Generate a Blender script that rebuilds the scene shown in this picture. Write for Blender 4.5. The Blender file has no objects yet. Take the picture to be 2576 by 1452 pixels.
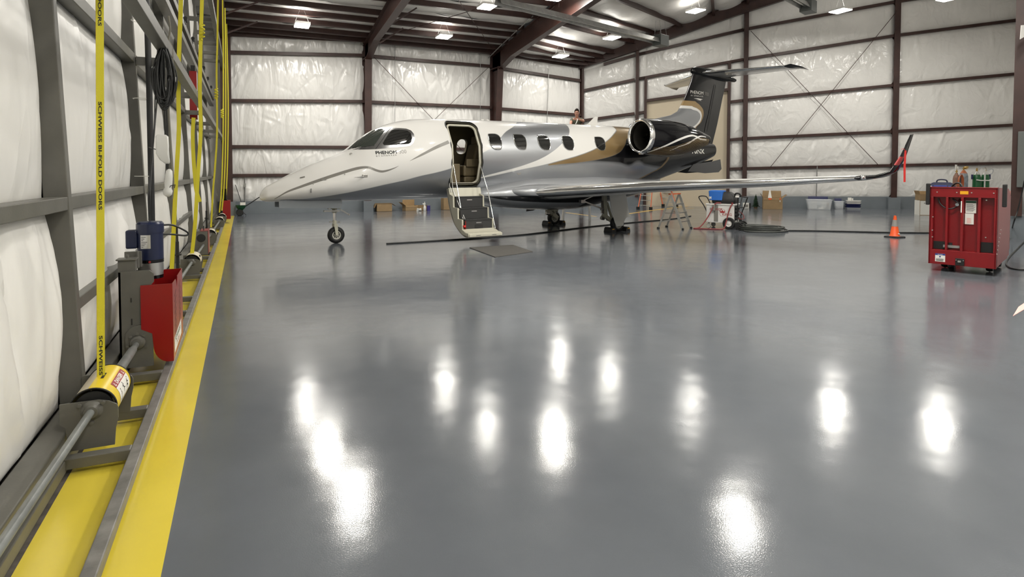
import bpy, bmesh, math, random
import numpy as np
from mathutils import Vector, Matrix
PI = math.pi
rnd = random.Random(7)
S = bpy.context.scene
COL = S.collection

# ------------------------------------------------------------------ camera, world, exposure
F_PX, CX, CY = 1500.0, 1288.0, 484.4          # focal length and optical centre in a 2576 x 1452 frame
PITCH, CAM_H, YAW = math.radians(2.0), 1.65, math.radians(24.25)
cd = bpy.data.cameras.new('camera')
cam = bpy.data.objects.new('camera', cd)
COL.objects.link(cam)
cd.sensor_fit = 'HORIZONTAL'
cd.sensor_width = 36.0
cd.lens = 36.0 * F_PX / 2576.0
cd.shift_y = (CY - 726.0) / 2576.0
cd.clip_start, cd.clip_end = 0.05, 200.0
cam.location = (0, 0, CAM_H)
cam.rotation_euler = (PI / 2 - PITCH, 0, -YAW)
S.camera = cam
W = bpy.data.worlds.new('world')
S.world = W
W.use_nodes = True
W.node_tree.nodes['Background'].inputs[0].default_value = (0.9, 0.95, 1.0, 1)
W.node_tree.nodes['Background'].inputs[1].default_value = 0.03
S.view_settings.view_transform = 'Standard'
S.view_settings.look = 'None'
S.view_settings.gamma = 1.0
S.view_settings.exposure = -0.63
S.cycles.use_denoising = True
S.cycles.max_bounces = 12
S.cycles.diffuse_bounces = 8
S.cycles.glossy_bounces = 5
S.cycles.sample_clamp_indirect = 8.0
S.cycles.caustics_reflective = False
S.cycles.caustics_refractive = False
LAMP_W = {'back': 110.0, 'front': 225.0, 'side': 450.0}    # watts of the hanging high-bay lamps, by row; the side row is added fill


def ray(px, py):
    a = (px - CX) / F_PX
    b = -(py - CY) / F_PX
    fw = math.cos(PITCH) + b * math.sin(PITCH)
    z = -math.sin(PITCH) + b * math.cos(PITCH)
    c, s = math.cos(YAW), math.sin(YAW)
    return Vector((a * c + fw * s, -a * s + fw * c, z))


def at_z(px, py, z=0.0):
    d = ray(px, py)
    return Vector((0, 0, CAM_H)) + d * ((z - CAM_H) / d.z)


def at_x(px, py, x):
    d = ray(px, py)
    return Vector((0, 0, CAM_H)) + d * (x / d.x)


def at_y(px, py, y):
    d = ray(px, py)
    return Vector((0, 0, CAM_H)) + d * (y / d.y)


def at_p(px, py, p, n):
    d = ray(px, py)
    o = Vector((0, 0, CAM_H))
    return o + d * ((Vector(p) - o).dot(n) / d.dot(n))


# ------------------------------------------------------------------ materials
MATS = {}


def mat(name, col=(0.5, 0.5, 0.5), rough=0.5, metal=0.0, spec=0.5, coat=0.0, noise=0.0, nscale=6.0,
        bump=0.0, bscale=40.0, emit=0.0, ecol=None, trans=0.0, alpha=1.0):
    if name in MATS:
        return MATS[name]
    m = bpy.data.materials.new(name)
    m.use_nodes = True
    nt = m.node_tree
    b = nt.nodes['Principled BSDF']
    b.inputs['Base Color'].default_value = (*col, 1)
    b.inputs['Roughness'].default_value = rough
    b.inputs['Metallic'].default_value = metal
    b.inputs['Specular IOR Level'].default_value = spec
    b.inputs['Coat Weight'].default_value = coat
    b.inputs['Coat Roughness'].default_value = 0.04
    b.inputs['Transmission Weight'].default_value = trans
    b.inputs['Alpha'].default_value = alpha
    if emit:
        b.inputs['Emission Color'].default_value = (*(ecol or col), 1)
        b.inputs['Emission Strength'].default_value = emit
    tc = nt.nodes.new('ShaderNodeTexCoord')
    if noise:
        n = nt.nodes.new('ShaderNodeTexNoise')
        n.inputs['Scale'].default_value = nscale
        n.inputs['Detail'].default_value = 5
        r = nt.nodes.new('ShaderNodeMapRange')
        r.inputs['From Min'].default_value = 0.3
        r.inputs['From Max'].default_value = 0.7
        r.inputs['To Min'].default_value = 1 - noise
        r.inputs['To Max'].default_value = 1 + noise
        mx = nt.nodes.new('ShaderNodeVectorMath')
        mx.operation = 'SCALE'
        mx.inputs[0].default_value = col
        nt.links.new(tc.outputs['Object'], n.inputs['Vector'])
        nt.links.new(n.outputs[0], r.inputs[0])
        nt.links.new(r.outputs[0], mx.inputs['Scale'])
        nt.links.new(mx.outputs[0], b.inputs['Base Color'])
    if bump:
        n = nt.nodes.new('ShaderNodeTexNoise')
        n.inputs['Scale'].default_value = bscale
        n.inputs['Detail'].default_value = 4
        bp = nt.nodes.new('ShaderNodeBump')
        bp.inputs['Strength'].default_value = bump
        bp.inputs['Distance'].default_value = 0.01
        nt.links.new(tc.outputs['Object'], n.inputs['Vector'])
        nt.links.new(n.outputs[0], bp.inputs['Height'])
        nt.links.new(bp.outputs[0], b.inputs['Normal'])
    MATS[name] = m
    return m


M = {}
M['brown'] = mat('oxide_primer_steel', (0.042, 0.017, 0.013), 0.45, noise=0.25, nscale=3)
M['grey'] = mat('grey_painted_steel', (0.115, 0.112, 0.098), 0.42, noise=0.12, nscale=5, bump=0.05, bscale=60)
M['greyrail'] = mat('scuffed_grey_steel', (0.17, 0.165, 0.155), 0.45, noise=0.3, nscale=9, bump=0.08, bscale=50)
M['shaft'] = mat('grey_shaft', (0.16, 0.17, 0.165), 0.38, noise=0.2, nscale=12)
M['yellow'] = mat('yellow_floor_paint', (0.70, 0.56, 0.06), 0.22, noise=0.05, nscale=2)
M['kerb'] = mat('blue_grey_kerb_paint', (0.165, 0.187, 0.205), 0.4, noise=0.06, nscale=2)
M['concrete'] = mat('bare_concrete', (0.075, 0.066, 0.055), 0.85, noise=0.4, nscale=14, bump=0.3, bscale=40)
M['strap'] = mat('yellow_webbing', (0.62, 0.55, 0.02), 0.6, bump=0.3, bscale=300)
M['strapred'] = mat('strap_edge_stripe', (0.45, 0.05, 0.02), 0.6)
M['black'] = mat('black_rubber', (0.010, 0.010, 0.010), 0.55)
M['blackgloss'] = mat('black_gloss', (0.005, 0.005, 0.006), 0.10, spec=0.4)
M['red'] = mat('red_powder_coat', (0.26, 0.005, 0.006), 0.28)
M['redcart'] = mat('red_cart_paint', (0.20, 0.004, 0.007), 0.33, noise=0.06, nscale=3)
M['navy'] = mat('navy_motor_paint', (0.012, 0.018, 0.055), 0.3)
M['alu'] = mat('brushed_aluminium', (0.62, 0.62, 0.6), 0.3, metal=1.0, noise=0.08)
M['chrome'] = mat('polished_metal', (0.80, 0.80, 0.79), 0.10, metal=1.0)
M['galv'] = mat('galvanised_steel', (0.36, 0.36, 0.35), 0.42, metal=0.7, noise=0.15)
M['white'] = mat('white_paint', (0.74, 0.73, 0.70), 0.35)
M['paper'] = mat('paper_white', (0.78, 0.77, 0.72), 0.7)
M['ivory'] = mat('ivory_paint', (0.56, 0.54, 0.44), 0.45)
M['creamdrum'] = mat('cream_drum_paint', (0.72, 0.66, 0.50), 0.35)
M['drumyellow'] = mat('drum_decal_yellow', (0.78, 0.58, 0.03), 0.3)
M['drumbeige'] = mat('drum_decal_beige', (0.55, 0.49, 0.38), 0.4)
M['dangerred'] = mat('danger_red', (0.33, 0.03, 0.03), 0.4)
M['ink'] = mat('black_ink', (0.012, 0.012, 0.012), 0.6)
M['card'] = mat('cardboard', (0.30, 0.205, 0.105), 0.8, noise=0.1, nscale=5)
M['cardin'] = mat('cardboard_inside', (0.38, 0.25, 0.12), 0.85, noise=0.1, nscale=5)
M['orange'] = mat('safety_orange', (0.80, 0.10, 0.015), 0.45)
M['ladderorange'] = mat('fibreglass_orange', (0.50, 0.10, 0.03), 0.5)
M['reflect'] = mat('reflective_grey_collar', (0.28, 0.27, 0.25), 0.35)
M['blue'] = mat('bright_blue_fabric', (0.02, 0.14, 0.52), 0.7)
M['navyfab'] = mat('navy_fabric', (0.006, 0.008, 0.03), 0.75)
M['bluefab'] = mat('royal_blue_fabric', (0.02, 0.04, 0.22), 0.7)
M['navylid'] = mat('navy_plastic', (0.012, 0.018, 0.085), 0.35)
M['green'] = mat('oxygen_green', (0.008, 0.10, 0.03), 0.35)
M['dkgreen'] = mat('spreader_green', (0.008, 0.06, 0.025), 0.4)
M['fir'] = mat('fir_needles', (0.008, 0.03, 0.012), 0.9)
M['clear'] = mat('clear_tub_plastic', (0.75, 0.78, 0.80), 0.15, alpha=0.42)
M['tyre'] = mat('tyre_rubber', (0.008, 0.008, 0.008), 0.6, bump=0.1, bscale=80)
M['hub'] = mat('wheel_hub_grey', (0.46, 0.45, 0.40), 0.4)
M['gear'] = mat('gear_cream_paint', (0.48, 0.47, 0.38), 0.45)
M['gearmet'] = mat('gear_metal', (0.35, 0.34, 0.32), 0.3, metal=0.9)
M['beige'] = mat('beige_drywall', (0.60, 0.52, 0.39), 0.8)
M['satinblack'] = mat('satin_black_paint', (0.004, 0.004, 0.005), 0.42, spec=0.25)
M['mat'] = mat('rubber_floor_mat', (0.075, 0.071, 0.064), 0.8, noise=0.15, nscale=30, bump=0.4, bscale=120)
M['copper'] = mat('copper_orange_hose', (0.45, 0.13, 0.05), 0.5)
M['welder'] = mat('grey_cylinder_paint', (0.22, 0.25, 0.28), 0.4, noise=0.3, nscale=10)
M['welderred'] = mat('rusty_cylinder_paint', (0.25, 0.13, 0.09), 0.5, noise=0.3, nscale=10)
M['brass'] = mat('brass', (0.5, 0.33, 0.1), 0.3, metal=0.9)
M['heater'] = mat('heater_box_grey', (0.105, 0.115, 0.11), 0.5)
M['heaterlight'] = mat('heater_reflector', (0.5, 0.5, 0.47), 0.25, metal=0.8)
M['skin'] = mat('skin', (0.52, 0.27, 0.19), 0.55)
M['hair'] = mat('dark_hair', (0.022, 0.016, 0.011), 0.6)
M['shirt'] = mat('olive_shirt', (0.115, 0.12, 0.085), 0.8)
M['trousers'] = mat('dark_trousers', (0.03, 0.03, 0.035), 0.8)
M['pink'] = mat('pink_paper', (0.80, 0.42, 0.38), 0.7)
M['redfab'] = mat('red_streamer', (0.58, 0.02, 0.015), 0.6)
M['amber'] = mat('amber_label', (0.75, 0.36, 0.01), 0.4)
M['cableblack'] = mat('black_cable', (0.012, 0.013, 0.013), 0.5)
M['hosegrey'] = mat('dark_grey_hose', (0.05, 0.055, 0.05), 0.5)
M['hosered'] = mat('dull_red_cable', (0.22, 0.03, 0.03), 0.5)
M['rope'] = mat('grey_rope', (0.16, 0.15, 0.12), 0.8)
M['rag'] = mat('white_plastic_wrap', (0.72, 0.72, 0.69), 0.4)
M['yellowline'] = mat('yellow_line_paint', (0.62, 0.40, 0.09), 0.35)
M['purple'] = mat('violet_can', (0.05, 0.04, 0.20), 0.35)
M['seat'] = mat('tan_leather', (0.19, 0.15, 0.085), 0.5)
M['cabin'] = mat('cabin_lining', (0.12, 0.10, 0.055), 0.6)
M['cabindark'] = mat('cabin_dark_trim', (0.035, 0.025, 0.015), 0.6)  # dark brown of the galley cabinet and carpet
M['tread'] = mat('step_tread', (0.03, 0.03, 0.03), 0.6)
M['nozzle'] = mat('dark_titanium', (0.16, 0.15, 0.13), 0.35, metal=0.9)


def noise_node(nt, vec, scale, detail=3, rough=0.5, dist=0.0):
    n = nt.nodes.new('ShaderNodeTexNoise')
    n.inputs['Scale'].default_value = scale
    n.inputs['Detail'].default_value = detail
    n.inputs['Roughness'].default_value = rough
    n.inputs['Distortion'].default_value = dist
    nt.links.new(vec, n.inputs['Vector'])
    return n.outputs[0]


def mapr(nt, v, a, b, c, d):
    r = nt.nodes.new('ShaderNodeMapRange')
    for k, x in zip(('From Min', 'From Max', 'To Min', 'To Max'), (a, b, c, d)):
        r.inputs[k].default_value = x
    nt.links.new(v, r.inputs[0])
    return r.outputs[0]


def mth(nt, op, a, b=None):
    n = nt.nodes.new('ShaderNodeMath')
    n.operation = op
    for i, v in enumerate((a, b)):
        if v is None:
            continue
        if isinstance(v, (int, float)):
            n.inputs[i].default_value = v
        else:
            nt.links.new(v, n.inputs[i])
    return n.outputs[0]


def floor_material():
    m = bpy.data.materials.new('grey_epoxy_floor')
    m.use_nodes = True
    nt = m.node_tree
    b = nt.nodes['Principled BSDF']
    tc = nt.nodes.new('ShaderNodeTexCoord').outputs['Object']
    big = noise_node(nt, tc, 0.55, 4, 0.55)
    mid = noise_node(nt, tc, 3.0, 4, 0.6)
    v = mth(nt, 'ADD', mapr(nt, big, 0.3, 0.7, 0.90, 1.08), mapr(nt, mid, 0.3, 0.7, -0.03, 0.03))
    mx = nt.nodes.new('ShaderNodeVectorMath')
    mx.operation = 'SCALE'
    mx.inputs[0].default_value = (0.120, 0.131, 0.147)
    nt.links.new(v, mx.inputs['Scale'])
    # sparse dark specks on the paint
    sp = nt.nodes.new('ShaderNodeTexVoronoi')
    sp.inputs['Scale'].default_value = 2.2
    nt.links.new(tc, sp.inputs['Vector'])
    dot = mapr(nt, sp.outputs['Distance'], 0.006, 0.012, 0.25, 1.0)
    mx2 = nt.nodes.new('ShaderNodeVectorMath')
    mx2.operation = 'SCALE'
    nt.links.new(mx.outputs[0], mx2.inputs[0])
    nt.links.new(dot, mx2.inputs['Scale'])
    nt.links.new(mx2.outputs[0], b.inputs['Base Color'])
    b.inputs['Specular IOR Level'].default_value = 0.55
    rgh = mapr(nt, noise_node(nt, tc, 1.3, 4, 0.6), 0.3, 0.7, 0.09, 0.16)
    nt.links.new(rgh, b.inputs['Roughness'])
    h = mth(nt, 'ADD', mth(nt, 'MULTIPLY', noise_node(nt, tc, 1.7, 2, 0.5), 1.0),
            mth(nt, 'MULTIPLY', noise_node(nt, tc, 140.0, 2, 0.5), 0.06))
    bp = nt.nodes.new('ShaderNodeBump')
    bp.inputs['Strength'].default_value = 0.5
    bp.inputs['Distance'].default_value = 0.008
    nt.links.new(h, bp.inputs['Height'])
    nt.links.new(bp.outputs[0], b.inputs['Normal'])
    return m


def vinyl_material(name, col, sx=1.0, sz=0.35, fine=0.8, rough=0.24, scrim=False):
    """White vinyl facing of fibreglass batts: crumpled, semi-gloss."""
    m = bpy.data.materials.new(name)
    m.use_nodes = True
    nt = m.node_tree
    b = nt.nodes['Principled BSDF']
    tc = nt.nodes.new('ShaderNodeTexCoord').outputs['Object']
    mp = nt.nodes.new('ShaderNodeMapping')
    mp.inputs['Scale'].default_value = (sx, sx, sz)
    nt.links.new(tc, mp.inputs['Vector'])
    v = mp.outputs[0]
    tone = mapr(nt, noise_node(nt, v, 0.8, 4), 0.3, 0.7, 0.93, 1.05)
    mx = nt.nodes.new('ShaderNodeVectorMath')
    mx.operation = 'SCALE'
    mx.inputs[0].default_value = col
    nt.links.new(tone, mx.inputs['Scale'])
    nt.links.new(mx.outputs[0], b.inputs['Base Color'])
    b.inputs['Roughness'].default_value = rough
    b.inputs['Specular IOR Level'].default_value = 0.6
    # creases: ridged noise (1 - |n - .5|) at three sizes
    def ridge(scale, dist):
        n = noise_node(nt, v, scale, 2, 0.5, dist)
        return mth(nt, 'SUBTRACT', 1.0, mth(nt, 'ABSOLUTE', mth(nt, 'SUBTRACT', mth(nt, 'MULTIPLY', n, 2.0), 1.0)))
    h = mth(nt, 'ADD', mth(nt, 'MULTIPLY', ridge(1.25, 1.3), 1.0),
            mth(nt, 'ADD', mth(nt, 'MULTIPLY', ridge(3.3, 1.0), 0.24),
                mth(nt, 'MULTIPLY', noise_node(nt, v, 12.0, 3), 0.04)))
    if scrim:
        w = nt.nodes.new('ShaderNodeTexWave')
        w.inputs['Scale'].default_value = 22.0
        w.inputs['Distortion'].default_value = 0.4
        nt.links.new(tc, w.inputs['Vector'])
        h = mth(nt, 'ADD', h, mth(nt, 'MULTIPLY', w.outputs[1], 0.012))
    bp = nt.nodes.new('ShaderNodeBump')
    bp.inputs['Strength'].default_value = fine
    bp.inputs['Distance'].default_value = 0.06
    nt.links.new(h, bp.inputs['Height'])
    nt.links.new(bp.outputs[0], b.inputs['Normal'])
    return m


M['floor'] = floor_material()
M['vinyl'] = vinyl_material('white_vinyl_wall_facing', (0.80, 0.79, 0.765))
M['vinylright'] = vinyl_material('white_vinyl_end_wall_facing', (0.80, 0.79, 0.765), 1.0, 0.8, 0.55)
M['vinylroof'] = vinyl_material('white_vinyl_roof_facing', (0.80, 0.785, 0.755), 0.6, 0.6, 0.5, 0.45)
M['vinyldoor'] = vinyl_material('white_vinyl_door_facing', (0.80, 0.79, 0.76), 1.0, 0.5, 0.22, 0.38, scrim=True)

# ------------------------------------------------------------------ mesh helpers


class MB:
    """Collects shapes and links them as ONE mesh object."""

    def __init__(self):
        self.v, self.f, self.mi = [], [], []
        self.cur = 0

    def add(self, vs, fs, mi=None):
        o = len(self.v)
        self.v += [tuple(p) for p in vs]
        self.f += [tuple(i + o for i in q) for q in fs]
        self.mi += [self.cur if mi is None else mi] * len(fs)
        return self

    def box(self, lo, hi, mi=None):
        x0, y0, z0 = lo
        x1, y1, z1 = hi
        vs = [(x0, y0, z0), (x1, y0, z0), (x1, y1, z0), (x0, y1, z0), (x0, y0, z1), (x1, y0, z1), (x1, y1, z1), (x0, y1, z1)]
        return self.add(vs, [(3, 2, 1, 0), (4, 5, 6, 7), (0, 1, 5, 4), (1, 2, 6, 5), (2, 3, 7, 6), (3, 0, 4, 7)], mi)

    def hexa(self, b4, t4, mi=None):
        return self.add(list(b4) + list(t4), [(3, 2, 1, 0), (4, 5, 6, 7), (0, 1, 5, 4), (1, 2, 6, 5), (2, 3, 7, 6), (3, 0, 4, 7)], mi)

    def beam(self, a, b, w, h, up=(0, 0, 1), mi=None):
        """rectangular bar from a to b; w across, h along up"""
        a, b = Vector(a), Vector(b)
        d = (b - a).normalized()
        u = Vector(up)
        s = d.cross(u)
        if s.length < 1e-6:
            s = d.cross(Vector((1, 0, 0)))
        s.normalize()
        u = s.cross(d).normalized()
        q = [s * (-w / 2) + u * (-h / 2), s * (w / 2) + u * (-h / 2), s * (w / 2) + u * (h / 2), s * (-w / 2) + u * (h / 2)]
        return self.add([a + k for k in q] + [b + k for k in q],
                        [(3, 2, 1, 0), (4, 5, 6, 7), (0, 1, 5, 4), (1, 2, 6, 5), (2, 3, 7, 6), (3, 0, 4, 7)], mi)

    def cyl(self, a, b, r0, r1=None, n=20, caps=True, mi=None):
        a, b = Vector(a), Vector(b)
        r1 = r0 if r1 is None else r1
        d = (b - a).normalized()
        s = d.cross(Vector((0, 0, 1)))
        if s.length < 1e-4:
            s = Vector((1, 0, 0))
        s.normalize()
        u = s.cross(d)
        vs = []
        for p, r in ((a, r0), (b, r1)):
            for i in range(n):
                t = 2 * PI * i / n
                vs.append(p + s * (r * math.cos(t)) + u * (r * math.sin(t)))
        fs = [(i, (i + 1) % n, n + (i + 1) % n, n + i) for i in range(n)]
        if caps:
            fs += [tuple(range(n - 1, -1, -1)), tuple(range(n, 2 * n))]
        return self.add(vs, fs, mi)

    def lathe(self, prof, o=(0, 0, 0), ax=(0, 0, 1), n=24, mi=None, caps=True):
        """prof: list of (distance along axis, radius)"""
        o, ax = Vector(o), Vector(ax).normalized()
        s = ax.cross(Vector((0, 0, 1)))
        if s.length < 1e-4:
            s = Vector((1, 0, 0))
        s.normalize()
        u = ax.cross(s)
        vs, fs = [], []
        for (t, r) in prof:
            for i in range(n):
                a = 2 * PI * i / n
                vs.append(o + ax * t + s * (r * math.cos(a)) + u * (r * math.sin(a)))
        for k in range(len(prof) - 1):
            for i in range(n):
                j = (i + 1) % n
                fs.append((k * n + i, k * n + j, (k + 1) * n + j, (k + 1) * n + i))
        if caps:
            fs += [tuple(range(n - 1, -1, -1)), tuple(range((len(prof) - 1) * n, len(prof) * n))]
        return self.add(vs, fs, mi)

    def tube(self, pts, r, n=10, closed=False, mi=None, caps=True):
        pts = [Vector(p) for p in pts]
        rs = r if isinstance(r, (list, tuple)) else [r] * len(pts)
        m = len(pts)
        tang = []
        for i in range(m):
            a = pts[(i - 1) % m] if (closed or i > 0) else pts[i]
            b = pts[(i + 1) % m] if (closed or i < m - 1) else pts[i]
            t = (b - a)
            tang.append(t.normalized() if t.length > 1e-9 else Vector((0, 0, 1)))
        ref = tang[0].orthogonal().normalized()
        vs, fs = [], []
        for i in range(m):
            t = tang[i]
            ref = (ref - t * ref.dot(t))
            if ref.length < 1e-6:
                ref = t.orthogonal()
            ref.normalize()
            w = t.cross(ref)
            for k in range(n):
                a = 2 * PI * k / n
                vs.append(pts[i] + ref * (rs[i] * math.cos(a)) + w * (rs[i] * math.sin(a)))
        for i in range(m if closed else m - 1):
            j = (i + 1) % m
            for k in range(n):
                l = (k + 1) % n
                fs.append((i * n + k, i * n + l, j * n + l, j * n + k))
        if not closed and caps:
            fs += [tuple(range(n - 1, -1, -1)), tuple(range((m - 1) * n, m * n))]
        return self.add(vs, fs, mi)

    def prism(self, poly, o, ex, ey, depth, mi=None):
        """2D polygon extruded by depth along ex x ey"""
        o, ex, ey = Vector(o), Vector(ex), Vector(ey)
        nz = ex.cross(ey).normalized() * depth
        n = len(poly)
        vs = [o + ex * x + ey * y for x, y in poly] + [o + ex * x + ey * y + nz for x, y in poly]
        fs = [tuple(range(n - 1, -1, -1)), tuple(range(n, 2 * n))] + [(i, (i + 1) % n, n + (i + 1) % n, n + i) for i in range(n)]
        return self.add(vs, fs, mi)

    def loft(self, rings, caps=True, mi=None, closed=True):
        n = len(rings[0])
        vs = [p for r in rings for p in r]
        fs = []
        for k in range(len(rings) - 1):
            for i in range(n if closed else n - 1):
                j = (i + 1) % n
                fs.append((k * n + i, k * n + j, (k + 1) * n + j, (k + 1) * n + i))
        if caps and closed:
            fs += [tuple(range(n - 1, -1, -1)), tuple(range((len(rings) - 1) * n, len(rings) * n))]
        return self.add(vs, fs, mi)

    def ibeam(self, a, b, w, h, tf=0.02, tw=0.015, up=(0, 0, 1)):
        """I section from a to b (centre line), flange width w, depth h along up"""
        a, b = Vector(a), Vector(b)
        d = (b - a).normalized()
        s = d.cross(Vector(up)).normalized()
        u = s.cross(d).normalized()
        self.beam(a + u * (h / 2), b + u * (h / 2), w, tf, u)
        self.beam(a - u * (h / 2), b - u * (h / 2), w, tf, u)
        return self.beam(a, b, tw, h, u)

    def islands(self):
        """its loose shapes, each as a collector of its own"""
        par = list(range(len(self.v)))

        def find(a):
            while par[a] != a:
                par[a] = par[par[a]]
                a = par[a]
            return a
        for f in self.f:
            for k in f[1:]:
                par[find(k)] = find(f[0])
        out = {}
        for f, mi in zip(self.f, self.mi):
            out.setdefault(find(f[0]), []).append((f, mi))
        res = []
        for fs in out.values():
            m = MB()
            ids = sorted({i for f, _ in fs for i in f})
            mp = {i: k for k, i in enumerate(ids)}
            m.v = [self.v[i] for i in ids]
            m.f = [tuple(mp[i] for i in f) for f, _ in fs]
            m.mi = [k for _, k in fs]
            res.append(m)
        return res

    def each(self, name, mats, parent=None, **kw):
        """one object per loose shape"""
        return [m.build(name, mats, parent, **kw) for m in self.islands()]

    def build(self, name, mats, parent=None, smooth=None, bevel=0.0, loc=None):
        me = bpy.data.meshes.new(name)
        me.from_pydata(self.v, [], self.f)
        for mm in (mats if isinstance(mats, (list, tuple)) else [mats]):
            me.materials.append(M[mm] if isinstance(mm, str) else mm)
        if any(self.mi):
            me.polygons.foreach_set('material_index', self.mi)
        me.update()
        bm = bmesh.new()
        bm.from_mesh(me)
        bmesh.ops.recalc_face_normals(bm, faces=bm.faces)
        bm.to_mesh(me)
        bm.free()
        if smooth is not None:
            me.polygons.foreach_set('use_smooth', [True] * len(me.polygons))
            me.set_sharp_from_angle(angle=math.radians(smooth))
        o = bpy.data.objects.new(name, me)
        COL.objects.link(o)
        if parent is not None:
            o.parent = parent
        if loc is not None:
            o.location = loc
        if bevel:
            bv = o.modifiers.new('bevel', 'BEVEL')
            bv.width = bevel
            bv.segments = 2
            bv.limit_method = 'ANGLE'
            bv.angle_limit = math.radians(50)
        return o


def tag(o, label=None, cat=None, group=None, kind=None):
    if label:
        o['label'] = label
    if cat:
        o['category'] = cat
    if group:
        o['group'] = group
    if kind:
        o['kind'] = kind
    return o


def thing(name, label, cat, loc=(0, 0, 0), rz=0.0, group=None):
    o = bpy.data.objects.new(name, None)
    o.empty_display_size = 0.2
    COL.objects.link(o)
    o.location = loc
    o.rotation_euler = (0, 0, rz)
    return tag(o, label, cat, group)


def struct(name):
    o = bpy.data.objects.new(name, None)
    COL.objects.link(o)
    o['kind'] = 'structure'
    return o


def copy_tree(o, parent=None):
    c = o.copy()
    COL.objects.link(c)
    if parent is not None:
        c.parent = parent
    for ch in list(o.children):
        copy_tree(ch, c)
    return c


def spline(pts, n=8, closed=False):
    """Catmull-Rom through pts"""
    P = [Vector(p) for p in pts]
    m = len(P)
    out = []
    for i in range(m if closed else m - 1):
        p0 = P[(i - 1) % m] if (closed or i > 0) else P[i] * 2 - P[i + 1]
        p1, p2 = P[i], P[(i + 1) % m]
        p3 = P[(i + 2) % m] if (closed or i < m - 2) else P[i + 1] * 2 - P[i]
        for k in range(n):
            t = k / n
            out.append(0.5 * ((2 * p1) + (p2 - p0) * t + (2 * p0 - 5 * p1 + 4 * p2 - p3) * t * t + (3 * p1 - p0 - 3 * p2 + p3) * t ** 3))
    if not closed:
        out.append(P[-1])
    return out


def rrect(w, h, r, n=6, cx=0.0, cy=0.0):
    pts = []
    for (sx, sy, a0) in ((1, 1, 0), (-1, 1, 90), (-1, -1, 180), (1, -1, 270)):
        for k in range(n + 1):
            a = math.radians(a0 + 90 * k / n)
            pts.append((cx + sx * (w / 2 - r) + r * math.cos(a), cy + sy * (h / 2 - r) + r * math.sin(a)))
    return pts


def text_mesh(body, size=1.0, shear=0.0, spacing=1.0, bold=0.0):
    """(verts 2D, faces) of a line of writing, left-aligned on its baseline, cap height about 0.7*size"""
    c = bpy.data.curves.new('t', 'FONT')
    c.body = body
    c.size = size
    c.shear = shear
    c.space_character = spacing
    c.offset = bold
    c.resolution_u = 3
    o = bpy.data.objects.new('t', c)
    COL.objects.link(o)
    dg = bpy.context.evaluated_depsgraph_get()
    me = bpy.data.meshes.new_from_object(o.evaluated_get(dg))
    vs = [(v.co.x, v.co.y) for v in me.vertices]
    fs = [tuple(p.vertices) for p in me.polygons]
    bpy.data.objects.remove(o)
    bpy.data.meshes.remove(me)
    bpy.data.curves.remove(c)
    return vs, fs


def write_on(mb, body, o, ex, ey, size, width=None, mi=None, **kw):
    """Writing laid flat at o with x along ex, y along ey; squeezed to width if given."""
    vs, fs = text_mesh(body, size, **kw)
    o, ex, ey = Vector(o), Vector(ex).normalized(), Vector(ey).normalized()
    k = 1.0
    if width:
        k = width / max(v[0] for v in vs)
    mb.add([o + ex * (x * k) + ey * y for x, y in vs], fs, mi)
    return mb

# ------------------------------------------------------------------ the hangar
YB = 25.3                                   # back wall
C0 = Vector((15.13, 25.3, 0))               # corner of back wall and far end wall
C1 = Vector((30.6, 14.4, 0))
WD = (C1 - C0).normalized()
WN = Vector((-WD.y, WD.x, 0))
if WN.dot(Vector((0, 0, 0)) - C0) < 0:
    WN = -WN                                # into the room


def wall_pt(x, z, off=0.0):
    t = (x - C0.x) / WD.x
    p = C0 + WD * t + WN * off
    return Vector((p.x, p.y, z))


# floor
room = [(-1.6, -5), (2.2, -5.2), (8.2, 2.2), (18.2, 7.8), (31.6, 13.9), (31.4, 15.4), (15.3, 26.2), (-1.6, 26.2)]
fb = MB()
fb.add([(x, y, 0) for x, y in room] + [(x, y, -0.2) for x, y in room],
       [tuple(range(8)), tuple(range(15, 7, -1))] + [(i, 8 + i, 8 + (i + 1) % 8, (i + 1) % 8) for i in range(8)])
fl = fb.build('floor', 'floor')
tag(fl, 'glossy grey epoxy hangar floor', 'floor', kind='structure')
MB().box((-0.885, -4, 0.0), (-0.33, 25.2, 0.003)).build('trim_1', 'yellow')['kind'] = 'structure'
o = bpy.data.objects['trim_1']
tag(o, 'yellow painted safety strip along the big door', 'floor stripe')
MB().box((-1.5, -4, 0.0), (-0.885, 25.2, 0.003)).build('trim_2', 'concrete')['kind'] = 'structure'
tag(bpy.data.objects['trim_2'], 'bare concrete threshold under the big door', 'threshold')

FAN = np.random.RandomState(11)


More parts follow.
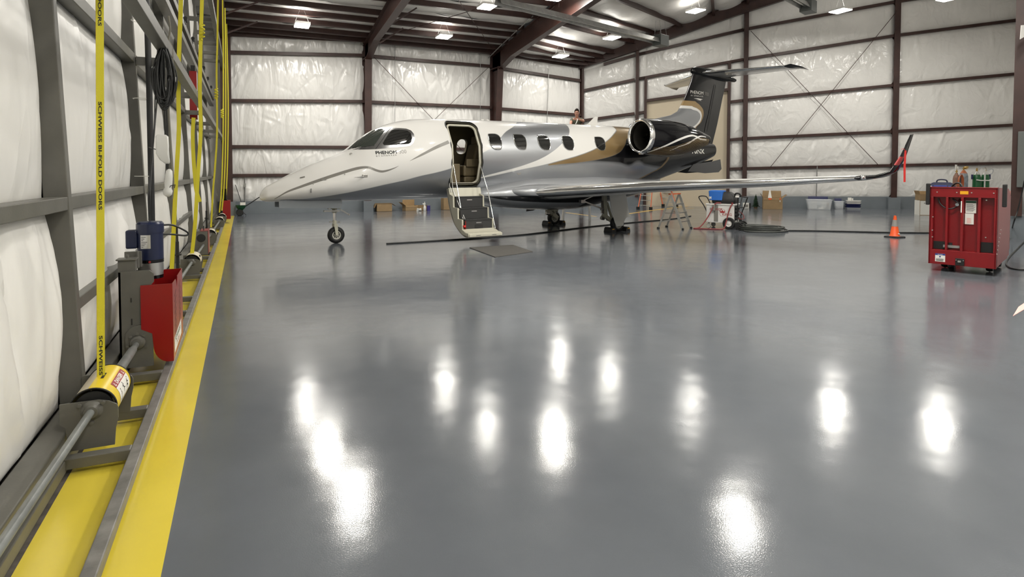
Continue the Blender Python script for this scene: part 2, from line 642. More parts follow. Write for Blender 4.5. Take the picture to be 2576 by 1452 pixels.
def insul(mb, bl, br, tr, tl, n, bulge=0.10, res=0.055, folds=1.0, fold_len=1.0):
    """One batt between two girts: pillow that billows out, with drape folds fanning from its pins."""
    bl, br, tr, tl, n = [np.array(p, float) for p in (bl, br, tr, tl, n)]
    L = np.linalg.norm(br - bl)
    Hh = 0.5 * (np.linalg.norm(tl - bl) + np.linalg.norm(tr - br))
    nu = max(4, int(L / res))
    nv = max(4, int(Hh / res))
    u = np.linspace(0, 1, nu + 1)
    v = np.linspace(0, 1, nv + 1)
    U, V = np.meshgrid(u, v)
    P = ((1 - V) * (1 - U))[..., None] * bl + ((1 - V) * U)[..., None] * br + (V * U)[..., None] * tr + (V * (1 - U))[..., None] * tl
    X = U * L
    Z = V * Hh
    edge = np.clip(np.minimum(X, L - X) / 0.25, 0, 1) ** 0.5
    d = bulge * np.sin(PI * np.clip(V, 0, 1)) ** 0.55 * edge
    env = np.sin(PI * V) ** 0.6 * edge
    amp = 0.040 * folds
    for top in (1, 0):
        k = max(3, int(L * (2.6 if top else 1.7)))
        for _ in range(k):
            x0 = FAN.uniform(0, L)
            s = FAN.normal(0, 0.33)
            w = FAN.uniform(0.035, 0.10)
            ln = FAN.uniform(0.35, 1.0) * Hh * fold_len * (1.0 if top else 0.6)
            yy = (Hh - Z) if top else Z
            xc = x0 + s * yy + 0.05 * np.sin(yy * FAN.uniform(2, 5) + FAN.uniform(0, 6))
            fade = np.clip(1 - yy / ln, 0, 1) ** 0.7
            ww = w * (0.5 + 0.9 * yy / Hh)
            d = d + FAN.choice([-1.0, 1.0, 1.0]) * amp * FAN.uniform(0.5, 1.5) * np.exp(-((X - xc) / ww) ** 2) * fade * env
    for _ in range(int(L * Hh * 1.6)):
        x0, z0 = FAN.uniform(0, L), FAN.uniform(0, Hh)
        a = FAN.uniform(0, PI)
        q = (X - x0) * math.cos(a) + (Z - z0) * math.sin(a)
        r = -(X - x0) * math.sin(a) + (Z - z0) * math.cos(a)
        d = d + FAN.choice([-1, 1]) * 0.018 * folds * np.exp(-(q / FAN.uniform(0.03, 0.07)) ** 2 - (r / FAN.uniform(0.15, 0.4)) ** 2) * env
    P = P + d[..., None] * n
    m = nu + 1
    vs = P.reshape(-1, 3).tolist()
    fs = [(j * m + i, j * m + i + 1, (j + 1) * m + i + 1, (j + 1) * m + i) for j in range(nv) for i in range(nu)]
    mb.add(vs, fs)


# ---- back wall
wb = struct('wall_back')
bx = [-0.75, 4.70, 10.36, 15.13]
bz = [[(0.5, 0.5), (1.50, 1.52), (2.60, 2.66), (4.34, 4.56), (6.16, 6.46), (7.0, 7.25)],
      [(0.5, 0.5), (1.52, 1.52), (2.66, 2.66), (4.55, 4.56), (6.45, 6.42), (7.25, 7.2)],
      [(0.5, 0.5), (1.52, 1.50), (2.66, 2.60), (4.54, 4.40), (6.39, 6.06), (7.2, 6.9)]]
ib = MB()
for b in range(3):
    xa, xb = bx[b], bx[b + 1]
    for k in range(5):
        (z0, z1), (z2, z3) = bz[b][k], bz[b][k + 1]
        insul(ib, (xa, YB, z0), (xb, YB, z1), (xb, YB, z3), (xa, YB, z2), (0, -1, 0), 0.09, 0.05, 1.15)
    for k in range(1, 5):
        z0, z1 = bz[b][k]
        MB().beam((xa + 0.05, YB - 0.1, z0), (xb - 0.05, YB - 0.1, z1), 0.17, 0.12).build('girt', 'brown', wb)
    z0, z1 = bz[b][5]
    MB().beam((xa, YB - 0.12, z0 - 0.16), (xb, YB - 0.12, z1 - 0.16), 0.16, 0.16).build('eave_strut', 'brown', wb)
ib.build('insulation', 'vinyl', wb, smooth=80)
MB().box((-1.6, YB + 0.12, 0), (15.6, YB + 0.2, 9.5)).build('cladding', 'vinyl', wb)
kb = MB().box((-0.9, YB - 0.06, 0), (15.13, YB + 0.12, 0.5)).build('baseboard_back', 'kerb')
tag(kb, 'blue grey painted concrete kerb under the back wall', 'kerb', kind='structure')
for xc, y0, y1 in ((4.70, 24.95, 24.62), (10.42, 24.95, 24.35)):
    c = MB()
    c.prism([(y0, 0.42), (YB, 0.42), (YB, 7.3), (y1, 7.3), (y1, 6.2)], (xc - 0.012, 0, 0), (0, 1, 0), (0, 0, 1), 0.024)
    c.hexa([(xc - .14, y0 - .01, .42), (xc + .14, y0 - .01, .42), (xc + .14, y0 + .012, .42), (xc - .14, y0 + .012, .42)],
           [(xc - .14, y1 - .01, 6.3), (xc + .14, y1 - .01, 6.3), (xc + .14, y1 + .012, 6.3), (xc - .14, y1 + .012, 6.3)])
    c.box((xc - 0.14, YB - 0.05, 0.42), (xc + 0.14, YB - 0.025, 7.3))
    c.box((xc - 0.13, y1, 6.25), (xc + 0.13, YB, 6.28))
    c.build('column', 'brown', wb)
    pk = MB().box((xc - 0.2, y0 - 0.12, 0), (xc + 0.2, YB - 0.05, 0.44)).build('kerb_pier', 'kerb', wb)
c = MB().ibeam((-0.55, 24.95, 0.4), (-0.55, 24.95, 9.5), 0.36, 0.5, up=(0, 1, 0))
c.build('column', 'brown', wb)
MB().box((-0.72, 24.6, 0), (-0.28, YB, 0.52)).build('kerb_pier', 'kerb', wb)
MB().ibeam((15.05, 25.15, 0.4), (15.05, 25.15, 7.0), 0.12, 0.16, up=(0, 1, 0)).build('column', 'brown', wb)
for a, b in (((4.95, 6.4), (7.6, 3.9)), ((10.2, 6.35), (7.8, 3.9))):
    pass
MB().tube([(5.0, YB - .22, 6.42), (10.1, YB - .22, 1.4)], 0.011, 6).build('brace_rod', 'brown', wb)
MB().tube([(10.1, YB - .25, 6.32), (5.0, YB - .25, 1.4)], 0.011, 6).build('brace_rod', 'brown', wb)
MB().tube([(13.2, YB - .22, 6.5), (13.0, YB - .22, 0.5)], 0.014, 8).build('conduit', 'galv', wb)
MB().tube([(5.9, YB - .22, 7.0), (5.85, YB - .22, 0.5)], 0.010, 8).build('conduit', 'galv', wb)
MB().tube([(9.75, YB - .22, 6.8), (9.72, YB - .22, 0.5)], 0.012, 8).build('conduit', 'galv', wb)

# ---- far end wall (right in the picture), oblique in plan
wr = struct('wall_right')
rx = [15.13, 17.28, 17.62, 20.72, 21.30, 26.44, 30.6]
G = {1: [(15.13, 1.50), (17.28, 1.62), (21.3, 1.80), (26.44, 1.93), (30.6, 2.03)],
     2: [(15.13, 2.55), (17.28, 2.78), (21.3, 3.19), (26.44, 3.44), (30.6, 3.67)],
     3: [(15.13, 4.13), (17.28, 4.45), (21.3, 4.96), (26.44, 5.48), (30.6, 5.86)],
     4: [(15.13, 5.57), (17.28, 6.07), (21.3, 6.85), (26.44, 7.66), (30.6, 8.15)],
     5: [(15.13, 6.55), (17.28, 7.23), (21.3, 8.22), (26.44, 9.14), (30.6, 9.75)],
     6: [(15.13, 7.1), (17.28, 7.9), (21.3, 9.4), (26.44, 10.7), (30.6, 11.0)]}


def gz(k, x):
    return float(np.interp(x, [p[0] for p in G[k]], [p[1] for p in G[k]])) if k else 0.5


HDR = [(17.28, 5.02), (21.3, 5.55)]
ir = MB()
for a in range(6):
    xa, xb = rx[a], rx[a + 1]
    for k in range(6):
        if a == 2 and k < 3:
            continue
        lo = gz
        za, zb = gz(k, xa), gz(k, xb)
        if a == 2 and k == 3:
            za, zb = [np.interp(x, (17.28, 21.3), (5.02, 5.55)) for x in (xa, xb)]
        insul(ir, wall_pt(xa, za), wall_pt(xb, zb), wall_pt(xb, gz(k + 1, xb)), wall_pt(xa, gz(k + 1, xa)), WN, 0.09, 0.06, 1.25, 0.7)
ir.build('insulation', 'vinylright', wr, smooth=80)
for k in range(1, 6):
    for xa, xb in ((15.2, 17.2), (17.36, 17.6), (20.78, 21.2), (21.4, 26.35), (26.55, 30.5)):
        if k == 5 and xb < 20:
            xa = max(xa, 16.0)
        MB().beam(wall_pt(xa, gz(k, xa), .1), wall_pt(xb, gz(k, xb), .1), 0.17, 0.12).build('girt', 'brown', wr)
for k in (4, 5):
    MB().beam(wall_pt(17.36, gz(k, 17.36), .1), wall_pt(21.2, gz(k, 21.2), .1), 0.17, 0.12).build('girt', 'brown', wr)
MB().beam(wall_pt(17.6, 5.03, .1), wall_pt(20.75, 5.48, .1), 0.17, 0.12).build('header', 'brown', wr)
for x, zt in ((17.62, 6.1), (20.72, 6.75)):
    MB().beam(wall_pt(x, 0.02, .1), wall_pt(x, zt, .1), 0.12, 0.16, WN).build('jamb', 'brown', wr)
for x, w, zt in ((17.30, 0.15, 7.4), (21.30, 0.2, 9.1), (26.44, 0.24, 10.2)):
    MB().ibeam(wall_pt(x, 0.42, .12), wall_pt(x, zt, .12), w, 0.22, up=WN).build('column', 'brown', wr)
pl = MB()
pl.hexa([wall_pt(17.6, 0, .02), wall_pt(20.75, 0, .02), wall_pt(20.75, 0, -.06), wall_pt(17.6, 0, -.06)],
        [wall_pt(17.6, 5.02, .02), wall_pt(20.75, 5.46, .02), wall_pt(20.75, 5.46, -.06), wall_pt(17.6, 5.02, -.06)])
pl.build('drywall_panel', 'beige', wr)
pl = MB()
pl.hexa([wall_pt(14.9, 0, -.1), wall_pt(31, 0, -.1), wall_pt(31, 0, -.2), wall_pt(14.9, 0, -.2)],
        [wall_pt(14.9, 11.5, -.1), wall_pt(31, 11.5, -.1), wall_pt(31, 11.5, -.2), wall_pt(14.9, 11.5, -.2)])
pl.build('cladding', 'vinyl', wr)
kb = MB()
for xa, xb in ((15.2, 17.55), (20.8, 30.6)):
    kb.hexa([wall_pt(xa, 0, .06), wall_pt(xb, 0, .06), wall_pt(xb, 0, -.1), wall_pt(xa, 0, -.1)],
            [wall_pt(xa, .5, .06), wall_pt(xb, .56, .06), wall_pt(xb, .56, -.1), wall_pt(xa, .5, -.1)])
for x in (21.3, 26.44):
    q = wall_pt(x, 0, 0)
    kb.hexa([wall_pt(x - .2, 0, .3), wall_pt(x + .2, 0, .3), wall_pt(x + .2, 0, 0), wall_pt(x - .2, 0, 0)],
            [wall_pt(x - .2, .5, .3), wall_pt(x + .2, .5, .3), wall_pt(x + .2, .5, 0), wall_pt(x - .2, .5, 0)])
tag(kb.build('baseboard_right', 'kerb'), 'blue grey painted concrete kerb under the far end wall', 'kerb', kind='structure')
for (xa, za), (xb, zb) in (((21.45, 8.1), (25.9, 1.95)), ((26.4, 8.7), (22.2, 1.85))):
    MB().tube([wall_pt(xa, za, .24 + .03 * (xa > 25)), wall_pt(xb, zb, .24 + .03 * (xa > 25))], 0.014, 6).build('brace_rod', 'brown', wr)
MB().tube([wall_pt(23.85, 0.5, .15), wall_pt(23.85, 1.9, .2)], 0.022, 8).build('conduit', 'galv', wr)
# rafter that caps the end wall
rf = MB()
seg = [(15.0, 6.83), (17.24, 7.62), (18.75, 8.22), (21.17, 9.15), (22.89, 9.75), (26.4, 10.5), (31, 10.9)]
for (xa, za), (xb, zb) in zip(seg[:-1], seg[1:]):
    rf.ibeam(wall_pt(xa, za + .02, .3), wall_pt(xb, zb + .02, .3), 0.26, 0.5)
rf.build('rafter', 'brown', wr)

# ---- near side wall, beyond the right edge of the picture
wf = struct('wall_front')
pl = MB()
ring = [(17.9, 8.0), (8.0, 2.4), (2.0, -5.0), (-1.6, -5.0)]
for (xa, ya), (xb, yb) in zip(ring[:-1], ring[1:]):
    pl.add([(xa, ya, 0), (xb, yb, 0), (xb, yb, 10.5), (xa, ya, 10.5)], [(0, 1, 2, 3)])
pl.add([(31.2, 14.1, 0), (17.9, 8.0, 0), (17.9, 8.0, 11), (31.2, 14.1, 11)], [(0, 1, 2, 3)])
pl.build('insulation', 'vinyl', wf)
c = MB().ibeam((17.47, 8.33, 0.56), (17.47, 8.33, 9.5), 0.22, 0.42, up=(0.9, 0.43, 0))
c.build('column', 'brown', wf)
MB().box((17.36, 8.0, 0), (18.2, 8.5, 0.56)).build('kerb_pier', 'kerb', wf)

# ---- roof
ce = struct('ceiling')
ROOF0, SLOPE, RIDGE = 7.05, 0.14, 9.0


def roof_z(y):
    return ROOF0 + SLOPE * (YB - y) if y > RIDGE else ROOF0 + SLOPE * (YB - RIDGE) - SLOPE * (RIDGE - y)


def on_roof(px, py, dz=-0.1):
    d = ray(px, py)
    # CAM_H + t dz = ROOF0 + dz + SLOPE*(YB - t dy)
    t = (ROOF0 + dz + SLOPE * YB - CAM_H) / (d.z + SLOPE * d.y)
    return Vector((0, 0, CAM_H)) + d * t


R1a = [(912.6, 95), (918, 82.6), (923.6, 64.7), (937, 44), (945.7, 23.4)]
R2a = [(1222, 133), (1230, 121.8), (1246.7, 106.6), (1277, 91.3), (1288.8, 75), (1340, 44.5)]
y1 = [on_roof(*p).y for p in R1a]
y2 = [on_roof(*p).y for p in R2a]
ys = [24.55, 23.75, 22.9, 21.9, 20.7]
ys = [0.5 * (a + b) for a, b in zip(y1, y2)]
while ys[-1] > -4:
    ys.append(ys[-1] - 1.25)
R2b = [(1298, 133.5), (1312, 117), (1333, 102), (1349.7, 86.7), (1394, 56), (1455, 24.6), (1549, 0)]
WE = [(1481, 161.6), (1497, 152), (1518, 143), (1544, 131), (1595.6, 105), (1645, 80), (1715, 63)]


def purlin(a, b):
    p = MB().beam(a, b, 0.07, 0.2)
    d = (Vector(b) - Vector(a)).normalized()
    s = d.cross(Vector((0, 0, 1))).normalized()
    dn = Vector((0, 0, -0.1))
    p.beam(Vector(a) + dn + s * .04, Vector(b) + dn + s * .04, 0.1, 0.015)
    return p.build('purlin', 'brown', ce)


XL, XR1, XR2 = -0.9, 4.70, 10.40
for y in ys:
    z = roof_z(y) - 0.1
    if y > 4:
        purlin((XL, y, z), (XR1, y, z))
        purlin((XR1, y, z), (XR2, y, z))
ends = [(Vector((XR2, YB, 7.0)), wall_pt(15.13, 6.9, .1))]
for s, e in zip(R2b, WE):
    w = at_p(*e, C0 + WN * .25, WN)
    p = on_roof(*s)
    k = (XR2 - w.x) / (p.x - w.x)
    q = w + (p - w) * k
    q.z = min(max(q.z, roof_z(q.y) - .35), roof_z(q.y) + 0.1)
    purlin(q, w)
    ends.append((q, w))
for wx, wz, yq in ((20.1, 8.95, 11.8), (21.3, 9.4, 9.3), (22.9, 9.9, 6.5), (26.5, 10.6, 3.0), (30.6, 11.0, -2.0)):
    q, w = Vector((XR2, yq, roof_z(yq) + .1)), wall_pt(wx, wz, .2)
    if wx < 24:
        purlin(q, w)
    ends.append((q, w))
sk = MB()
sk2 = MB()


def skin(mb, a0, b0, a1, b1, sag=0.13):
    """facing between two purlins, hanging in shallow waves"""
    a0, b0, a1, b1 = [np.array(p, float) for p in (a0, b0, a1, b1)]
    nu, nv = max(6, int(np.linalg.norm(b0 - a0) / 0.16)), max(4, int(np.linalg.norm(a1 - a0) / 0.13))
    U, V = np.meshgrid(np.linspace(0, 1, nu + 1), np.linspace(0, 1, nv + 1))
    P = ((1 - V) * (1 - U))[..., None] * a0 + ((1 - V) * U)[..., None] * b0 + (V * U)[..., None] * b1 + (V * (1 - U))[..., None] * a1
    e = np.sin(PI * V) ** 0.7
    d = np.full_like(U, 0.10) - sag * e
    L = np.linalg.norm(b0 - a0)
    for _ in range(14):
        d = d + 0.010 * e * np.sin(U * L * FAN.uniform(0.8, 4) + V * FAN.uniform(-3, 3) + FAN.uniform(0, 6))
    for _ in range(6):
        d = d - 0.03 * np.sin(U * L * FAN.uniform(1.0, 5.0) + FAN.uniform(0, 6)) * (1 - e) * 0.5
    P[..., 2] += d
    m = nu + 1
    mb.add(P.reshape(-1, 3).tolist(), [(j * m + i, j * m + i + 1, (j + 1) * m + i + 1, (j + 1) * m + i) for j in range(nv) for i in range(nu)])


yl = [YB + .1] + ys
for ya, yb_ in zip(yl[:-1], yl[1:]):
    for xa, xb in ((XL - .6, XR1), (XR1, XR2)):
        skin(sk, (xa, ya, roof_z(ya)), (xb, ya, roof_z(ya)), (xa, yb_, roof_z(yb_)), (xb, yb_, roof_z(yb_)))
for (a0, b0), (a1, b1) in zip(ends[:-1], ends[1:]):
    e0 = Vector(b0) - WN * .35
    e1 = Vector(b1) - WN * .35
    skin(sk2, a0, e0, a1, e1)
sk.build('insulation', 'vinylroof', ce, smooth=80)
sk2.build('insulation', 'vinylroof', ce, smooth=80)
# main frame rafters
for xc, knee, y_in in ((4.70, 6.22, 24.62), (10.42, 6.18, 24.35)):
    r = MB()
    yr = RIDGE
    top0, topr = roof_z(YB) - .2, roof_z(yr) - .2
    bot = [(y_in, knee), (23.0, 6.66 if xc < 6 else 6.52), (16.5, 7.15), (yr, 7.9)]
    r.prism(bot + [(yr, topr), (YB, top0), (YB, knee)], (xc - 0.012, 0, 0), (0, 1, 0), (0, 0, 1), 0.024)
    for (ya, za), (yb_, zb) in zip(bot[:-1], bot[1:]):
        r.beam((xc, ya, za), (xc, yb_, zb), 0.26, 0.022)
    r.beam((xc, YB, top0), (xc, yr, topr), 0.24, 0.022)
    r.prism([(yr, 7.9), (yr, topr), (-4.5, topr - 1.9), (-4.5, 6.0)], (xc - 0.012, 0, 0), (0, 1, 0), (0, 0, 1), 0.024)
    r.build('rafter', 'brown', ce)
r = MB().ibeam((-0.62, 25.2, 6.9), (-0.62, RIDGE, 9.0), 0.3, 0.75)
r.build('rafter', 'brown', ce)
for y0 in (23.6, 21.8, 19.8):
    MB().beam((-0.5, y0, roof_z(y0) - .75), (0.55, y0 + .1, roof_z(y0) - .2), 0.05, 0.05).build('flange_brace', 'brown', ce)
for xc in (4.7,):
    for y0 in (22.9, 20.9):
        MB().beam((xc + .1, y0, roof_z(y0) - .85), (xc + 1.0, y0, roof_z(y0) - .2), 0.05, 0.05).build('flange_brace', 'brown', ce)
MB().tube([(4.9, 24.6, 7.0), (10.2, 17.0, 8.0)], 0.012, 6).build('brace_rod', 'brown', ce)
MB().tube([(10.2, 24.6, 7.0), (4.9, 17.0, 8.0)], 0.012, 6).build('brace_rod', 'brown', ce)
MB().tube([(10.1, 25.0, 6.75), (10.15, 23.5, 7.1), (10.1, 20.5, 7.55)], 0.02, 8).build('conduit', 'galv', ce)

# ---- radiant tube heaters under the roof
def heater(name_label, box_px, end_px, zc):
    a = at_z(*box_px, zc)
    b = at_z(*end_px, zc)
    d = (b - a).normalized()
    t = thing('radiant_tube_heater', name_label, 'heater', (a.x, a.y, zc), group='tube heaters')
    t.rotation_euler = (0, 0, math.atan2(d.y, d.x))
    L = (b - a).length
    MB().box((-0.4, -0.2, -0.22), (0.15, 0.2, 0.2)).build('burner_box', 'heater', t, bevel=0.01)
    rfl = MB()
    pr = [(-0.17, -0.12), (-0.10, 0.06), (0.10, 0.06), (0.17, -0.12), (0.15, -0.12), (0.09, 0.045), (-0.09, 0.045), (-0.15, -0.12)]
    rfl.prism(pr, (0.15, 0, 0), (0, 1, 0), (0, 0, 1), L)
    rfl.build('reflector_hood', 'galv', t)
    MB().tube([(0.1, 0, -0.03), (L, 0, -0.03)], 0.05, 12).build('burner_tube', 'heaterlight', t, smooth=40)
    h = MB()
    for x in (-0.3, 0.05):
        for y in (-0.15, 0.15):
            h.tube([(x, y, 0.2), (x + .03, y * .6, 0.75)], 0.006, 5)
    h.each('hanger_wire', 'galv', t)
    MB().box((-0.3, -0.206, -0.03), (-0.15, -0.2, 0.03)).build('maker_plate', 'alu', t)
    MB().box((-0.404, -0.06, -0.02), (-0.4, 0.08, 0.05)).build('rating_plate', 'alu', t)
    return t


heater('grey tube heater with burner box nearer the back wall corner', (1657, 101), (1262, 2), 6.75)
heater('grey tube heater burner box at the top edge above the aircraft tail', (2030, 14), (1700, -175), 7.4)

# ------------------------------------------------------------------ the bi-fold door (left)
door = struct('door_1')
tag(door, 'grey steel framed bi-fold hangar door with white insulated panels', 'hangar door')


def xd(z):
    return -0.94 - 0.043 * z


PY_ = [1.5, 4.6, 7.75, 10.87, 14.0, 17.1, 20.2, 23.3, 24.7]
for y in PY_[:-1]:
    MB().beam((xd(.08) - .065, y, .08), (xd(6.9) - .065, y, 6.9), 0.085, 0.13, up=(1, 0, 0)).build('post', 'grey', door, bevel=0.006)
ib = MB()
zs = [0.16, 1.45, 2.9, 4.2, 5.6, 6.9]
ylist = [-3.5] + PY_
for ya, yb_ in zip(ylist[:-1], ylist[1:]):
    for za, zb in zip(zs[:-1], zs[1:]):
        near = ya < 5
        insul(ib, (xd(za) - .14, ya + .03, za), (xd(za) - .14, yb_ - .03, za), (xd(zb) - .14, yb_ - .03, zb), (xd(zb) - .14, ya + .03, zb),
              (1, 0, 0), 0.085, 0.04 if near else 0.07, 1.0 if za < 1 else 0.45, 1.2)
ib.build('insulation', 'vinyldoor', door, smooth=80)
for ya, yb_ in zip(ylist[:-1], ylist[1:]):
    for z in (1.45, 2.9):
        w = .1 if z > 2 else .085
        MB().beam((xd(z) - .06, ya + .04, z), (xd(z) - .06, yb_ - .04, z), 0.11, w).build('girt', 'grey', door, bevel=0.005)
    if ya in (4.6, 7.75, 10.87):
        MB().beam((xd(.8) - .05, ya + .04, .8), (xd(.8) - .05, yb_ - .04, .8), 0.1, 0.08).build('girt', 'grey', door, bevel=0.005)
c = MB()
c.beam((-0.99, -3.5, .11), (-0.99, 24.7, .11), 0.13, 0.16)
c.build('bottom_chord', 'grey', door, bevel=0.008)
MB().beam((-0.925, -3.5, .05), (-0.925, 24.7, .05), 0.05, 0.07).build('bottom_chord', 'grey', door, bevel=0.006)
MB().beam((-0.572, -3.5, .055), (-0.572, 24.9, .055), 0.062, 0.06).build('outrigger_rail', 'greyrail', door, bevel=0.006)
for y in (3.92, 4.56, 5.34, 6.6, 7.55, 8.4, 10.15, 10.8, 12.3, 12.95, 14.6, 15.3, 17.0, 18.6, 19.3, 20.8, 21.5, 23.2):
    MB().beam((-0.6, y, .062), (-0.95, y, .062), 0.07, 0.06).build('cross_tube', 'grey', door, bevel=0.005)
MB().beam((-0.68, -3.5, 2.85), (-0.68, 24.9, 2.85), 0.10, 0.11).build('outrigger_rail', 'grey', door, bevel=0.006)
for y in PY_[:-1]:
    MB().beam((-0.7, y, 2.87), (-1.06, y, 2.87), 0.09, 0.09).build('cross_tube', 'grey', door, bevel=0.005)
MB().beam((-1.03, -3.5, 4.12), (-1.03, 24.7, 4.12), 0.14, 0.12).build('hinge_tube', 'grey', door, bevel=0.006)
MB().beam((-1.01, -3.5, 4.34), (-1.01, 24.7, 4.34), 0.14, 0.12).build('hinge_tube', 'grey', door, bevel=0.006)
for y in (8.6, 10.6, 12.6, 14.4, 16.2, 18.2, 20.2, 22.2):
    h = MB().cyl((-0.925, y - .14, 4.45), (-0.925, y - .02, 4.45), .035, n=12).cyl((-0.925, y, 4.45), (-0.925, y + .12, 4.45), .03, n=12)
    h.box((-1.0, y - .14, 4.38), (-0.93, y + .12, 4.43))
    h.build('hinge', 'black', door, smooth=40)
MB().beam((-0.62, -3.5, 5.5), (-0.62, 24.9, 5.5), 0.10, 0.13).build('outrigger_rail', 'grey', door, bevel=0.006)
for y in (10.87, 14.0, 17.1, 18.7, 20.2, 21.8, 23.3):
    MB().beam((-0.64, y, 5.5), (-1.18, y, 5.5), 0.10, 0.10).build('cross_tube', 'grey', door, bevel=0.005)
MB().box((-1.5, -4, 0.1), (-1.42, 25.2, 9.6)).build('cladding', 'vinyldoor', door)


# ---- line shaft
def shx(y):
    return -0.8 + (y - 4) * 0.011


def shz(y):
    return 0.30 - (y - 4) * 0.004


def shp(y, dx=0, dz=0):
    return (shx(y) + dx, y, shz(y) + dz)


s = MB().tube([shp(-3), shp(4.1)], 0.021, 16).tube([shp(4.5), shp(22.5)], 0.021, 16)
s.tube([shp(4.62), shp(4.66), shp(5.25), shp(5.32)], [.024, .033, .031, .024], 12)
tag(s.build('drive_shaft', 'shaft', smooth=40), 'long grey steel drive shaft low along the door bottom', 'drive shaft')


# ---- strap drums
def drum(y0, y1, label, full):
    p = Vector(shp(y0))
    t = thing('strap_drum', label, 'strap drum', (p.x, y0, 0), group='strap drums on the door shaft')
    L = y1 - y0
    z = p.z
    R = 0.115
    a0, a1 = math.radians(-215), math.radians(62)   # shell opening faces down and to the door
    n = 40
    sh = MB()
    for r, flip in ((R, 0), (R - 0.006, 1)):
        vs = []
        for k in range(n + 1):
            a = math.radians(-35) + math.radians(250) * k / n
            vs += [(r * math.cos(a), 0.02, z + r * math.sin(a)), (r * math.cos(a), L - 0.02, z + r * math.sin(a))]
        mi = []
        fs = []
        for k in range(n):
            fs.append((2 * k, 2 * k + 1, 2 * k + 3, 2 * k + 2))
            deg = -35 + 250 * (k + .5) / n
            mi.append(2 if flip else (1 if deg < 103 else 0))
        o = len(sh.v)
        sh.v += vs
        sh.f += [tuple(i + o for i in q) for q in fs]
        sh.mi += mi
    sh.build('drum_cover', ['drumbeige' if full else 'creamdrum', 'drumyellow' if full else 'creamdrum', 'black'], t, smooth=35)
    rg = MB()
    for yy in (0.02, L - 0.02):
        rg.tube([(R * math.cos(a), yy, z + R * math.sin(a)) for a in [math.radians(-35 + 250 * k / 30) for k in range(31)]], 0.005, 6)
    rg.each('cover_rim', 'black', t, smooth=50)
    MB().lathe([(0.03, .03), (0.03, .095), (0.045, .095), (0.045, .05), (L - .045, .05), (L - .045, .095), (L - .03, .095), (L - .03, .03)], (0, 0, z), (0, 1, 0), 28).build('spool', 'black', t, smooth=30)
    for yy in (-0.012, L + 0.002):
        pl = MB()
        pts = [(-.10, -.24), (.105, -.24), (.112, -.12), (.125, -.06), (.125, .0)]
        pts += [(.125 * math.cos(math.radians(d)), .055 * math.sin(math.radians(d))) for d in (20, 50)]
        pts += [(.03, .055), (-.15, .055), (-.15, -.06), (-.125, -.08), (-.12, -.14)]
        pl.prism([(x, max(q, -z + .085)) for x, q in pts], (0, yy, z), (1, 0, 0), (0, 0, 1), -0.012)
        pl.build('bearing_plate', 'grey', t)
    be = MB().lathe([(-.013, .055), (-.02, .05), (-.026, .04), (-.03, .038), (-.05, .034), (-.052, .022)], (0, 0, z), (0, 1, 0), 24)
    for a in (35, 145, 270):
        q = (0.068 * math.cos(math.radians(a)), 0, z + 0.068 * math.sin(math.radians(a)))
        be.cyl((q[0], -.013, q[2]), (q[0], -.028, q[2]), .010, n=8)
    be.build('bearing', 'grey', t, smooth=35)
    if full:
        # DANGER decal wraps the room side of the cover
        def on(u, yy, off=0.0012):   # u = arc length up from -15 degrees
            a = math.radians(-14) + u / R
            return ((R + off) * math.cos(a), yy, z + (R + off) * math.sin(a))

        def patch(mb, u0, u1, v0, v1, mi, off=0.0012):
            k = 8
            vs = []
            for i in range(k + 1):
                u = u0 + (u1 - u0) * i / k
                vs += [on(u, v0, off), on(u, v1, off)]
            mb.add(vs, [(2 * i, 2 * i + 1, 2 * i + 3, 2 * i + 2) for i in range(k)], mi)
        d = MB()
        patch(d, 0.0, 0.098, .13, .43, 0)
        patch(d, 0.098, 0.138, .13, .43, 1)
        # lettering reads along the drum axis, top of the letters towards the top of the drum
        vs, fs = text_mesh('DANGER', 0.037, bold=0.0012)
        wd = max(v[0] for v in vs)
        d.add([on(0.105 + y, .195 + x * (.17 / wd), .0022) for x, y in vs], fs, 0)
        for v0 in (.145, .385):
            tri = [(0.0, 0.0), (0.03, 0.0), (0.015, 0.026)]
            d.add([on(0.105 + y, v0 + x, .0022) for x, y in tri], [(0, 1, 2)], 0)
            d.add([on(0.111 + y * .42, v0 + .0087 + x * .42, .0030) for x, y in tri], [(0, 1, 2)], 1)

        def stroke(pts, w=0.006):
            for (xa, ya), (xb, yb2) in zip(pts[:-1], pts[1:]):
                dx, dy = xb - xa, yb2 - ya
                ln = math.hypot(dx, dy)
                nx, ny = -dy / ln * w / 2, dx / ln * w / 2
                d.add([on(ya + ny, xa + nx, .002), on(yb2 + ny, xb + nx, .002), on(yb2 - ny, xb - nx, .002), on(ya - ny, xa - nx, .002)], [(0, 1, 2, 3)], 2)
        # three little falling figures
        stroke([(.17, .02), (.185, .05), (.178, .078)], .009)
        stroke([(.185, .05), (.172, .035)], .007)
        stroke([(.16, .012), (.168, .018)], .010)
        stroke([(.255, .075), (.265, .055), (.258, .03)], .008)
        stroke([(.265, .055), (.29, .05)], .006)
        stroke([(.24, .065), (.272, .078)], .006)
        stroke([(.258, .085), (.264, .089)], .010)
        stroke([(.33, .03), (.355, .05), (.372, .075)], .009)
        stroke([(.345, .045), (.375, .04)], .010)
        stroke([(.36, .06), (.385, .058)], .008)
        stroke([(.385, .08), (.39, .084)], .010)
        for k in range(3):
            stroke([(.15, .004 + k * .004), (.41, .004 + k * .004)], .0012)
        d.build('danger_sticker', ['paper', 'dangerred', 'ink'], t)
        MB().add([on(.19, .2, .0016), on(.19, .305, .0016), on(.205, .305, .0016), on(.205, .2, .0016)], [(0, 1, 2, 3)]).build('strap_slot', 'ink', t)
    else:
        d = MB()
        d.box((R - .03, L * .35, z + .05), (R - .01, L * .65, z + .075))
        d.build('strap_slot', 'ink', t)
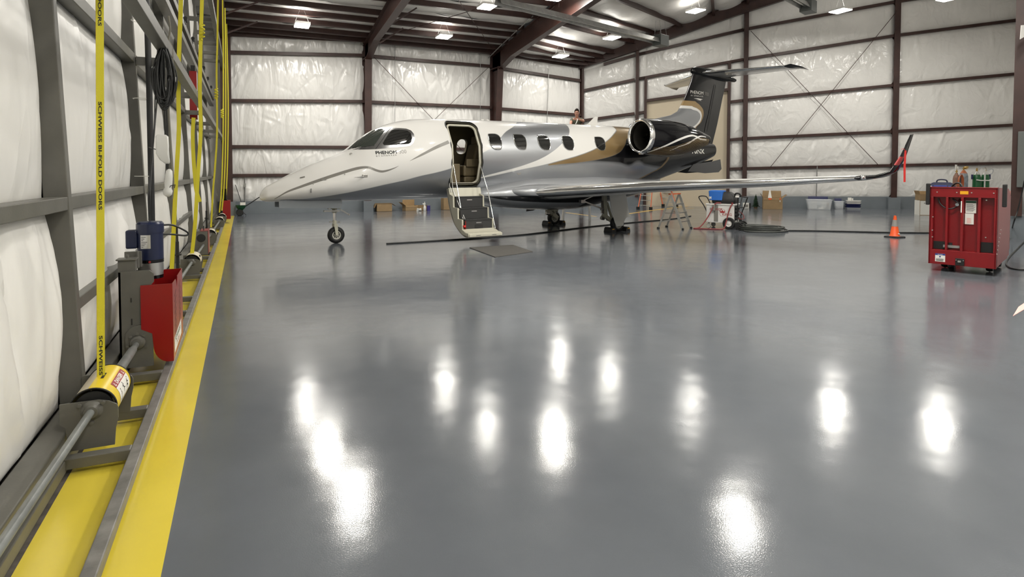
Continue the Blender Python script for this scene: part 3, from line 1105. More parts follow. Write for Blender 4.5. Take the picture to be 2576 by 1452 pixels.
    return t


drum(4.02, 4.52, 'cream and yellow strap drum with DANGER sticker nearest the camera', True)
drum(10.2, 10.65, 'cream strap drum just past the red motor guard', False)
drum(14.6, 15.05, 'cream strap drum beside the small red faced gearbox', False)
drum(18.7, 19.15, 'small cream strap drum, second from the far end of the shaft', False)
drum(20.35, 20.75, 'small cream strap drum next to the far red guard box', False)


# ---- lift straps
def ribbon(pts, w, wdir, th=0.004, n=6):
    """flat webbing along pts, width vector wdir"""
    P = spline(pts, n) if len(pts) > 2 else [Vector(p) for p in pts]
    mb = MB()
    red = MB()
    for k, p in enumerate(P):
        pass
    rings = []
    for i, p in enumerate(P):
        a, b = P[max(0, i - 1)], P[min(len(P) - 1, i + 1)]
        tng = (b - a).normalized()
        wd = Vector(wdir)
        wd = (wd - tng * wd.dot(tng)).normalized()
        nn = tng.cross(wd).normalized()
        rings.append([p - wd * w / 2 - nn * th / 2, p + wd * w / 2 - nn * th / 2, p + wd * w / 2 + nn * th / 2, p - wd * w / 2 + nn * th / 2])
    mb.loft(rings)
    edge = [r[0] for r in rings]
    return mb, rings


def lift_strap(label, pts, w=0.042, wdir=(1, 0.1, 0), text=None):
    mb, rings = ribbon(pts, w, wdir)
    t = thing('lift_strap', label, 'strap', rings[-1][0], group='yellow lift straps of the door')
    off = Vector(rings[-1][0])
    mb.v = [tuple(Vector(v) - off) for v in mb.v]
    mb.build('webbing', 'strap', t)
    ed = MB()
    for r0, r1 in zip(rings[:-1], rings[1:]):
        e = Vector(wdir).normalized() * 0.005
        ed.add([Vector(r0[0]) - e * .2 - off, Vector(r0[0]) + e - off + Vector((0, -.0012, 0)), Vector(r1[0]) + e - off + Vector((0, -.0012, 0)), Vector(r1[0]) - e * .2 - off], [(0, 1, 2, 3)])
    ed.build('red_edge_stripe', 'strapred', t)
    return t, off


top = Vector((-.70, 4.33, 6.9))
bot = Vector((-.803, 4.275, .40))
t, off = lift_strap('wide yellow lift strap with printed lettering, nearest the camera', [top, bot], 0.040, (1, 0.12, 0))
dirn = (bot - top).normalized()
wx = Vector((1, .12, 0)).normalized()


def strap_text(body, z0, z1, sz):
    vs, fs = text_mesh(body, sz, bold=0.0006)
    wd = max(v[0] for v in vs)
    k = (z0 - z1) / wd
    q0 = top + dirn * ((top.z - z0) / -dirn.z)
    nrm = Vector((0.12, -1, 0)).normalized() * .0035
    mb = MB()
    mb.add([q0 + dirn * (x * k) + wx * (y - sz * .35) + nrm - off for x, y in vs], fs)
    mb.build('printed_lettering', 'ink', t)


strap_text('SCHWEISS BI-FOLD DOORS', 2.07, 1.42, 0.024)
strap_text('SCHWEISS BI-FOLD DOORS', 3.17, 2.52, 0.024)
strap_text('SCHWEISS', .66, .42, 0.024)


def pxs(l, y):
    return [at_y(px, py, y) for px, py in l]


lift_strap('yellow lift strap hanging in front of the second door bay', pxs([(458, -260), (455, 0), (450, 150), (449, 250), (450, 330), (443, 450), (436, 600), (430, 720)], 9.0), .05)
lift_strap('wavy yellow lift strap wound onto the drum past the motor guard', pxs([(511, -180), (508, 0), (505, 100), (503, 230), (505, 330), (498, 440), (491, 560), (482, 648)], 10.4), .052)
lift_strap('loose yellow strap end dangling short of the low girt', pxs([(487, 296), (485, 340), (487, 400), (491, 450), (494, 480), (503, 508)], 11.0), .055)
lift_strap('slim yellow lift strap over the drum by the small gearbox', pxs([(549, -60), (547, 100), (545, 180), (546, 330), (541, 420), (536, 480), (531, 572)], 14.8), .036)
lift_strap('far yellow lift strap, third from the corner column', pxs([(560, 0), (562, 190), (561, 360), (557, 480), (552, 535)], 18.9), .036)
lift_strap('far yellow lift strap, second from the corner column', pxs([(566, 20), (568, 220), (567, 380), (563, 480), (558, 530)], 20.5), .036)
lift_strap('far yellow lift strap, nearest the corner column', pxs([(570, 60), (574, 250), (573, 380), (570, 470), (568, 500)], 23.0), .036)
for i, (px, py, y) in enumerate(((509, 80, 10.35), (544, 235, 14.75), (559, 285, 18.7))):
    p = at_y(px, py, y)
    k = MB()
    q = [p + Vector((0.03 * math.sin(a * 2.3), 0.03 * math.cos(a * 1.7), 0.12 - a * 0.022)) for a in np.linspace(0, 11, 60)]
    k.tube(q, 0.010 * (1 + .3 * i), 6)
    tag(k.build('strap_knot', 'strap', smooth=60), ['yellow strap knot tied high on the wavy strap', 'yellow strap knot tied behind the slim strap', 'yellow strap knot tied near the far corner'][i], 'knot')


# ---- drive motor with red guard
mt = thing('door_drive_motor', 'navy electric door motor above a red slotted guard on grey plates', 'motor', (-.75, 5.5, 0))
X0, Y0 = -.75, 5.5
MB().prism([(-.155, .10), (.045, .10), (.045, .70), (.06, .74), (.085, .77), (.085, .835), (.055, .865), (-.155, .865)], (0, 0, 0), (1, 0, 0), (0, 0, 1), -0.014).build('mount_plate', 'grey', mt)
g = MB()
for x in (-.07,):
    g.box((x - .004, -.0152, .62), (x + .004, -.014, .655))
    g.box((x - .002, -.0152, .44), (x + .006, -.014, .49))
g.each('slot', 'ink', mt)
MB().box((-.155, 0.0, .10), (-.14, .5, .86)).box((-.155, .5, .1), (.0, .512, .8)).build('mount_plate', 'grey', mt)
pts = [(-.11, .10), (.075, .10), (.075, .32)] + [(-.02 + .095 * math.cos(math.radians(a)), .34 + .095 * math.sin(math.radians(a))) for a in range(0, 181, 15)] + [(-.115, .2)]
MB().prism(pts, (0, -.02, 0), (1, 0, 0), (0, 0, 1), -0.014).build('bearing_plate', 'grey', mt)
be = MB().lathe([(-.035, .055), (-.045, .05), (-.05, .036), (-.075, .034), (-.077, .02)], (-.03, 0, .30), (0, 1, 0), 24)
for a in (50, 90, 130, 200, 330):
    be.cyl((-.03 + .07 * math.cos(math.radians(a)), -.035, .30 + .07 * math.sin(math.radians(a))), (-.03 + .07 * math.cos(math.radians(a)), -.045, .30 + .07 * math.sin(math.radians(a))), .011, n=8)
be.build('bearing', 'grey', mt, smooth=35)
gd = MB()
x0, x1, zb, zt, yb2 = -.005, .213, .12, .75, .80
poly = [(x0, zt), (x0, .40), (x0 + .075, .36), (x0 + .082, .26)] + [(x0 + .082 + .11 * (1 - math.cos(math.radians(a))), .26 - .14 * math.sin(math.radians(a))) for a in range(10, 91, 10)] + [(x1, zb), (x1, zt)]
gd.prism(poly, (0, -.024, 0), (1, 0, 0), (0, 0, 1), -0.004)
gd.prism([(x0, .25), (x1, .25), (x1, zt), (x0, zt)], (0, yb2, 0), (1, 0, 0), (0, 0, 1), -0.004)
gd.box((x0, 0, .40), (x0 + .004, yb2, zt))
gd.prism([(-.024, zb), (yb2, zb + .02), (yb2, zt), (yb2 * .45, zt), (yb2 * .45, zt - .02), (yb2 * .40, zt - .10), (yb2 * .34, zt - .035), (yb2 * .28, zt - .005), (-.024, zt)],
         (x1, 0, 0), (0, 1, 0), (0, 0, 1), 0.004)
guard = gd.build('guard', 'red', mt)
sl = MB()
for c in range(2):
    for r in range(8):
        y = .17 + c * .33 + (0.03 if c else 0)
        z = .30 + r * .05 - (.0 if c else .02)
        if c == 0 and r > 7 or (c and r < 1):
            continue
        sl.add([(x1 + .0046, y - .06, z - .016), (x1 + .0046, y + .06, z + .022), (x1 + .0046, y + .06, z + .034), (x1 + .0046, y - .06, z - .004)], [(0, 1, 2, 3)])
sl.each('vent_slot', 'ink', guard)
st = MB()
st.add([(x1 + .0046, .06, .16), (x1 + .0046, .62, .19), (x1 + .0046, .62, .32), (x1 + .0046, .06, .29)], [(0, 1, 2, 3)], 0)
write_on(st, 'SCHWEISS', (x1 + .0054, .12, .235), (0, 1, .05), (0, 0, 1), .06, .42, 1)
write_on(st, 'DOORS', (x1 + .0054, .22, .19), (0, 1, .05), (0, 0, 1), .045, .22, 2)
st.build('maker_sticker', ['paper', 'green', 'dangerred'], guard)
mc = (.015, .42, 0)
mb = MB()
mb.lathe([(.90, .098), (1.13, .098), (1.13, .104), (1.205, .104), (1.222, .09), (1.228, .02)], mc, (0, 0, 1), 36)
mb.build('motor_body', 'navy', mt, smooth=35)
MB().lathe([(.765, .094), (.80, .094), (.80, .097), (.875, .097)], mc, (0, 0, 1), 36, caps=False).build('adapter_ring', 'alu', mt, smooth=35)
MB().lathe([(.74, .05), (.74, .095), (.768, .095)], mc, (0, 0, 1), 36).lathe([(.875, .099), (.902, .099)], mc, (0, 0, 1), 36, caps=False).each('seal_ring', 'blackgloss', mt, smooth=35)
MB().cyl((mc[0] + .005, mc[1] - .101, .888), (mc[0] + .005, mc[1] - .106, .888), .010, n=14).each('red_plug', 'dangerred', mt)
MB().box((mc[0] - .175, mc[1] - .05, 1.0), (mc[0] - .09, mc[1] + .06, 1.155)).build('junction_box', 'navy', mt, bevel=.012)
pl = MB()
vs = []
for i in range(9):
    a = math.radians(-128 + 46 * i / 8)
    vs += [(mc[0] + .0992 * math.cos(a), mc[1] + .0992 * math.sin(a), 1.0), (mc[0] + .0992 * math.cos(a), mc[1] + .0992 * math.sin(a), 1.115)]
pl.add(vs, [(2 * i, 2 * i + 2, 2 * i + 3, 2 * i + 1) for i in range(8)], 0)
for r in range(7):
    vs = []
    for i in range(5):
        a = math.radians(-124 + (10 + 6 * ((r * 5) % 4)) * i / 4)
        z = 1.012 + r * .014
        vs += [(mc[0] + .0996 * math.cos(a), mc[1] + .0996 * math.sin(a), z), (mc[0] + .0996 * math.cos(a), mc[1] + .0996 * math.sin(a), z + .004)]
    pl.add(vs, [(2 * i, 2 * i + 2, 2 * i + 3, 2 * i + 1) for i in range(4)], 1)
pl.build('name_plate', ['alu', 'ink'], mt)
MB().tube(spline([(mc[0] + .09, mc[1], 1.19), (mc[0] + .17, mc[1] + .05, 1.18), (mc[0] + .27, mc[1] + .12, 1.11), (mc[0] + .26, mc[1] + .12, 1.08), (mc[0] + .16, mc[1] + .06, 1.10), (mc[0] + .09, mc[1], 1.11)], 8), 0.008, 8).build('wire_loop', 'cableblack', mt, smooth=60)
bk = MB().box((-.16, .02, .86), (-.04, .10, .95)).box((-.17, .0, .95), (-.03, .12, .962)).cyl((-.10, .06, .96), (-.10, .06, .99), .012, n=8)
bk.cyl((-.05, .2, .86), (-.05, .2, 1.0), .012, n=8).box((-.15, .25, .86), (-.03, .28, .99))
bk.build('tension_bracket', 'grey', mt, bevel=.003)

# ---- second gearbox and red guards further along
gx = thing('shaft_gearbox', 'small grey gearbox with red room side, halfway along the shaft', 'gearbox', (-.74, 12.6, 0))
MB().box((-.12, 0, .08), (.115, .5, .53)).build('housing', 'grey', gx, bevel=.004)
MB().box((.115, -.002, .10), (.121, .5, .535)).box((-.02, .0, .53), (.121, .5, .536)).build('guard', 'red', gx)
MB().lathe([(-.004, .075), (-.012, .07), (-.014, .03)], (-.0, 0, .40), (0, 1, 0), 20).cyl((-.05, -.004, .44), (-.05, -.012, .44), .01, n=8).cyl((.05, -.004, .44), (.05, -.012, .44), .01, n=8).build('bearing', 'black', gx, smooth=35)
MB().cyl((.04, .1, .53), (.04, .1, .62), .008, n=8).cyl((-.02, .1, .53), (-.02, .1, .58), .008, n=8).each('stud', 'black', gx)
rb = thing('shaft_guard', 'red guard box at the far end of the drive shaft by the corner', 'guard', (-.50, 21.0, 0))
MB().box((-.11, 0, .14), (.11, .45, .73)).build('guard', 'red', rb)
MB().box((-.13, .1, .76), (.0, .28, 1.10)).box((-.1, .06, .70), (.03, .3, .76)).build('motor', 'blackgloss', rb, bevel=.01)
ub = thing('limit_box', 'tall red box hanging between the middle door rails', 'box', (-.93, 14.15, 2.75))
MB().box((-.07, 0, 0), (.07, .16, 1.0)).build('housing', 'red', ub, bevel=.004)
MB().box((.0705, .005, .02), (.073, .155, .98)).build('side_label', 'paper', ub)
MB().box((-.04, .02, 1.0), (.04, .12, 1.12)).build('top_bracket', 'black', ub)

# ---- spring latch rods standing by the door
for (y, lab) in ((10.0, 'black threaded tension rod upright behind the second drum'), (17.6, 'grey tension rod upright by the far drums')):
    r = MB().cyl((-.90, y, .1), (-.90, y, .62), .022, n=10).cyl((-.90, y, .62), (-.90, y, .85), .012, n=8).box((-.95, y - .05, .42), (-.85, y + .05, .435))
    tag(r.build('tension_rod', 'black', smooth=40), lab, 'rod')

# ---- cable coil, cords, rope, wrapped sockets
cp = at_x(400, 110, -.70)
cc = thing('cable_coil', 'black electric cable coiled on the middle door rail', 'cable', (-.66, cp.y, 2.80))
for k in range(26):
    w = rnd.uniform(.012, .105)
    h = .27 + rnd.uniform(-.05, .05)
    yo = rnd.uniform(-.06, .06)
    sk_ = rnd.uniform(-.03, .03)
    pts = []
    for i in range(30):
        a = 2 * PI * i / 30
        v_ = math.sin(a)
        pts.append((w * math.cos(a) * (1.0 - .55 * max(0, v_) ** 1.5) + sk_ * (1 - v_) * .5, yo + .02 * math.sin(a * 2 + k) + .25 * w * math.cos(a), -.25 + h * v_))
    MB().tube(pts, .0065, 6, closed=True).each('coil_turn', 'cableblack', cc, smooth=70)
wr_ = MB().tube([(-.03, 0, .0), (0, .02, .06), (.03, 0, -.03), (0, -.03, -.06)], .012, 6, closed=True)
wr_.build('tie', 'black', cc, smooth=60)
yv = cp.y
c = MB().tube(spline([(-.72, yv + .1, 2.85), (-.735, yv, 2.45), (-.745, yv - .1, 2.0), (-.75, 6.0, 1.5), (-.745, 5.95, 1.23)], 8), .006, 6)
tag(c.build('power_cord', 'cableblack', smooth=60), 'thin black cord from the coil down to the motor top, left strand', 'cord')
c = MB().tube(spline([(-.71, yv + .1, 2.86), (-.72, yv, 2.4), (-.742, yv - .1, 2.0), (-.735, 6.0, 1.55), (-.738, 5.96, 1.23)], 8), .006, 6)
tag(c.build('power_cord', 'cableblack', smooth=60), 'thin black cord from the coil down to the motor top, right strand', 'cord')
Yc = 6.9


def pc(px, py, y=Yc):
    return at_y(px, py, y)


for q, lab in (([(413, 262), (414, 300), (417, 380), (419, 425)], 'short black cord into the upper wrapped socket, left one'),
               ([(418, 262), (420, 320), (422, 390), (423, 428)], 'short black cord into the lower wrapped socket, right one')):
    c = MB().tube(spline([pc(*p) for p in q], 6), .007, 6)
    tag(c.build('drop_cord', 'cableblack', smooth=60), lab, 'cord')
rp = MB().tube(spline([pc(424, 40), pc(428, 75), pc(424, 100), pc(432, 120), pc(434, 160), pc(430, 210), pc(424, 260), pc(427, 340), pc(430, 400), pc(436, 455), pc(433, 500)], 6), .010, 6)
tag(rp.build('tag_rope', 'rope', smooth=60), 'grey rope knotted over the rail, hanging beside the coil', 'rope')
wl = Vector(pc(409, 372))
w = thing('wrapped_socket', 'white plastic wrapped socket on the wall beside the hanging cords', 'socket', (wl.x, wl.y, wl.z))
MB().loft([[(sx * .055 * k + dx, .05 * sy * k, z) for sx, sy in ((-1, -1), (1, -1), (1, 1), (-1, 1))] for z, k, dx in ((.13, .7, -.005), (.11, 1, 0), (.02, 1.02, .003), (-.06, 1, 0), (-.12, .8, .02), (-.16, .35, .04))]).build('wrap', 'rag', w, smooth=60, bevel=.01)
MB().tube([(-.05, 0, -.02), (-.12, 0, .005)], .005, 6).build('switch_lever', 'grey', w)
wl = Vector(pc(424, 460))
w = thing('wrapped_plug', 'white plastic wrapped plug dangling from the black cords', 'plug', (wl.x, wl.y, wl.z))
MB().lathe([(.14, .012), (.12, .03), (.07, .036), (.0, .038), (-.05, .032), (-.08, .045), (-.12, .04), (-.14, .015)], (0, 0, 0), (.08, 0, 1), 10).build('wrap', 'rag', w, smooth=70)
MB().tube([(.02, -.03, -.03), (.06, -.02, -.02), (.05, .02, -.05), (0, -.02, -.07)], .004, 6, closed=True).build('cord_loop', 'cableblack', w)
# black conduit strapped to the second post
p2 = thing('conduit', 'black conduit strapped to the door post behind the motor', 'conduit', (-.95, 7.66, .2))
MB().tube([(-.035, .02, 6.3), (.02, -.04, 2.9), (.025, -.04, 2.3), (.02, 0, .8), (.015, 0, 0)], .030, 10).build('pipe', 'cableblack', p2, smooth=60)
for z in (.85, 1.4, 2.25, 3.1):
    MB().tube([(-.055 + .085 * math.cos(a), .02 + .085 * math.sin(a), z) for a in np.linspace(0, 2 * PI, 20)[:-1]], .004, 5, closed=True).build('tie', 'paper', p2)

# ------------------------------------------------------------------ the business jet
JA = math.atan2(0.12854, 0.99170)
JO = Vector((1.93, 14.17, 0))
JD = Vector((math.cos(JA), math.sin(JA), 0))
JN = Vector((-math.sin(JA), math.cos(JA), 0))
jet = thing('business_jet', 'white, silver and black twin engine business jet with its airstair open', 'airplane', JO, JA)


def jl(px, py, off):
    """the point of a picture ray that lies off metres nearer than the jet's middle plane, in jet axes (aft, away, up)"""
    p = at_p(px, py, JO - JN * off, JN) - JO
    return Vector((p.dot(JD), p.dot(JN), p.z))


def smooth_prof(pts, lo, hi, sig=0.12):
    xs = np.linspace(lo, hi, 1200)
    y = np.interp(xs, [p[0] for p in pts], [p[1] for p in pts])
    st = xs[1] - xs[0]
    k = int(3 * sig / st)
    ker = np.exp(-0.5 * (np.arange(-k, k + 1) * st / sig) ** 2)
    ker /= ker.sum()
    yp = np.concatenate([2 * y[0] - y[1:k + 1][::-1], y, 2 * y[-1] - y[-k - 1:-1][::-1]])
    return lambda x: np.interp(x, xs, np.convolve(yp, ker, 'valid'))


X_NOSE, X_TAIL = -1.63, 12.93
_top = smooth_prof([(-1.63, 1.24), (-1.53, 1.31), (-1.3, 1.43), (-1.06, 1.57), (-.61, 1.80), (.03, 2.05), (.22, 2.14), (.53, 2.40), (.77, 2.575), (.98, 2.69), (1.23, 2.79), (1.51, 2.87),
                    (1.81, 2.93), (2.34, 2.965), (3.66, 3.0), (8, 3.03), (8.6, 3.02), (9.2, 3.0), (10, 2.93), (11, 2.82), (12, 2.70), (12.6, 2.63), (12.93, 2.58)], X_NOSE, X_TAIL, .07)
_bot = smooth_prof([(-1.63, 1.0), (-1.25, .985), (-.6, .975), (0, .97), (8, 1.0), (8.6, 1.06), (9.3, 1.18), (10.2, 1.40), (11.4, 1.72), (12.4, 2.0), (12.93, 2.2)], X_NOSE, X_TAIL, .12)
_hw = smooth_prof([(-1.63, .20), (-1.5, .27), (-1.3, .36), (-1, .47), (-.6, .58), (0, .70), (.5, .78), (1, .84), (1.5, .875), (2, .90), (8, .90), (9, .84), (10, .68), (11, .48), (12, .30), (12.93, .13)], X_NOSE, X_TAIL, .12)


def tipk(x):
    """roundness of the two ends"""
    a = np.clip((x - X_NOSE) / .14, 0, 1)
    b = np.clip((X_TAIL - x) / .10, 0, 1)
    return np.sqrt(1 - (1 - a) ** 2) * np.sqrt(1 - (1 - b) ** 2)


def fus(x):
    t, b, w = float(_top(x)), float(_bot(x)), float(_hw(x))
    k = float(tipk(np.array(x)))
    m = b + (t - b) * (0.40 if x < 0 else 0.40 + 0.10 * min(1.0, x / 2.0))
    mc = b + (t - b) * .42
    return m * 1.0, (t - m) * k, (m - b) * k, w * k


def surf_y(x, z):
    m, ru, rl, w = fus(x)
    q = (z - m) / (ru if z > m else rl) if (ru > 1e-6) else 0
    q = max(-0.9999, min(0.9999, q))
    return w * math.sqrt(1 - q * q)


def surf_n(x, z):
    e = 0.01
    gx = (surf_y(x + e, z) - surf_y(x - e, z)) / (2 * e)
    gzz = (surf_y(x, z + e) - surf_y(x, z - e)) / (2 * e)
    return Vector((-gx, -1, -gzz)).normalized() if False else Vector((-gx, 1.0, -gzz)).normalized()


def hit(px, py):
    """(x, z) where a picture ray meets the near side of the fuselage"""
    off = .7
    for _ in range(40):
        p = jl(px, py, off)
        y = surf_y(p.x, p.z)
        off += (y - off) * .5
    return p.x, p.z


def fpt(x, z, off=0.0):
    """point on the near skin, lifted by off"""
    y = surf_y(x, z)
    n = surf_n(x, z)
    return Vector((x + n.x * off, -(y + n.y * off), z + n.z * off))


# ---- livery as curves z(x) read by a shader
def fcurve(nt, val, pts, xlo, xhi, ylo, yhi):
    n = nt.nodes.new('ShaderNodeFloatCurve')
    c = n.mapping.curves[0]
    pts = sorted((min(max((x - xlo) / (xhi - xlo), 0), 1), min(max((y - ylo) / (yhi - ylo), 0), 1)) for x, y in pts)
    q = []
    for p in pts:
        if q and p[0] - q[-1][0] < 0.0008:
            continue
        q.append(p)
    while len(c.points) < len(q):
        c.points.new(0.5, 0.5)
    for cp_, (x, y) in zip(c.points, q):
        cp_.location = (x, y)
        cp_.handle_type = 'AUTO'
    n.mapping.use_clip = True
    n.mapping.update()
    nt.links.new(mapr(nt, val, xlo, xhi, 0, 1), n.inputs['Value'])
    return mapr(nt, n.outputs[0], 0, 1, ylo, yhi)


def above(nt, a, b, soft=0.006):
    """1 where a > b"""
    return mapr(nt, mth(nt, 'SUBTRACT', a, b), -soft, soft, 0, 1)


def mixc(nt, fac, c0, c1):
    n = nt.nodes.new('ShaderNodeMix')
    n.data_type = 'RGBA'
    nt.links.new(fac, n.inputs[0])
    for i, c in ((6, c0), (7, c1)):
        if isinstance(c, tuple):
            n.inputs[i].default_value = (*c, 1)
        else:
            nt.links.new(c, n.inputs[i])
    return n.outputs[2]


SILVER, WHITE, TAN, BLACK = (0.36, 0.372, 0.39), (0.77, 0.76, 0.735), (0.30, 0.205, 0.095), (0.006, 0.006, 0.007)


def paint(name):
    m = bpy.data.materials.new(name)
    m.use_nodes = True
    nt = m.node_tree
    b = nt.nodes['Principled BSDF']
    b.inputs['Coat Weight'].default_value = 1.0
    b.inputs['Coat Roughness'].default_value = 0.03
    b.inputs['Specular IOR Level'].default_value = 0.12
    sx = nt.nodes.new('ShaderNodeSeparateXYZ')
    nt.links.new(nt.nodes.new('ShaderNodeTexCoord').outputs['Object'], sx.inputs[0])
    return m, nt, b, sx.outputs[0], sx.outputs[1], sx.outputs[2]


def H_(l):
    return [hit(*p) for p in l]


Bc = [(-2, .9), (-1.3, .9)] + H_([(701, 504), (764, 501), (813, 495), (863, 487), (913, 477), (962, 466), (1012, 455), (1061, 442), (1098, 434), (1136, 423), (1175, 406), (1214, 385), (1236, 372)])
Bc += H_([(1255, 352), (1272, 332), (1292, 318)]) + [(5.2, 3.25), (5.6, 3.9), (14, 3.9)]
Wt = [(-2, .6), (3.0, .9), (3.25, 1.5)] + H_([(1205, 447), (1220, 442.5), (1256, 433), (1291, 424), (1326, 413), (1361, 399), (1391, 381), (1412, 363)]) + [(hit(1428, 345)[0], hit(1428, 345)[1])]
xw = hit(1434, 322)[0]
Wt += [(xw, 2.95), (xw + .12, 3.9), (14, 3.9)]
Wb = [(-2, .6), (3.0, 1.0), (3.25, 1.49)] + H_([(1205, 449), (1220, 446.5), (1267, 436.5), (1314, 426), (1358, 417), (1408, 404), (1454, 391), (1501, 372), (1525, 355), (1543, 337)])
xb_ = hit(1550, 326)[0]
Wb += [(xb_, 2.9), (xb_ + .1, 3.5), (xb_ + .2, 3.9), (14, 3.9)]
Tb = [(-2, 3.9), (5.4, 3.9)]
Tb = [(x, y + .02) for x, y in Wb if x < hit(1340, 430)[0]] + H_([(1345, 420), (1358, 418.5), (1408, 413.5), (1466, 407.6), (1525, 397), (1556, 385), (1572, 366), (1586, 345)]) + [(8.75, 2.65), (9.1, 2.9), (9.4, 3.4), (14, 3.9)]
Kb = [(-2, 3.9), (6.6, 3.9)]
Kb = [(x, y + .04) for x, y in Wb if x < hit(1320, 430)[0]] + H_([(1330, 422), (1345, 421), (1408, 414.5), (1466, 408.5), (1500, 408), (1530, 409.5), (1560, 412), (1580, 417)]) + [(8.6, 1.95), (8.9, 1.85), (14, 1.85)]
XBp = [(2.6, 9.95)] + [(z, x) for x, z in H_([(1684, 396), (1673, 413), (1658, 426), (1642, 434), (1615, 448), (1592, 458)])] + [(1.0, 8.4)]

m, nt, b, X, Y, Z = paint('fuselage_livery')
side = mapr(nt, Y, -0.02, 0.02, 1, 0)
Bv, Wtv, Wbv, Tbv, Kbv = [fcurve(nt, X, p, -2, 14, .6, 4.0) for p in (Bc, Wt, Wb, Tb, Kb)]
mw = mth(nt, 'MAXIMUM', above(nt, Z, Bv, .007), mth(nt, 'MULTIPLY', above(nt, Z, Wbv), above(nt, Wtv, Z)))
tn = mth(nt, 'MULTIPLY', above(nt, Z, Tbv), above(nt, mth(nt, 'SUBTRACT', Wbv, .02), Z))
tn = mth(nt, 'MULTIPLY', tn, above(nt, X, mth(nt, 'ADD', 5.35, mth(nt, 'MULTIPLY', Z, 0)), .02))
bk = mth(nt, 'MULTIPLY', above(nt, Z, Kbv, .05), above(nt, Tbv, Z, .008))
bk = mth(nt, 'MULTIPLY', bk, above(nt, X, mth(nt, 'ADD', 5.6, mth(nt, 'MULTIPLY', Z, 0)), .3))
XBv = fcurve(nt, Z, XBp, .9, 2.7, 8.0, 10.4)
tail = above(nt, X, XBv, .01)
tailt = above(nt, X, mth(nt, 'SUBTRACT', XBv, .11), .01)
col = mixc(nt, mw, SILVER, WHITE)
col = mixc(nt, tn, col, TAN)
col = mixc(nt, bk, col, BLACK)
lowz = above(nt, mth(nt, 'ADD', 2.1, mth(nt, 'MULTIPLY', X, 0)), Z, .02)
col = mixc(nt, mth(nt, 'MULTIPLY', tailt, lowz), col, TAN)
col = mixc(nt, tail, col, BLACK)
nt.links.new(col, b.inputs['Base Color'])
solid = mth(nt, 'MAXIMUM', mw, mth(nt, 'MAXIMUM', bk, tail))
nt.links.new(mapr(nt, solid, 0, 1, 0.75, 0.0), b.inputs['Metallic'])
nt.links.new(mapr(nt, solid, 0, 1, 0.38, 0.30), b.inputs['Roughness'])
FUS = m

# ---- fuselage shell
NX, NT = 300, 128
xs = np.concatenate([X_NOSE + (1 - np.cos(np.linspace(0, PI / 2, 26))) * .3, np.linspace(X_NOSE + .31, X_TAIL - .16, NX), X_TAIL - .15 + np.sin(np.linspace(0, PI / 2, 12)) * .15])
fb = MB()
rings = []
for x in xs[1:-1]:
    mz, ru, rl, w = fus(x)
    rr = []
    for i in range(NT):
        a = 2 * PI * i / NT
        s_, c_ = math.sin(a), math.cos(a)
        rr.append((x, w * s_, mz + (ru if c_ > 0 else rl) * c_))
    rings.append(rr)
fb.loft(rings)
fus_o = fb.build('fuselage', FUS, jet, smooth=40)


def cut(o, mbs, mats_extra):
    """carve closed shapes out of o; the cut walls take the shapes' own materials"""
    for mbx, mm in mbs:
        c = mbx.build('cutter', mm)
        c.parent = o.parent
        md = o.modifiers.new('cut', 'BOOLEAN')
        md.object = c
        md.operation = 'DIFFERENCE'
        md.solver = 'EXACT'
        md.material_mode = 'TRANSFER'
        bpy.context.view_layer.update()
        dg = bpy.context.evaluated_depsgraph_get()
        me = bpy.data.meshes.new_from_object(o.evaluated_get(dg))
        o.modifiers.clear()
        old = o.data
        o.data = me
        bpy.data.meshes.remove(old)
        bpy.data.objects.remove(c)


dx0, dx1, dz0, dz1 = 2.53, 3.375, 1.27, 2.90
dc = MB().prism(rrect(dx1 - dx0, dz1 - dz0, .16, 6, (dx0 + dx1) / 2, (dz0 + dz1) / 2), (0, -.2, 0), (1, 0, 0), (0, 0, 1), 1.2)
# walls of the cabin just inside the doorway
ic = MB()
rg = []
for x in (2.30, 4.1):
    rr = []
    for i in range(28):
        a = 2 * PI * i / 28
        rr.append((x, .80 * math.sin(a), 2.02 + .88 * max(math.cos(a), -.74)))
    rg.append(rr)
ic.loft(rg)
far = MB().prism(rrect(.30, .40, .12, 5, 3.62, 2.33), (0, 1.4, 0), (1, 0, 0), (0, 0, 1), 1.0)
cut(fus_o, [(dc, 'ivory'), (ic, 'cabin'), (far, 'cabin')], None)
fus_o.data.name = 'fuselage'
fus_o.data.polygons.foreach_set('use_smooth', [True] * len(fus_o.data.polygons))
fus_o.data.set_sharp_from_angle(angle=math.radians(40))


def patch(outline, off, name, mt, parent, rings=6, smooth=60):
    """a panel that hugs the near skin, outline in (x, z), with its own small thickness"""
    mbp = MB()
    cx = sum(p[0] for p in outline) / len(outline)
    cz = sum(p[1] for p in outline) / len(outline)
    n = len(outline)
    vs = [fpt(cx, cz, off)]
    for k in range(1, rings + 1):
        f = k / rings
        vs += [fpt(cx + (x - cx) * f, cz + (z - cz) * f, off) for x, z in outline]
    vs += [fpt(x, z, -.004) for x, z in outline]
    fs = [(0, 1 + i, 1 + (i + 1) % n) for i in range(n)]
    for k in range(rings):
        for i in range(n):
            j = (i + 1) % n
            fs.append((1 + k * n + i, 1 + (k + 1) * n + i, 1 + (k + 1) * n + j, 1 + k * n + j))
    mbp.add(vs, fs)
    return mbp.build(name, mt, parent, smooth=smooth)


def dense(outline, k=6, closed=True):
    P = [Vector((x, 0, z)) for x, z in outline]
    out = []
    m_ = len(P)
    for i in range(m_ if closed else m_ - 1):
        for t in range(k):
            q = P[i].lerp(P[(i + 1) % m_], t / k)
            out.append((q.x, q.z))
    if not closed:
        out.append((P[-1].x, P[-1].z))
    return out


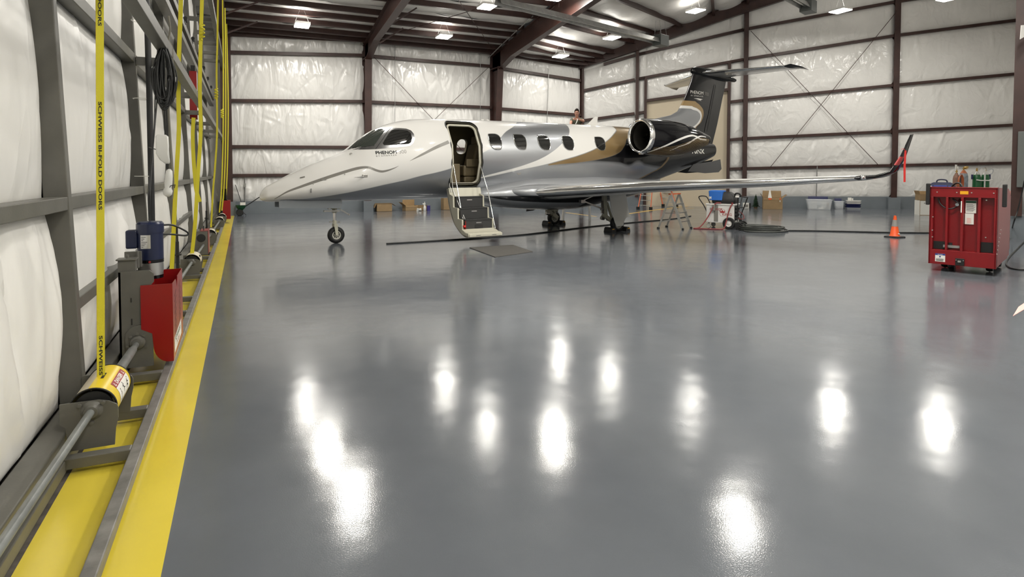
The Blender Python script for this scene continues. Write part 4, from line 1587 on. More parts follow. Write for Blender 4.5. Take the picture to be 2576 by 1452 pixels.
def skin_ribbon(pts, widths, off=.0015):
    """painted line hugging the near skin, pts in (x, z)"""
    mbp = MB()
    P = spline([(x, 0, z) for x, z in pts], 8)
    W_ = np.interp(np.linspace(0, 1, len(P)), np.linspace(0, 1, len(widths)), widths)
    vs = []
    for i, p in enumerate(P):
        a, c = P[max(0, i - 1)], P[min(len(P) - 1, i + 1)]
        d = (c - a).normalized()
        nx, nz = -d.z, d.x
        vs += [fpt(p.x + nx * W_[i] / 2, p.z + nz * W_[i] / 2, off), fpt(p.x - nx * W_[i] / 2, p.z - nz * W_[i] / 2, off)]
    mbp.add(vs, [(2 * i, 2 * i + 2, 2 * i + 3, 2 * i + 1) for i in range(len(P) - 1)])
    return mbp


M['strokegrey'] = mat('grey_pinstripe', (0.21, 0.20, 0.18), 0.3, coat=0.6)
M['glass'] = mat('dark_cabin_glass', (0.018, 0.018, 0.017), 0.03, spec=0.7)
M['cockpitglass'] = mat('cockpit_glass', (0.035, 0.042, 0.036), 0.03, spec=0.8)
M['frame'] = mat('polished_window_frame', (0.55, 0.55, 0.56), 0.22, metal=1.0, noise=0.15, nscale=6)
st = skin_ribbon(H_([(690, 501), (722, 483), (759, 469), (799, 455), (838, 442), (876, 430), (900, 423.5), (918, 421), (932, 422.5), (945, 428), (960, 431.5), (975, 429), (992, 423), (1003, 417.5)]),
                 [.01, .035, .05, .06, .065, .06, .06, .05, .05, .05, .05, .04, .02, .004])
st.build('nose_pinstripe', 'strokegrey', fus_o, smooth=60)
skin_ribbon(H_([(1031, 405), (1061, 389.5), (1098, 370.5), (1129, 357)]), [.004, .05, .07, .08]).build('nose_pinstripe', 'strokegrey', fus_o, smooth=60)


def skin_text(body, p0, p1, size, mt, name, parent, bold=.0, off=.002):
    (x0, z0), (x1, z1) = hit(*p0), hit(*p1)
    vs, fs = text_mesh(body, size)
    wd = max(v[0] for v in vs)
    L_ = math.hypot(x1 - x0, z1 - z0)
    dx, dz = (x1 - x0) / L_, (z1 - z0) / L_
    k = L_ / wd
    mbp = MB()
    for q in ((-bold, 0), (bold, 0), (0, bold), (0, -bold)) if bold else ((0, 0),):
        mbp.add([fpt(x0 + dx * x * k - dz * y + q[0], z0 + dz * x * k + dx * y + q[1], off) for x, y in vs], fs)
    return mbp.build(name, mt, parent)


skin_text('PHENOM', (945, 388.4), (998, 386.6), .100, 'ink', 'lettering', fus_o, bold=.0045)
skin_text('300', (1004, 387.0), (1023, 385.6), .120, 'strokegrey', 'lettering', fus_o)
skin_text('B Y  E M B R A E R', (946, 394.6), (998, 391.8), .042, 'strokegrey', 'lettering', fus_o, bold=.001)
# cockpit glazing: polished surround, windscreen and side window
sur = H_([(874, 377), (884, 366), (900, 352), (922, 337), (944, 326.5), (957, 321.5), (973, 321), (990, 321.8), (1008, 322.6), (1022, 324), (1034, 328.5), (1041, 337), (1043.5, 349), (1040, 360), (1031, 367.5),
          (1015, 370), (990, 371), (968, 373.5), (945, 375.5), (915, 376.5)])
sur_o = patch(dense(sur, 3), .004, 'cockpit_window_frame', 'frame', jet, 8)
ws = H_([(880, 373), (900, 355), (922, 339.5), (938, 329), (952, 325), (970, 325.5), (966, 331), (957, 343), (946, 360), (941, 366.5), (920, 369), (897, 370)])
patch(dense(ws, 3), .009, 'windscreen', 'cockpitglass', sur_o, 6)
sw = H_([(963, 361), (968, 352), (977, 338), (985, 328.5), (992, 326.3), (1010, 327), (1024, 329), (1033, 335), (1036.5, 348), (1034, 358), (1028, 362), (1010, 363.5), (985, 364.8), (966, 365.3)])
patch(dense(sw, 3), .009, 'side_window', 'glass', sur_o, 6)
skin_ribbon(H_([(945, 375), (958, 357), (968, 342), (975, 331), (983, 323)]), [.008, .008], .0055).build('frame_seam', 'ink', sur_o)
# cabin windows on the near side
for k, (px, w_, h_) in enumerate(((1245, 34, 39), (1308, 33, 38), (1368, 32, 37), (1428.5, 30, 36), (1509, 27, 33))):
    yc_ = (357, 357.5, 359, 360, 361.5)[k]
    s_ = 1
    ol = [(px - w_ / 2, yc_ - h_ * .44), (px - w_ * .46, yc_ - h_ * .5), (px + w_ * .05, yc_ - h_ * .49), (px + w_ * .30, yc_ - h_ * .36), (px + w_ * .44, yc_ - h_ * .15), (px + w_ * .5, yc_ + h_ * .2), (px + w_ * .46, yc_ + h_ * .42), (px + w_ * .36, yc_ + h_ * .5),
          (px + w_ * .05, yc_ + h_ * .49), (px - w_ * .2, yc_ + h_ * .36), (px - w_ * .38, yc_ + h_ * .12), (px - w_ * .48, yc_ - h_ * .2)]
    o2 = H_(ol)
    P = [(p.x, p.z) for p in spline([(x, 0, z) for x, z in o2], 4, closed=True)]
    wo = patch(P, .004, 'cabin_window', 'glass', jet, 4)
    MB().tube([fpt(x, z, .004) for x, z in P], .011, 6, closed=True).build('window_rim', 'chrome', wo, smooth=60)
# small fittings on the nose
fit = MB()
for (xa, ya, xb2, yb3) in ((755, 448, 767, 445), (808, 452.5, 821, 451.5)):
    a_, c_ = hit(xa, ya), hit(xb2, yb3)
    fit.beam(fpt(*a_, .004), fpt(*c_, .004), .02, .028)
a_, c_ = hit(782.5, 474.5), hit(782.5, 484.5)
fit.beam(fpt(*a_, .004), fpt(*c_, .004), .022, .02, up=(0, 1, 0))
for q in ((883, 387.5, .03), (867, 438.5, .012), (788, 464, .008)):
    p = fpt(*hit(q[0], q[1]))
    fit.cyl(p + Vector((0, .02, 0)), p + Vector((0, -.012, 0)), q[2], n=14)
fit.each('nose_fitting', 'gearmet', fus_o, smooth=40)
pit = MB()
p = fpt(*hit(917, 443))
pit.box((p.x - .05, p.y - .012, p.z - .03), (p.x + .07, p.y + .05, p.z + .035))
pit.build('probe_base', 'gearmet', fus_o, bevel=.008)
MB().tube([p + Vector((-.03, -.02, -.01)), p + Vector((-.09, -.09, -.02)), p + Vector((-.27, -.10, -.03))], [.016, .012, .006], 8).build('pitot_probe', 'chrome', fus_o, smooth=60)
p = fpt(*hit(1306, 433.5))
MB().lathe([(0, .07), (.006, .07), (.006, .045), (-.002, .04)], p + Vector((0, .01, 0)), (0, -1, .05), 20).build('outflow_port', 'gearmet', fus_o, smooth=40)
# blade and button antennas on the roof
an = MB()
an.prism([(7.30, 2.98), (7.72, 2.98), (7.76, 3.27), (7.66, 3.29)], (0, .012, 0), (1, 0, 0), (0, 0, 1), .024)
an.build('blade_antenna', 'white', fus_o, bevel=.006)
bt = MB()
for x in (3.85, 4.02):
    bt.cyl((x, 0, 2.98), (x, 0, 3.025), .05, .04, n=14)
bt.cyl((8.05, 0, 3.0), (8.05, 0, 3.06), .02, n=10)
bt.each('button_antenna', 'white', fus_o, smooth=40)
MB().prism([(5.1, 2.98), (5.2, 2.98), (5.18, 3.08), (5.12, 3.08)], (0, .008, 0), (1, 0, 0), (0, 0, 1), .016).build('blade_antenna', 'white', fus_o)

# ---- cabin seen through the doorway
st = MB().box((-.25, -.28, .0), (.25, .28, .16)).box((-.27, -.30, .16), (.28, .30, .44)).build('cabin_seat', 'seat', jet, bevel=.04, loc=(3.45, .05, 1.37))
MB().hexa([(-.02, -.27, .40), (.20, -.27, .40), (.20, .27, .40), (-.02, .27, .40)], [(.14, -.25, 1.0), (.30, -.25, 1.0), (.30, .25, 1.0), (.14, .25, 1.0)]).build('backrest', 'seat', st, bevel=.05)
MB().box((.17, -.16, .98), (.31, .16, 1.2)).build('headrest', 'seat', st, bevel=.04)
MB().box((-.22, -.36, .40), (.2, -.29, .60)).build('armrest', 'seat', st, bevel=.02)
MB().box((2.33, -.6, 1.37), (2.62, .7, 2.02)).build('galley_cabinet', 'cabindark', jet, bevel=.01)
MB().box((2.34, -.1, 1.95), (2.5, .72, 2.7)).build('bulkhead', 'cabin', jet, bevel=.01)
MB().box((2.7, -.2, 1.375), (3.1, .35, 1.85)).build('forward_cabinet', 'seat', jet, bevel=.02)
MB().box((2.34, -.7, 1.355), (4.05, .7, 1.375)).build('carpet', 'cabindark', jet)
# door frame trim
P = rrect(dx1 - dx0, dz1 - dz0, .16, 8, (dx0 + dx1) / 2, (dz0 + dz1) / 2)
tr = MB().tube([fpt(x, min(z, 2.93), .0) for x, z in dense(P, 3)], .016, 8, closed=True)
tr.build('door_seal', 'cableblack', jet, smooth=60)
P = rrect(dx1 - dx0 - .1, dz1 - dz0 - .1, .13, 8, (dx0 + dx1) / 2, (dz0 + dz1) / 2)
MB().tube([fpt(x, min(z, 2.90), -.06) for x, z in dense(P, 3)], .030, 8, closed=True).build('door_surround', 'ivory', jet, smooth=60)

# ---- airstair
air = MB()
arc = spline([(-.66, 1.24), (-.72, 1.05), (-.79, .82), (-.99, .50), (-1.26, .30), (-1.55, .19), (-1.74, .17)] and [(0, -.66, 1.24), (0, -.72, 1.05), (0, -.80, .82), (0, -1.0, .50), (0, -1.28, .30), (0, -1.56, .19), (0, -1.74, .17)], 6)
rings = []
for i, p in enumerate(arc):
    a, c_ = arc[max(0, i - 1)], arc[min(len(arc) - 1, i + 1)]
    d = (c_ - a).normalized()
    n_ = Vector((0, d.z, -d.y))
    n_ = n_ if n_.z < 0 else -n_
    w0, w1 = 2.52, 3.40
    rings.append([Vector((w0, p.y, p.z)) - n_ * .07, Vector((w1, p.y, p.z)) - n_ * .07, Vector((w1 - .01, p.y, p.z)) + n_ * .02, Vector((w0 + .01, p.y, p.z)) + n_ * .02])
stair = air.loft(rings).build('airstair_door', 'ivory', jet, smooth=50, bevel=.01)
sk_ = MB()
rings2 = []
for r in rings:
    n_ = (r[2] - r[1]).normalized()
    rings2.append([r[2] + n_ * .002 + Vector((.02, 0, 0)), r[3] + n_ * .002 - Vector((.02, 0, 0)), r[3] + n_ * .016 - Vector((.02, 0, 0)), r[2] + n_ * .016 + Vector((.02, 0, 0))])
sk_.loft(rings2)
sk_.build('outer_skin', 'strokegrey', stair, smooth=50)
for k in (0, 1):
    sd = MB()
    x = 2.56 if k == 0 else 3.33
    sd.prism([(.66, 1.14), (.96, 1.06), (.97, .80), (1.20, .79), (1.21, .54), (1.43, .53), (1.44, .26), (1.70, .22), (1.70, .17), (1.45, .19), (1.05, .40), (.82, .75), (.70, 1.05)], (x, 0, 0), (0, -1, 0), (0, 0, 1), -.04 if k else .04)
    sd.build('stair_side', 'ivory', stair, bevel=.004)
for k, (y0, z0, z1) in enumerate(((-.955, .79, 1.05), (-1.195, .53, .79), (-1.425, .25, .53))):
    s1 = MB()
    s1.box((2.60, y0 + .0, z0), (3.33, y0 + .02, z1))
    s1.box((2.60, y0 - .01, z1 - .025), (3.33, y0 + .22, z1))
    stp = s1.build('stair_step', 'tread', stair, bevel=.003)
    MB().box((2.90, y0 - .004, z1 - .095), (3.04, y0, z1 - .07)).build('step_light', 'alu', stair)
    if k == 2:
        MB().box((2.86, y0 - .003, z0 + .06), (3.08, y0, z0 + .15)).build('hand_hold', 'ink', stair)
        MB().box((2.88, y0 - .006, z0 + .045), (3.08, y0 - .001, z0 + .06)).build('hold_lip', 'alu', stair)
MB().box((2.55, -1.76, .15), (3.42, -1.44, .22)).build('bottom_ledge', 'ivory', stair, bevel=.012)
MB().box((2.66, -1.74, .2205), (3.34, -1.45, .224)).build('ledge_tread', 'tread', stair)
lg = MB()
for x in (2.78, 3.2):
    lg.box((x - .06, -1.7605, .175), (x + .06, -1.758, .19))
lg.each('ledge_slot', 'gearmet', stair)
MB().tube([(2.60, -.74, 1.55), (2.62, -.76, 1.2), (2.66, -1.1, .75), (2.72, -1.42, .30)], .010, 8).build('door_cable', 'alu', stair, smooth=60)
MB().tube([(2.62, -.72, 2.0), (2.68, -.95, 1.05), (2.66, -1.25, .45)], .012, 8).build('handrail', 'chrome', stair, smooth=60)
MB().tube([(3.34, -.74, 1.95), (3.38, -1.15, 1.15), (3.37, -1.50, .30)], .013, 8).build('handrail', 'chrome', stair, smooth=60)
MB().tube([(2.66, -.7, 2.05), (2.78, -.45, 1.75), (2.86, -.40, 1.62)], .02, 8).build('strut', 'chrome', stair, smooth=60)
MB().tube([(2.54, -.70, 1.7), (2.55, -.73, 1.3), (2.57, -.78, 1.15)], .009, 6).build('door_cable', 'alu', stair, smooth=60)
fl_ = MB().box((2.545, -1.48, .36), (2.60, -1.30, .40)).box((2.602, -1.47, .31), (2.606, -1.44, .50)).box((2.602, -1.47, .31), (2.606, -1.28, .36))
fl_.build('red_tag', 'redfab', stair)

# ---- wing-body fairing
fr = MB()
rings = []
FB = smooth_prof([(2.6, 1.05), (2.85, 1.0), (3.82, .79), (4.36, .69), (5.1, .62), (5.81, .585), (6.54, .57), (7.04, .62), (7.8, .74), (9.27, .97), (9.9, 1.3)], 2.6, 9.9, .15)
FW = smooth_prof([(2.6, .25), (3.0, .55), (3.5, .88), (4.2, 1.08), (5, 1.14), (7.2, 1.14), (8.2, 1.02), (9.0, .80), (9.9, .45)], 2.6, 9.9, .2)
FT = smooth_prof([(2.6, 1.08), (3.2, 1.2), (4.0, 1.40), (5, 1.55), (7, 1.60), (8.5, 1.55), (9.9, 1.5)], 2.6, 9.9, .2)
for x in np.linspace(2.6, 9.9, 90):
    bq, wq, tq = float(FB(x)), float(FW(x)), float(FT(x))
    mq = bq + (tq - bq) * .5
    rr = []
    for i in range(64):
        a = 2 * PI * i / 64
        s_, c_ = math.sin(a), math.cos(a)
        e_ = .85
        rr.append((x, wq * math.copysign(abs(s_) ** e_, s_), mq + (tq - mq if c_ > 0 else mq - bq) * math.copysign(abs(c_) ** e_, c_)))
    rings.append(rr)
fr.loft(rings)
m, nt, b, X, Y, Z = paint('fairing_livery')
kt = fcurve(nt, X, [(2, 1.04), (3.35, 1.04), (5, 1.04), (14, 1.02)], 2, 10, .4, 1.8)
kb_ = fcurve(nt, X, [(2, 1.06), (3.3, 1.045), (3.9, .95), (4.6, .88), (5.6, .83), (6.5, .80), (7.2, .70), (8, .6), (10, .5)], 2, 10, .4, 1.8)
lb = above(nt, fcurve(nt, X, [(2, .5), (5.6, .5), (6.2, .60), (6.8, .9), (10, 1.05)], 2, 10, .4, 1.8), Z, .01)
blk = mth(nt, 'MAXIMUM', mth(nt, 'MULTIPLY', above(nt, kt, Z), above(nt, Z, kb_)), lb)
nt.links.new(mixc(nt, blk, SILVER, BLACK), b.inputs['Base Color'])
nt.links.new(mapr(nt, blk, 0, 1, .35, 0), b.inputs['Metallic'])
b.inputs['Roughness'].default_value = .36
fr.build('belly_fairing', m, jet, smooth=50)


# ---- lifting surfaces
def foil(n=22):
    """closed section, x 0..1 from leading edge round, top first"""
    t = [(1 - math.cos(PI * i / n)) / 2 for i in range(n + 1)]
    th = [5 * (.2969 * math.sqrt(x) - .126 * x - .3516 * x * x + .2843 * x ** 3 - .1036 * x ** 4) for x in t]
    up = list(zip(t, th))[::-1]
    lo = [(x, -h) for x, h in zip(t, th)][1:-1]
    return up + lo


FO = foil()


def section(le, te, thick, upv):
    le, te, upv = Vector(le), Vector(te), Vector(upv).normalized()
    c = te - le
    return [le + c * x + upv * (h * thick) for x, h in FO]


def wingskin(secs, name, mats, parent, lefrac=.10, smooth=45):
    mb_ = MB()
    n = len(FO)
    for s in secs:
        mb_.v += [tuple(p) for p in s]
    for k in range(len(secs) - 1):
        for i in range(n):
            j = (i + 1) % n
            xm = .5 * (FO[i][0] + FO[j][0])
            mb_.f.append((k * n + i, k * n + j, (k + 1) * n + j, (k + 1) * n + i))
            mb_.mi.append(1 if xm < lefrac else 0)
    mb_.f.append(tuple(range(n)))
    mb_.f.append(tuple(range((len(secs) - 1) * n, len(secs) * n)))
    mb_.mi += [0, 0]
    return mb_.build(name, mats, parent, smooth=smooth)


M['wingwhite'] = mat('wing_grey_white_paint', (0.55, 0.55, 0.53), 0.3, coat=0.6)
for s_ in (-1, 1):
    secs = []
    for y, xl, xt, z, th in ((.4, 4.35, 7.75, 1.06, .40), (1.1, 4.55, 7.72, 1.10, .36), (1.5, 4.72, 7.72, 1.13, .33), (3.83, 6.14, 8.05, 1.31, .26), (5.73, 7.28, 8.62, 1.41, .19), (7.30, 8.26, 9.25, 1.52, .11)):
        secs.append(section((xl, s_ * y, z), (xt, s_ * y, z + .02), th, (0, 0, 1)))
    wg = wingskin(secs, 'wing', ['wingwhite', 'chrome'], jet)
    secs = []
    for (xl, y, z), (xt, y2, z2), th, up in (((8.25, 7.29, 1.52), (9.25, 7.29, 1.54), .11, (0, 0, 1)), ((8.47, 7.56, 1.555), (9.05, 7.56, 1.57), .075, (0, -.35, 1)), ((8.70, 7.73, 1.65), (9.02, 7.73, 1.66), .055, (0, -.9, .6)),
                                             ((8.86, 7.83, 1.92), (9.10, 7.83, 1.93), .045, (0, -1, .25)), ((9.02, 7.94, 2.37), (9.15, 7.94, 2.39), .028, (0, -1, .2))):
        secs.append(section((xl, s_ * y, z), (xt, s_ * y2, z2), th, (up[0], s_ * up[1], up[2])))
    wingskin(secs, 'winglet', ['blackgloss', 'blackgloss'], wg)
    if s_ < 0:
        secs = []
        for (xl, y, z), th, up in (((8.775, 7.78, 1.78), .054, (0, -1, .3)), ((8.87, 7.835, 1.945), .052, (0, -1, .25))):
            secs.append(section((xl - .004, s_ * y, z), (xl + .25, s_ * y, z + .012), th, (0, s_ * up[1], up[2])))
        wingskin(secs, 'winglet_red_band', ['dangerred', 'dangerred'], wg)
    # landing light lens at the wing tip leading edge
    MB().lathe([(0, .0), (.02, .035), (.05, .045), (.12, .045)], (8.30, s_ * 7.40, 1.535), (1, 0, 0), 12).build('tip_light', 'chrome', wg, smooth=60)
    # leading-edge fairing at the root
    secs = [section((3.9, s_ * .80, 1.16), (7.4, s_ * .80, 1.16), .30, (0, 0, 1)), section((4.22, s_ * 1.12, 1.14), (7.4, s_ * 1.12, 1.14), .38, (0, 0, 1)), section((4.60, s_ * 1.34, 1.13), (7.4, s_ * 1.34, 1.13), .37, (0, 0, 1))]
    wingskin(secs, 'wing_root_fairing', [m, m], jet)

# ---- tail
fin_s = []
for z, xl, xt, th in ((2.55, 9.0, 12.80, .20), (3.0, 8.95, 12.96, .18), (3.12, 9.05, 13.0, .17), (3.30, 9.95, 13.06, .165), (3.48, 10.80, 13.11, .16), (3.62, 11.11, 13.15, .16), (3.80, 11.24, 13.2, .155), (4.1, 11.43, 13.28, .15), (4.62, 11.70, 13.44, .15), (4.92, 11.80, 13.52, .16)):
    fin_s.append(section((xl, 0, z), (xt, 0, z), th, (0, 1, 0)))
m, nt, b, X, Y, Z = paint('fin_livery')


def mids(l):
    return [(p.z, p.x) for p in [jl(x, y, .08) for x, y in l]]


x1 = fcurve(nt, Z, [(2.4, 11.9)] + mids([(1751, 326), (1767.5, 303), (1770.6, 280), (1762.4, 266), (1750, 255.5)]) + [(4.5, 11.2), (5.1, 11.0)], 2.4, 5.2, 10.5, 13)
x2 = fcurve(nt, Z, [(2.4, 11.8)] + mids([(1748, 327), (1764.5, 303), (1765.5, 286), (1755, 273.5), (1742, 267.5)]) + [(4.3, 11.2), (5.1, 10.9)], 2.4, 5.2, 10.5, 13)
x3 = fcurve(nt, Z, [(2.4, 11.7)] + mids([(1742, 325), (1757, 308), (1763, 293), (1755, 280), (1740, 274.5)]) + [(4.2, 11.2), (5.1, 10.8)], 2.4, 5.2, 10.5, 13)
ztop = mth(nt, 'MULTIPLY', above(nt, mth(nt, 'ADD', jl(1730, 253, .08).z, mth(nt, 'MULTIPLY', X, 0)), Z, .005), 1.0)
zt2 = above(nt, mth(nt, 'ADD', jl(1730, 266, .08).z, mth(nt, 'MULTIPLY', X, 0)), Z, .005)
zt3 = above(nt, mth(nt, 'ADD', jl(1730, 273, .08).z, mth(nt, 'MULTIPLY', X, 0)), Z, .005)
col = mixc(nt, mth(nt, 'MULTIPLY', above(nt, x1, X), ztop), BLACK, TAN)
col = mixc(nt, mth(nt, 'MULTIPLY', above(nt, x2, X), zt2), col, WHITE)
f3 = mth(nt, 'MULTIPLY', above(nt, x3, X), zt3)
col = mixc(nt, f3, col, SILVER)
nt.links.new(col, b.inputs['Base Color'])
nt.links.new(mapr(nt, f3, 0, 1, 0, .75), b.inputs['Metallic'])
b.inputs['Roughness'].default_value = .33
fin = wingskin(fin_s, 'vertical_fin', [m, m], jet)


def fin_text(body, p0, p1, size, mt, bold=0):
    a, c_ = jl(*p0, .09), jl(*p1, .09)
    vs, fs = text_mesh(body, size, bold=bold)
    wd = max(v[0] for v in vs)
    k = (c_.x - a.x) / wd
    sl = (c_.z - a.z) / (c_.x - a.x)
    mb_ = MB()
    mb_.add([(a.x + x * k, -.0865, a.z + y + x * k * sl) for x, y in vs], fs)
    return mb_.build('lettering', mt, fin)


fin_text('PHENOM', (1736.5, 235), (1769.5, 238.5), .155, 'paper')
fin_text('300', (1772.5, 240), (1782.5, 241.5), .17, 'strokegrey')
fin_text('B Y  E M B R A E R', (1738, 241.5), (1769, 244.5), .06, 'paper')
p = jl(1757, 248.5, .09)
MB().add([(p.x - .22, -.0865, p.z - .0), (p.x + .1, -.0865, p.z - .035), (p.x + .22, -.0865, p.z - .005), (p.x, -.0865, p.z + .012)], [(0, 1, 2, 3)]).add(
    [(p.x - .1, -.0865, p.z - .05), (p.x + .16, -.0865, p.z - .06), (p.x + .1, -.0865, p.z - .045)], [(0, 1, 2)]).build('emblem', 'paper', fin)
MB().prism([(12.42, 3.0), (12.46, 3.0), (12.86, 4.6), (12.83, 4.6)], (0, -.0815, 0), (1, 0, 0), (0, 0, 1), .002).build('rudder_hinge_gap', 'ink', fin)
# top bullet
bl_ = MB()
rings = []
for x in np.linspace(11.70, 13.98, 40):
    u = (x - 11.70) / 2.28
    r_ = .17 * (math.sqrt(max(0, 1 - (1 - min(1, u / .25)) ** 2)) if u < .25 else 1 - .75 * max(0, (u - .55) / .45) ** 1.5) + .004
    zc = 5.0 - .10 * u - .05 * u * u
    rings.append([(x, .85 * r_ * math.sin(2 * PI * i / 24), zc + r_ * math.cos(2 * PI * i / 24)) for i in range(24)])
bl_.loft(rings)
bl_.build('tail_bullet', 'blackgloss', jet, smooth=50)
for s_ in (-1, 1):
    secs = []
    for y, xl, xt, z, th in ((.05, 12.08, 13.66, 4.95, .15), (.6, 12.30, 13.68, 4.945, .135), (2.30, 12.97, 13.82, 4.90, .085), (2.48, 13.06, 13.86, 4.90, .07)):
        secs.append(section((xl, s_ * y, z), (xt, s_ * y, z - .02), th, (0, 0, 1)))
    sb = wingskin(secs, 'horizontal_stabilizer', ['wingwhite', 'chrome'], jet, .07)
    secs = [section((13.06, s_ * 2.48, 4.90), (13.86, s_ * 2.48, 4.885), .072, (0, 0, 1)), section((13.16, s_ * 2.60, 4.95), (13.93, s_ * 2.60, 4.86), .055, (0, 0, 1)), section((13.55, s_ * 2.72, 4.90), (13.98, s_ * 2.72, 4.82), .02, (0, 0, 1))]
    wingskin(secs, 'stabilizer_tip', ['blackgloss', 'blackgloss'], sb)
MB().box((13.35, -.05, 4.78), (13.92, .05, 4.86)).build('stabilizer_fairing', 'blackgloss', jet, bevel=.02)
# ventral strakes
for s_ in (-1, 1):
    v = MB()
    pts = [(11.2, 1.66), (12.0, 1.60), (12.66, 1.63), (12.88, 1.74), (13.04, 2.07), (12.62, 2.0), (11.6, 1.9)]
    v.add([(x, s_ * (.20 + (2.0 - z) * .55), z) for x, z in pts] + [(x, s_ * (.20 + (2.0 - z) * .55) - s_ * .03, z) for x, z in pts],
          [tuple(range(7)), tuple(range(13, 6, -1))] + [(i, 7 + i, 7 + (i + 1) % 7, (i + 1) % 7) for i in range(7)])
    v.build('ventral_strake', 'satinblack', jet)


# registration letters on the tail cone
skin_text('70NK', (1740, 386), (1772, 386.5), .20, 'paper', 'lettering', fus_o, bold=.006)

# ---- engines
EY = 1.52
NAC = smooth_prof([(7.98, .475), (8.1, .495), (8.5, .52), (9.0, .525), (9.5, .485), (10.0, .39), (10.2, .33), (10.45, .245), (10.72, .16)], 7.98, 10.72, .08)
NZ = smooth_prof([(7.98, 2.64), (9.0, 2.60), (10.0, 2.59), (10.72, 2.60)], 7.98, 10.72, .15)


def npt(x, a, off=0.0, s_=-1):
    r_ = float(NAC(x)) + off
    return Vector((x, s_ * (EY + r_ * math.sin(a)), float(NZ(x)) + r_ * math.cos(a)))


for s_ in (-1, 1):
    nb_ = MB()
    rings = []
    for x in np.linspace(8.06, 10.72, 60):
        rings.append([npt(x, 2 * PI * i / 56, 0, s_) for i in range(56)])
    nb_.loft(rings, caps=False)
    na = nb_.build('engine_nacelle', 'blackgloss', jet, smooth=60)
    lip = MB()
    prof = [(8.10, .495), (8.04, .488), (7.99, .470), (7.965, .445), (7.975, .420), (8.02, .400), (8.12, .385)]
    lip.lathe([(x - 7.9, r) for x, r in prof], (7.9, s_ * EY, 2.64), (1, 0, 0), 64, caps=False)
    lip.build('intake_lip', 'chrome', na, smooth=60)
    du = MB().lathe([(0, .385), (.25, .37), (.55, .385)], (8.12, s_ * EY, 2.635), (1, 0, 0), 48, caps=False)
    du.build('intake_duct', 'nozzle', na, smooth=60)
    fan = MB().lathe([(.0, .01), (.08, .07), (.2, .11), (.22, .12)], (8.42, s_ * EY, 2.63), (1, 0, 0), 24)
    for k in range(22):
        a = 2 * PI * k / 22
        d0 = Vector((0, math.cos(a), math.sin(a)))
        d1 = Vector((0, math.cos(a + .16), math.sin(a + .16)))
        o_ = Vector((8.60, s_ * EY, 2.63))
        fan.add([o_ + d0 * .1, o_ + d0 * .378, o_ + d1 * .378 + Vector((.07, 0, 0)), o_ + d1 * .1 + Vector((.07, 0, 0))], [(0, 1, 2, 3)])
    fan.cyl((8.69, s_ * EY, 2.63), (8.70, s_ * EY, 2.63), .38, n=36)
    fan.build('fan', 'nozzle', na, smooth=30)
    nz = MB().lathe([(0, .16), (.05, .15), (-.2, .14)], (10.70, s_ * EY, 2.60), (1, 0, 0), 36, caps=False)
    nz.cyl((10.55, s_ * EY, 2.60), (10.56, s_ * EY, 2.60), .15, n=30)
    nz.build('exhaust_nozzle', 'nozzle', na, smooth=50)
    if s_ < 0:
        # white swoosh and gold pinstripes on the near nacelle
        def nhit(px, py):
            off = EY + .45
            for _ in range(30):
                p_ = jl(px, py, off)
                r_ = float(NAC(p_.x))
                q_ = max(-.98, min(.98, (p_.z - float(NZ(p_.x))) / r_))
                off += (EY + r_ * math.sqrt(1 - q_ * q_) - off) * .6
            return p_.x, math.acos(q_)

        def nrib(pts, w_, mt, name, off=.0025):
            P = spline([(x, a, 0) for x, a in pts], 6)
            ws_ = np.interp(np.linspace(0, 1, len(P)), np.linspace(0, 1, len(w_)), w_)
            mb_ = MB()
            vs = []
            for i, p_ in enumerate(P):
                a, c_ = P[max(0, i - 1)], P[min(len(P) - 1, i + 1)]
                r_ = float(NAC(p_.x))
                d_ = Vector((c_.x - a.x, (c_.y - a.y) * r_, 0)).normalized()
                nx, na_ = -d_.y, d_.x / r_
                for sg in (1, -1):
                    vs.append(npt(p_.x + sg * nx * ws_[i] / 2, p_.y + sg * na_ * ws_[i] / 2, off, -1))
            mb_.add(vs, [(2 * i, 2 * i + 2, 2 * i + 3, 2 * i + 1) for i in range(len(P) - 1)])
            return mb_

        nrib([nhit(*p_) for p_ in ((1628, 383), (1650, 376), (1676, 366), (1702, 354), (1724, 345), (1741, 341), (1752, 344), (1762, 350), (1777, 352))], [.03, .045, .055, .06, .06, .05, .05, .04, .03], 'paper', 'x').build('white_swoosh', 'white', na, smooth=60)
        nrib([nhit(*p_) for p_ in ((1682, 380), (1706, 370), (1728, 362), (1748, 350), (1762, 343), (1776, 345))], [.006, .03, .045, .045, .04, .02], 'paper', 'x').build('white_swoosh', 'white', na, smooth=60)
        gp = MB()
        for k in range(15):
            f = k / 14
            l_ = []
            for t in np.linspace(0, 1, 9):
                xx = 8.16 + (10.62 - 8.16) * t
                top_a = np.interp(t, [0, .3, .6, .8, 1], [2.22, 1.95, 1.58, 1.42, 1.52])
                bot_a = np.interp(t, [0, .5, 1], [2.95, 2.75, 2.35])
                l_.append((xx, top_a + (bot_a - top_a) * (.06 + .94 * f) + .05 * math.sin(t * 5 + k * .2)))
            q_ = nrib(l_, [.006, .011, .011, .011, .006], 'tan', 'x')
            gp.add(q_.v, q_.f)
        M['gold'] = mat('gold_pinstripe', (0.32, 0.22, 0.10), 0.35, metal=0.4)
        gp.build('gold_pinstripes', 'gold', na, smooth=60)
        dr = MB()
        for k in range(14):
            dr.cyl(npt(8.7 + k * .07, 1.25, .001), npt(8.7 + k * .07, 1.25, .004), .006, n=6)
        dr.each('rivet', 'gearmet', na)
        MB().box((8.00, -EY - .03, 2.13), (8.12, -EY + .03, 2.17)).build('drain_mast', 'alu', na)
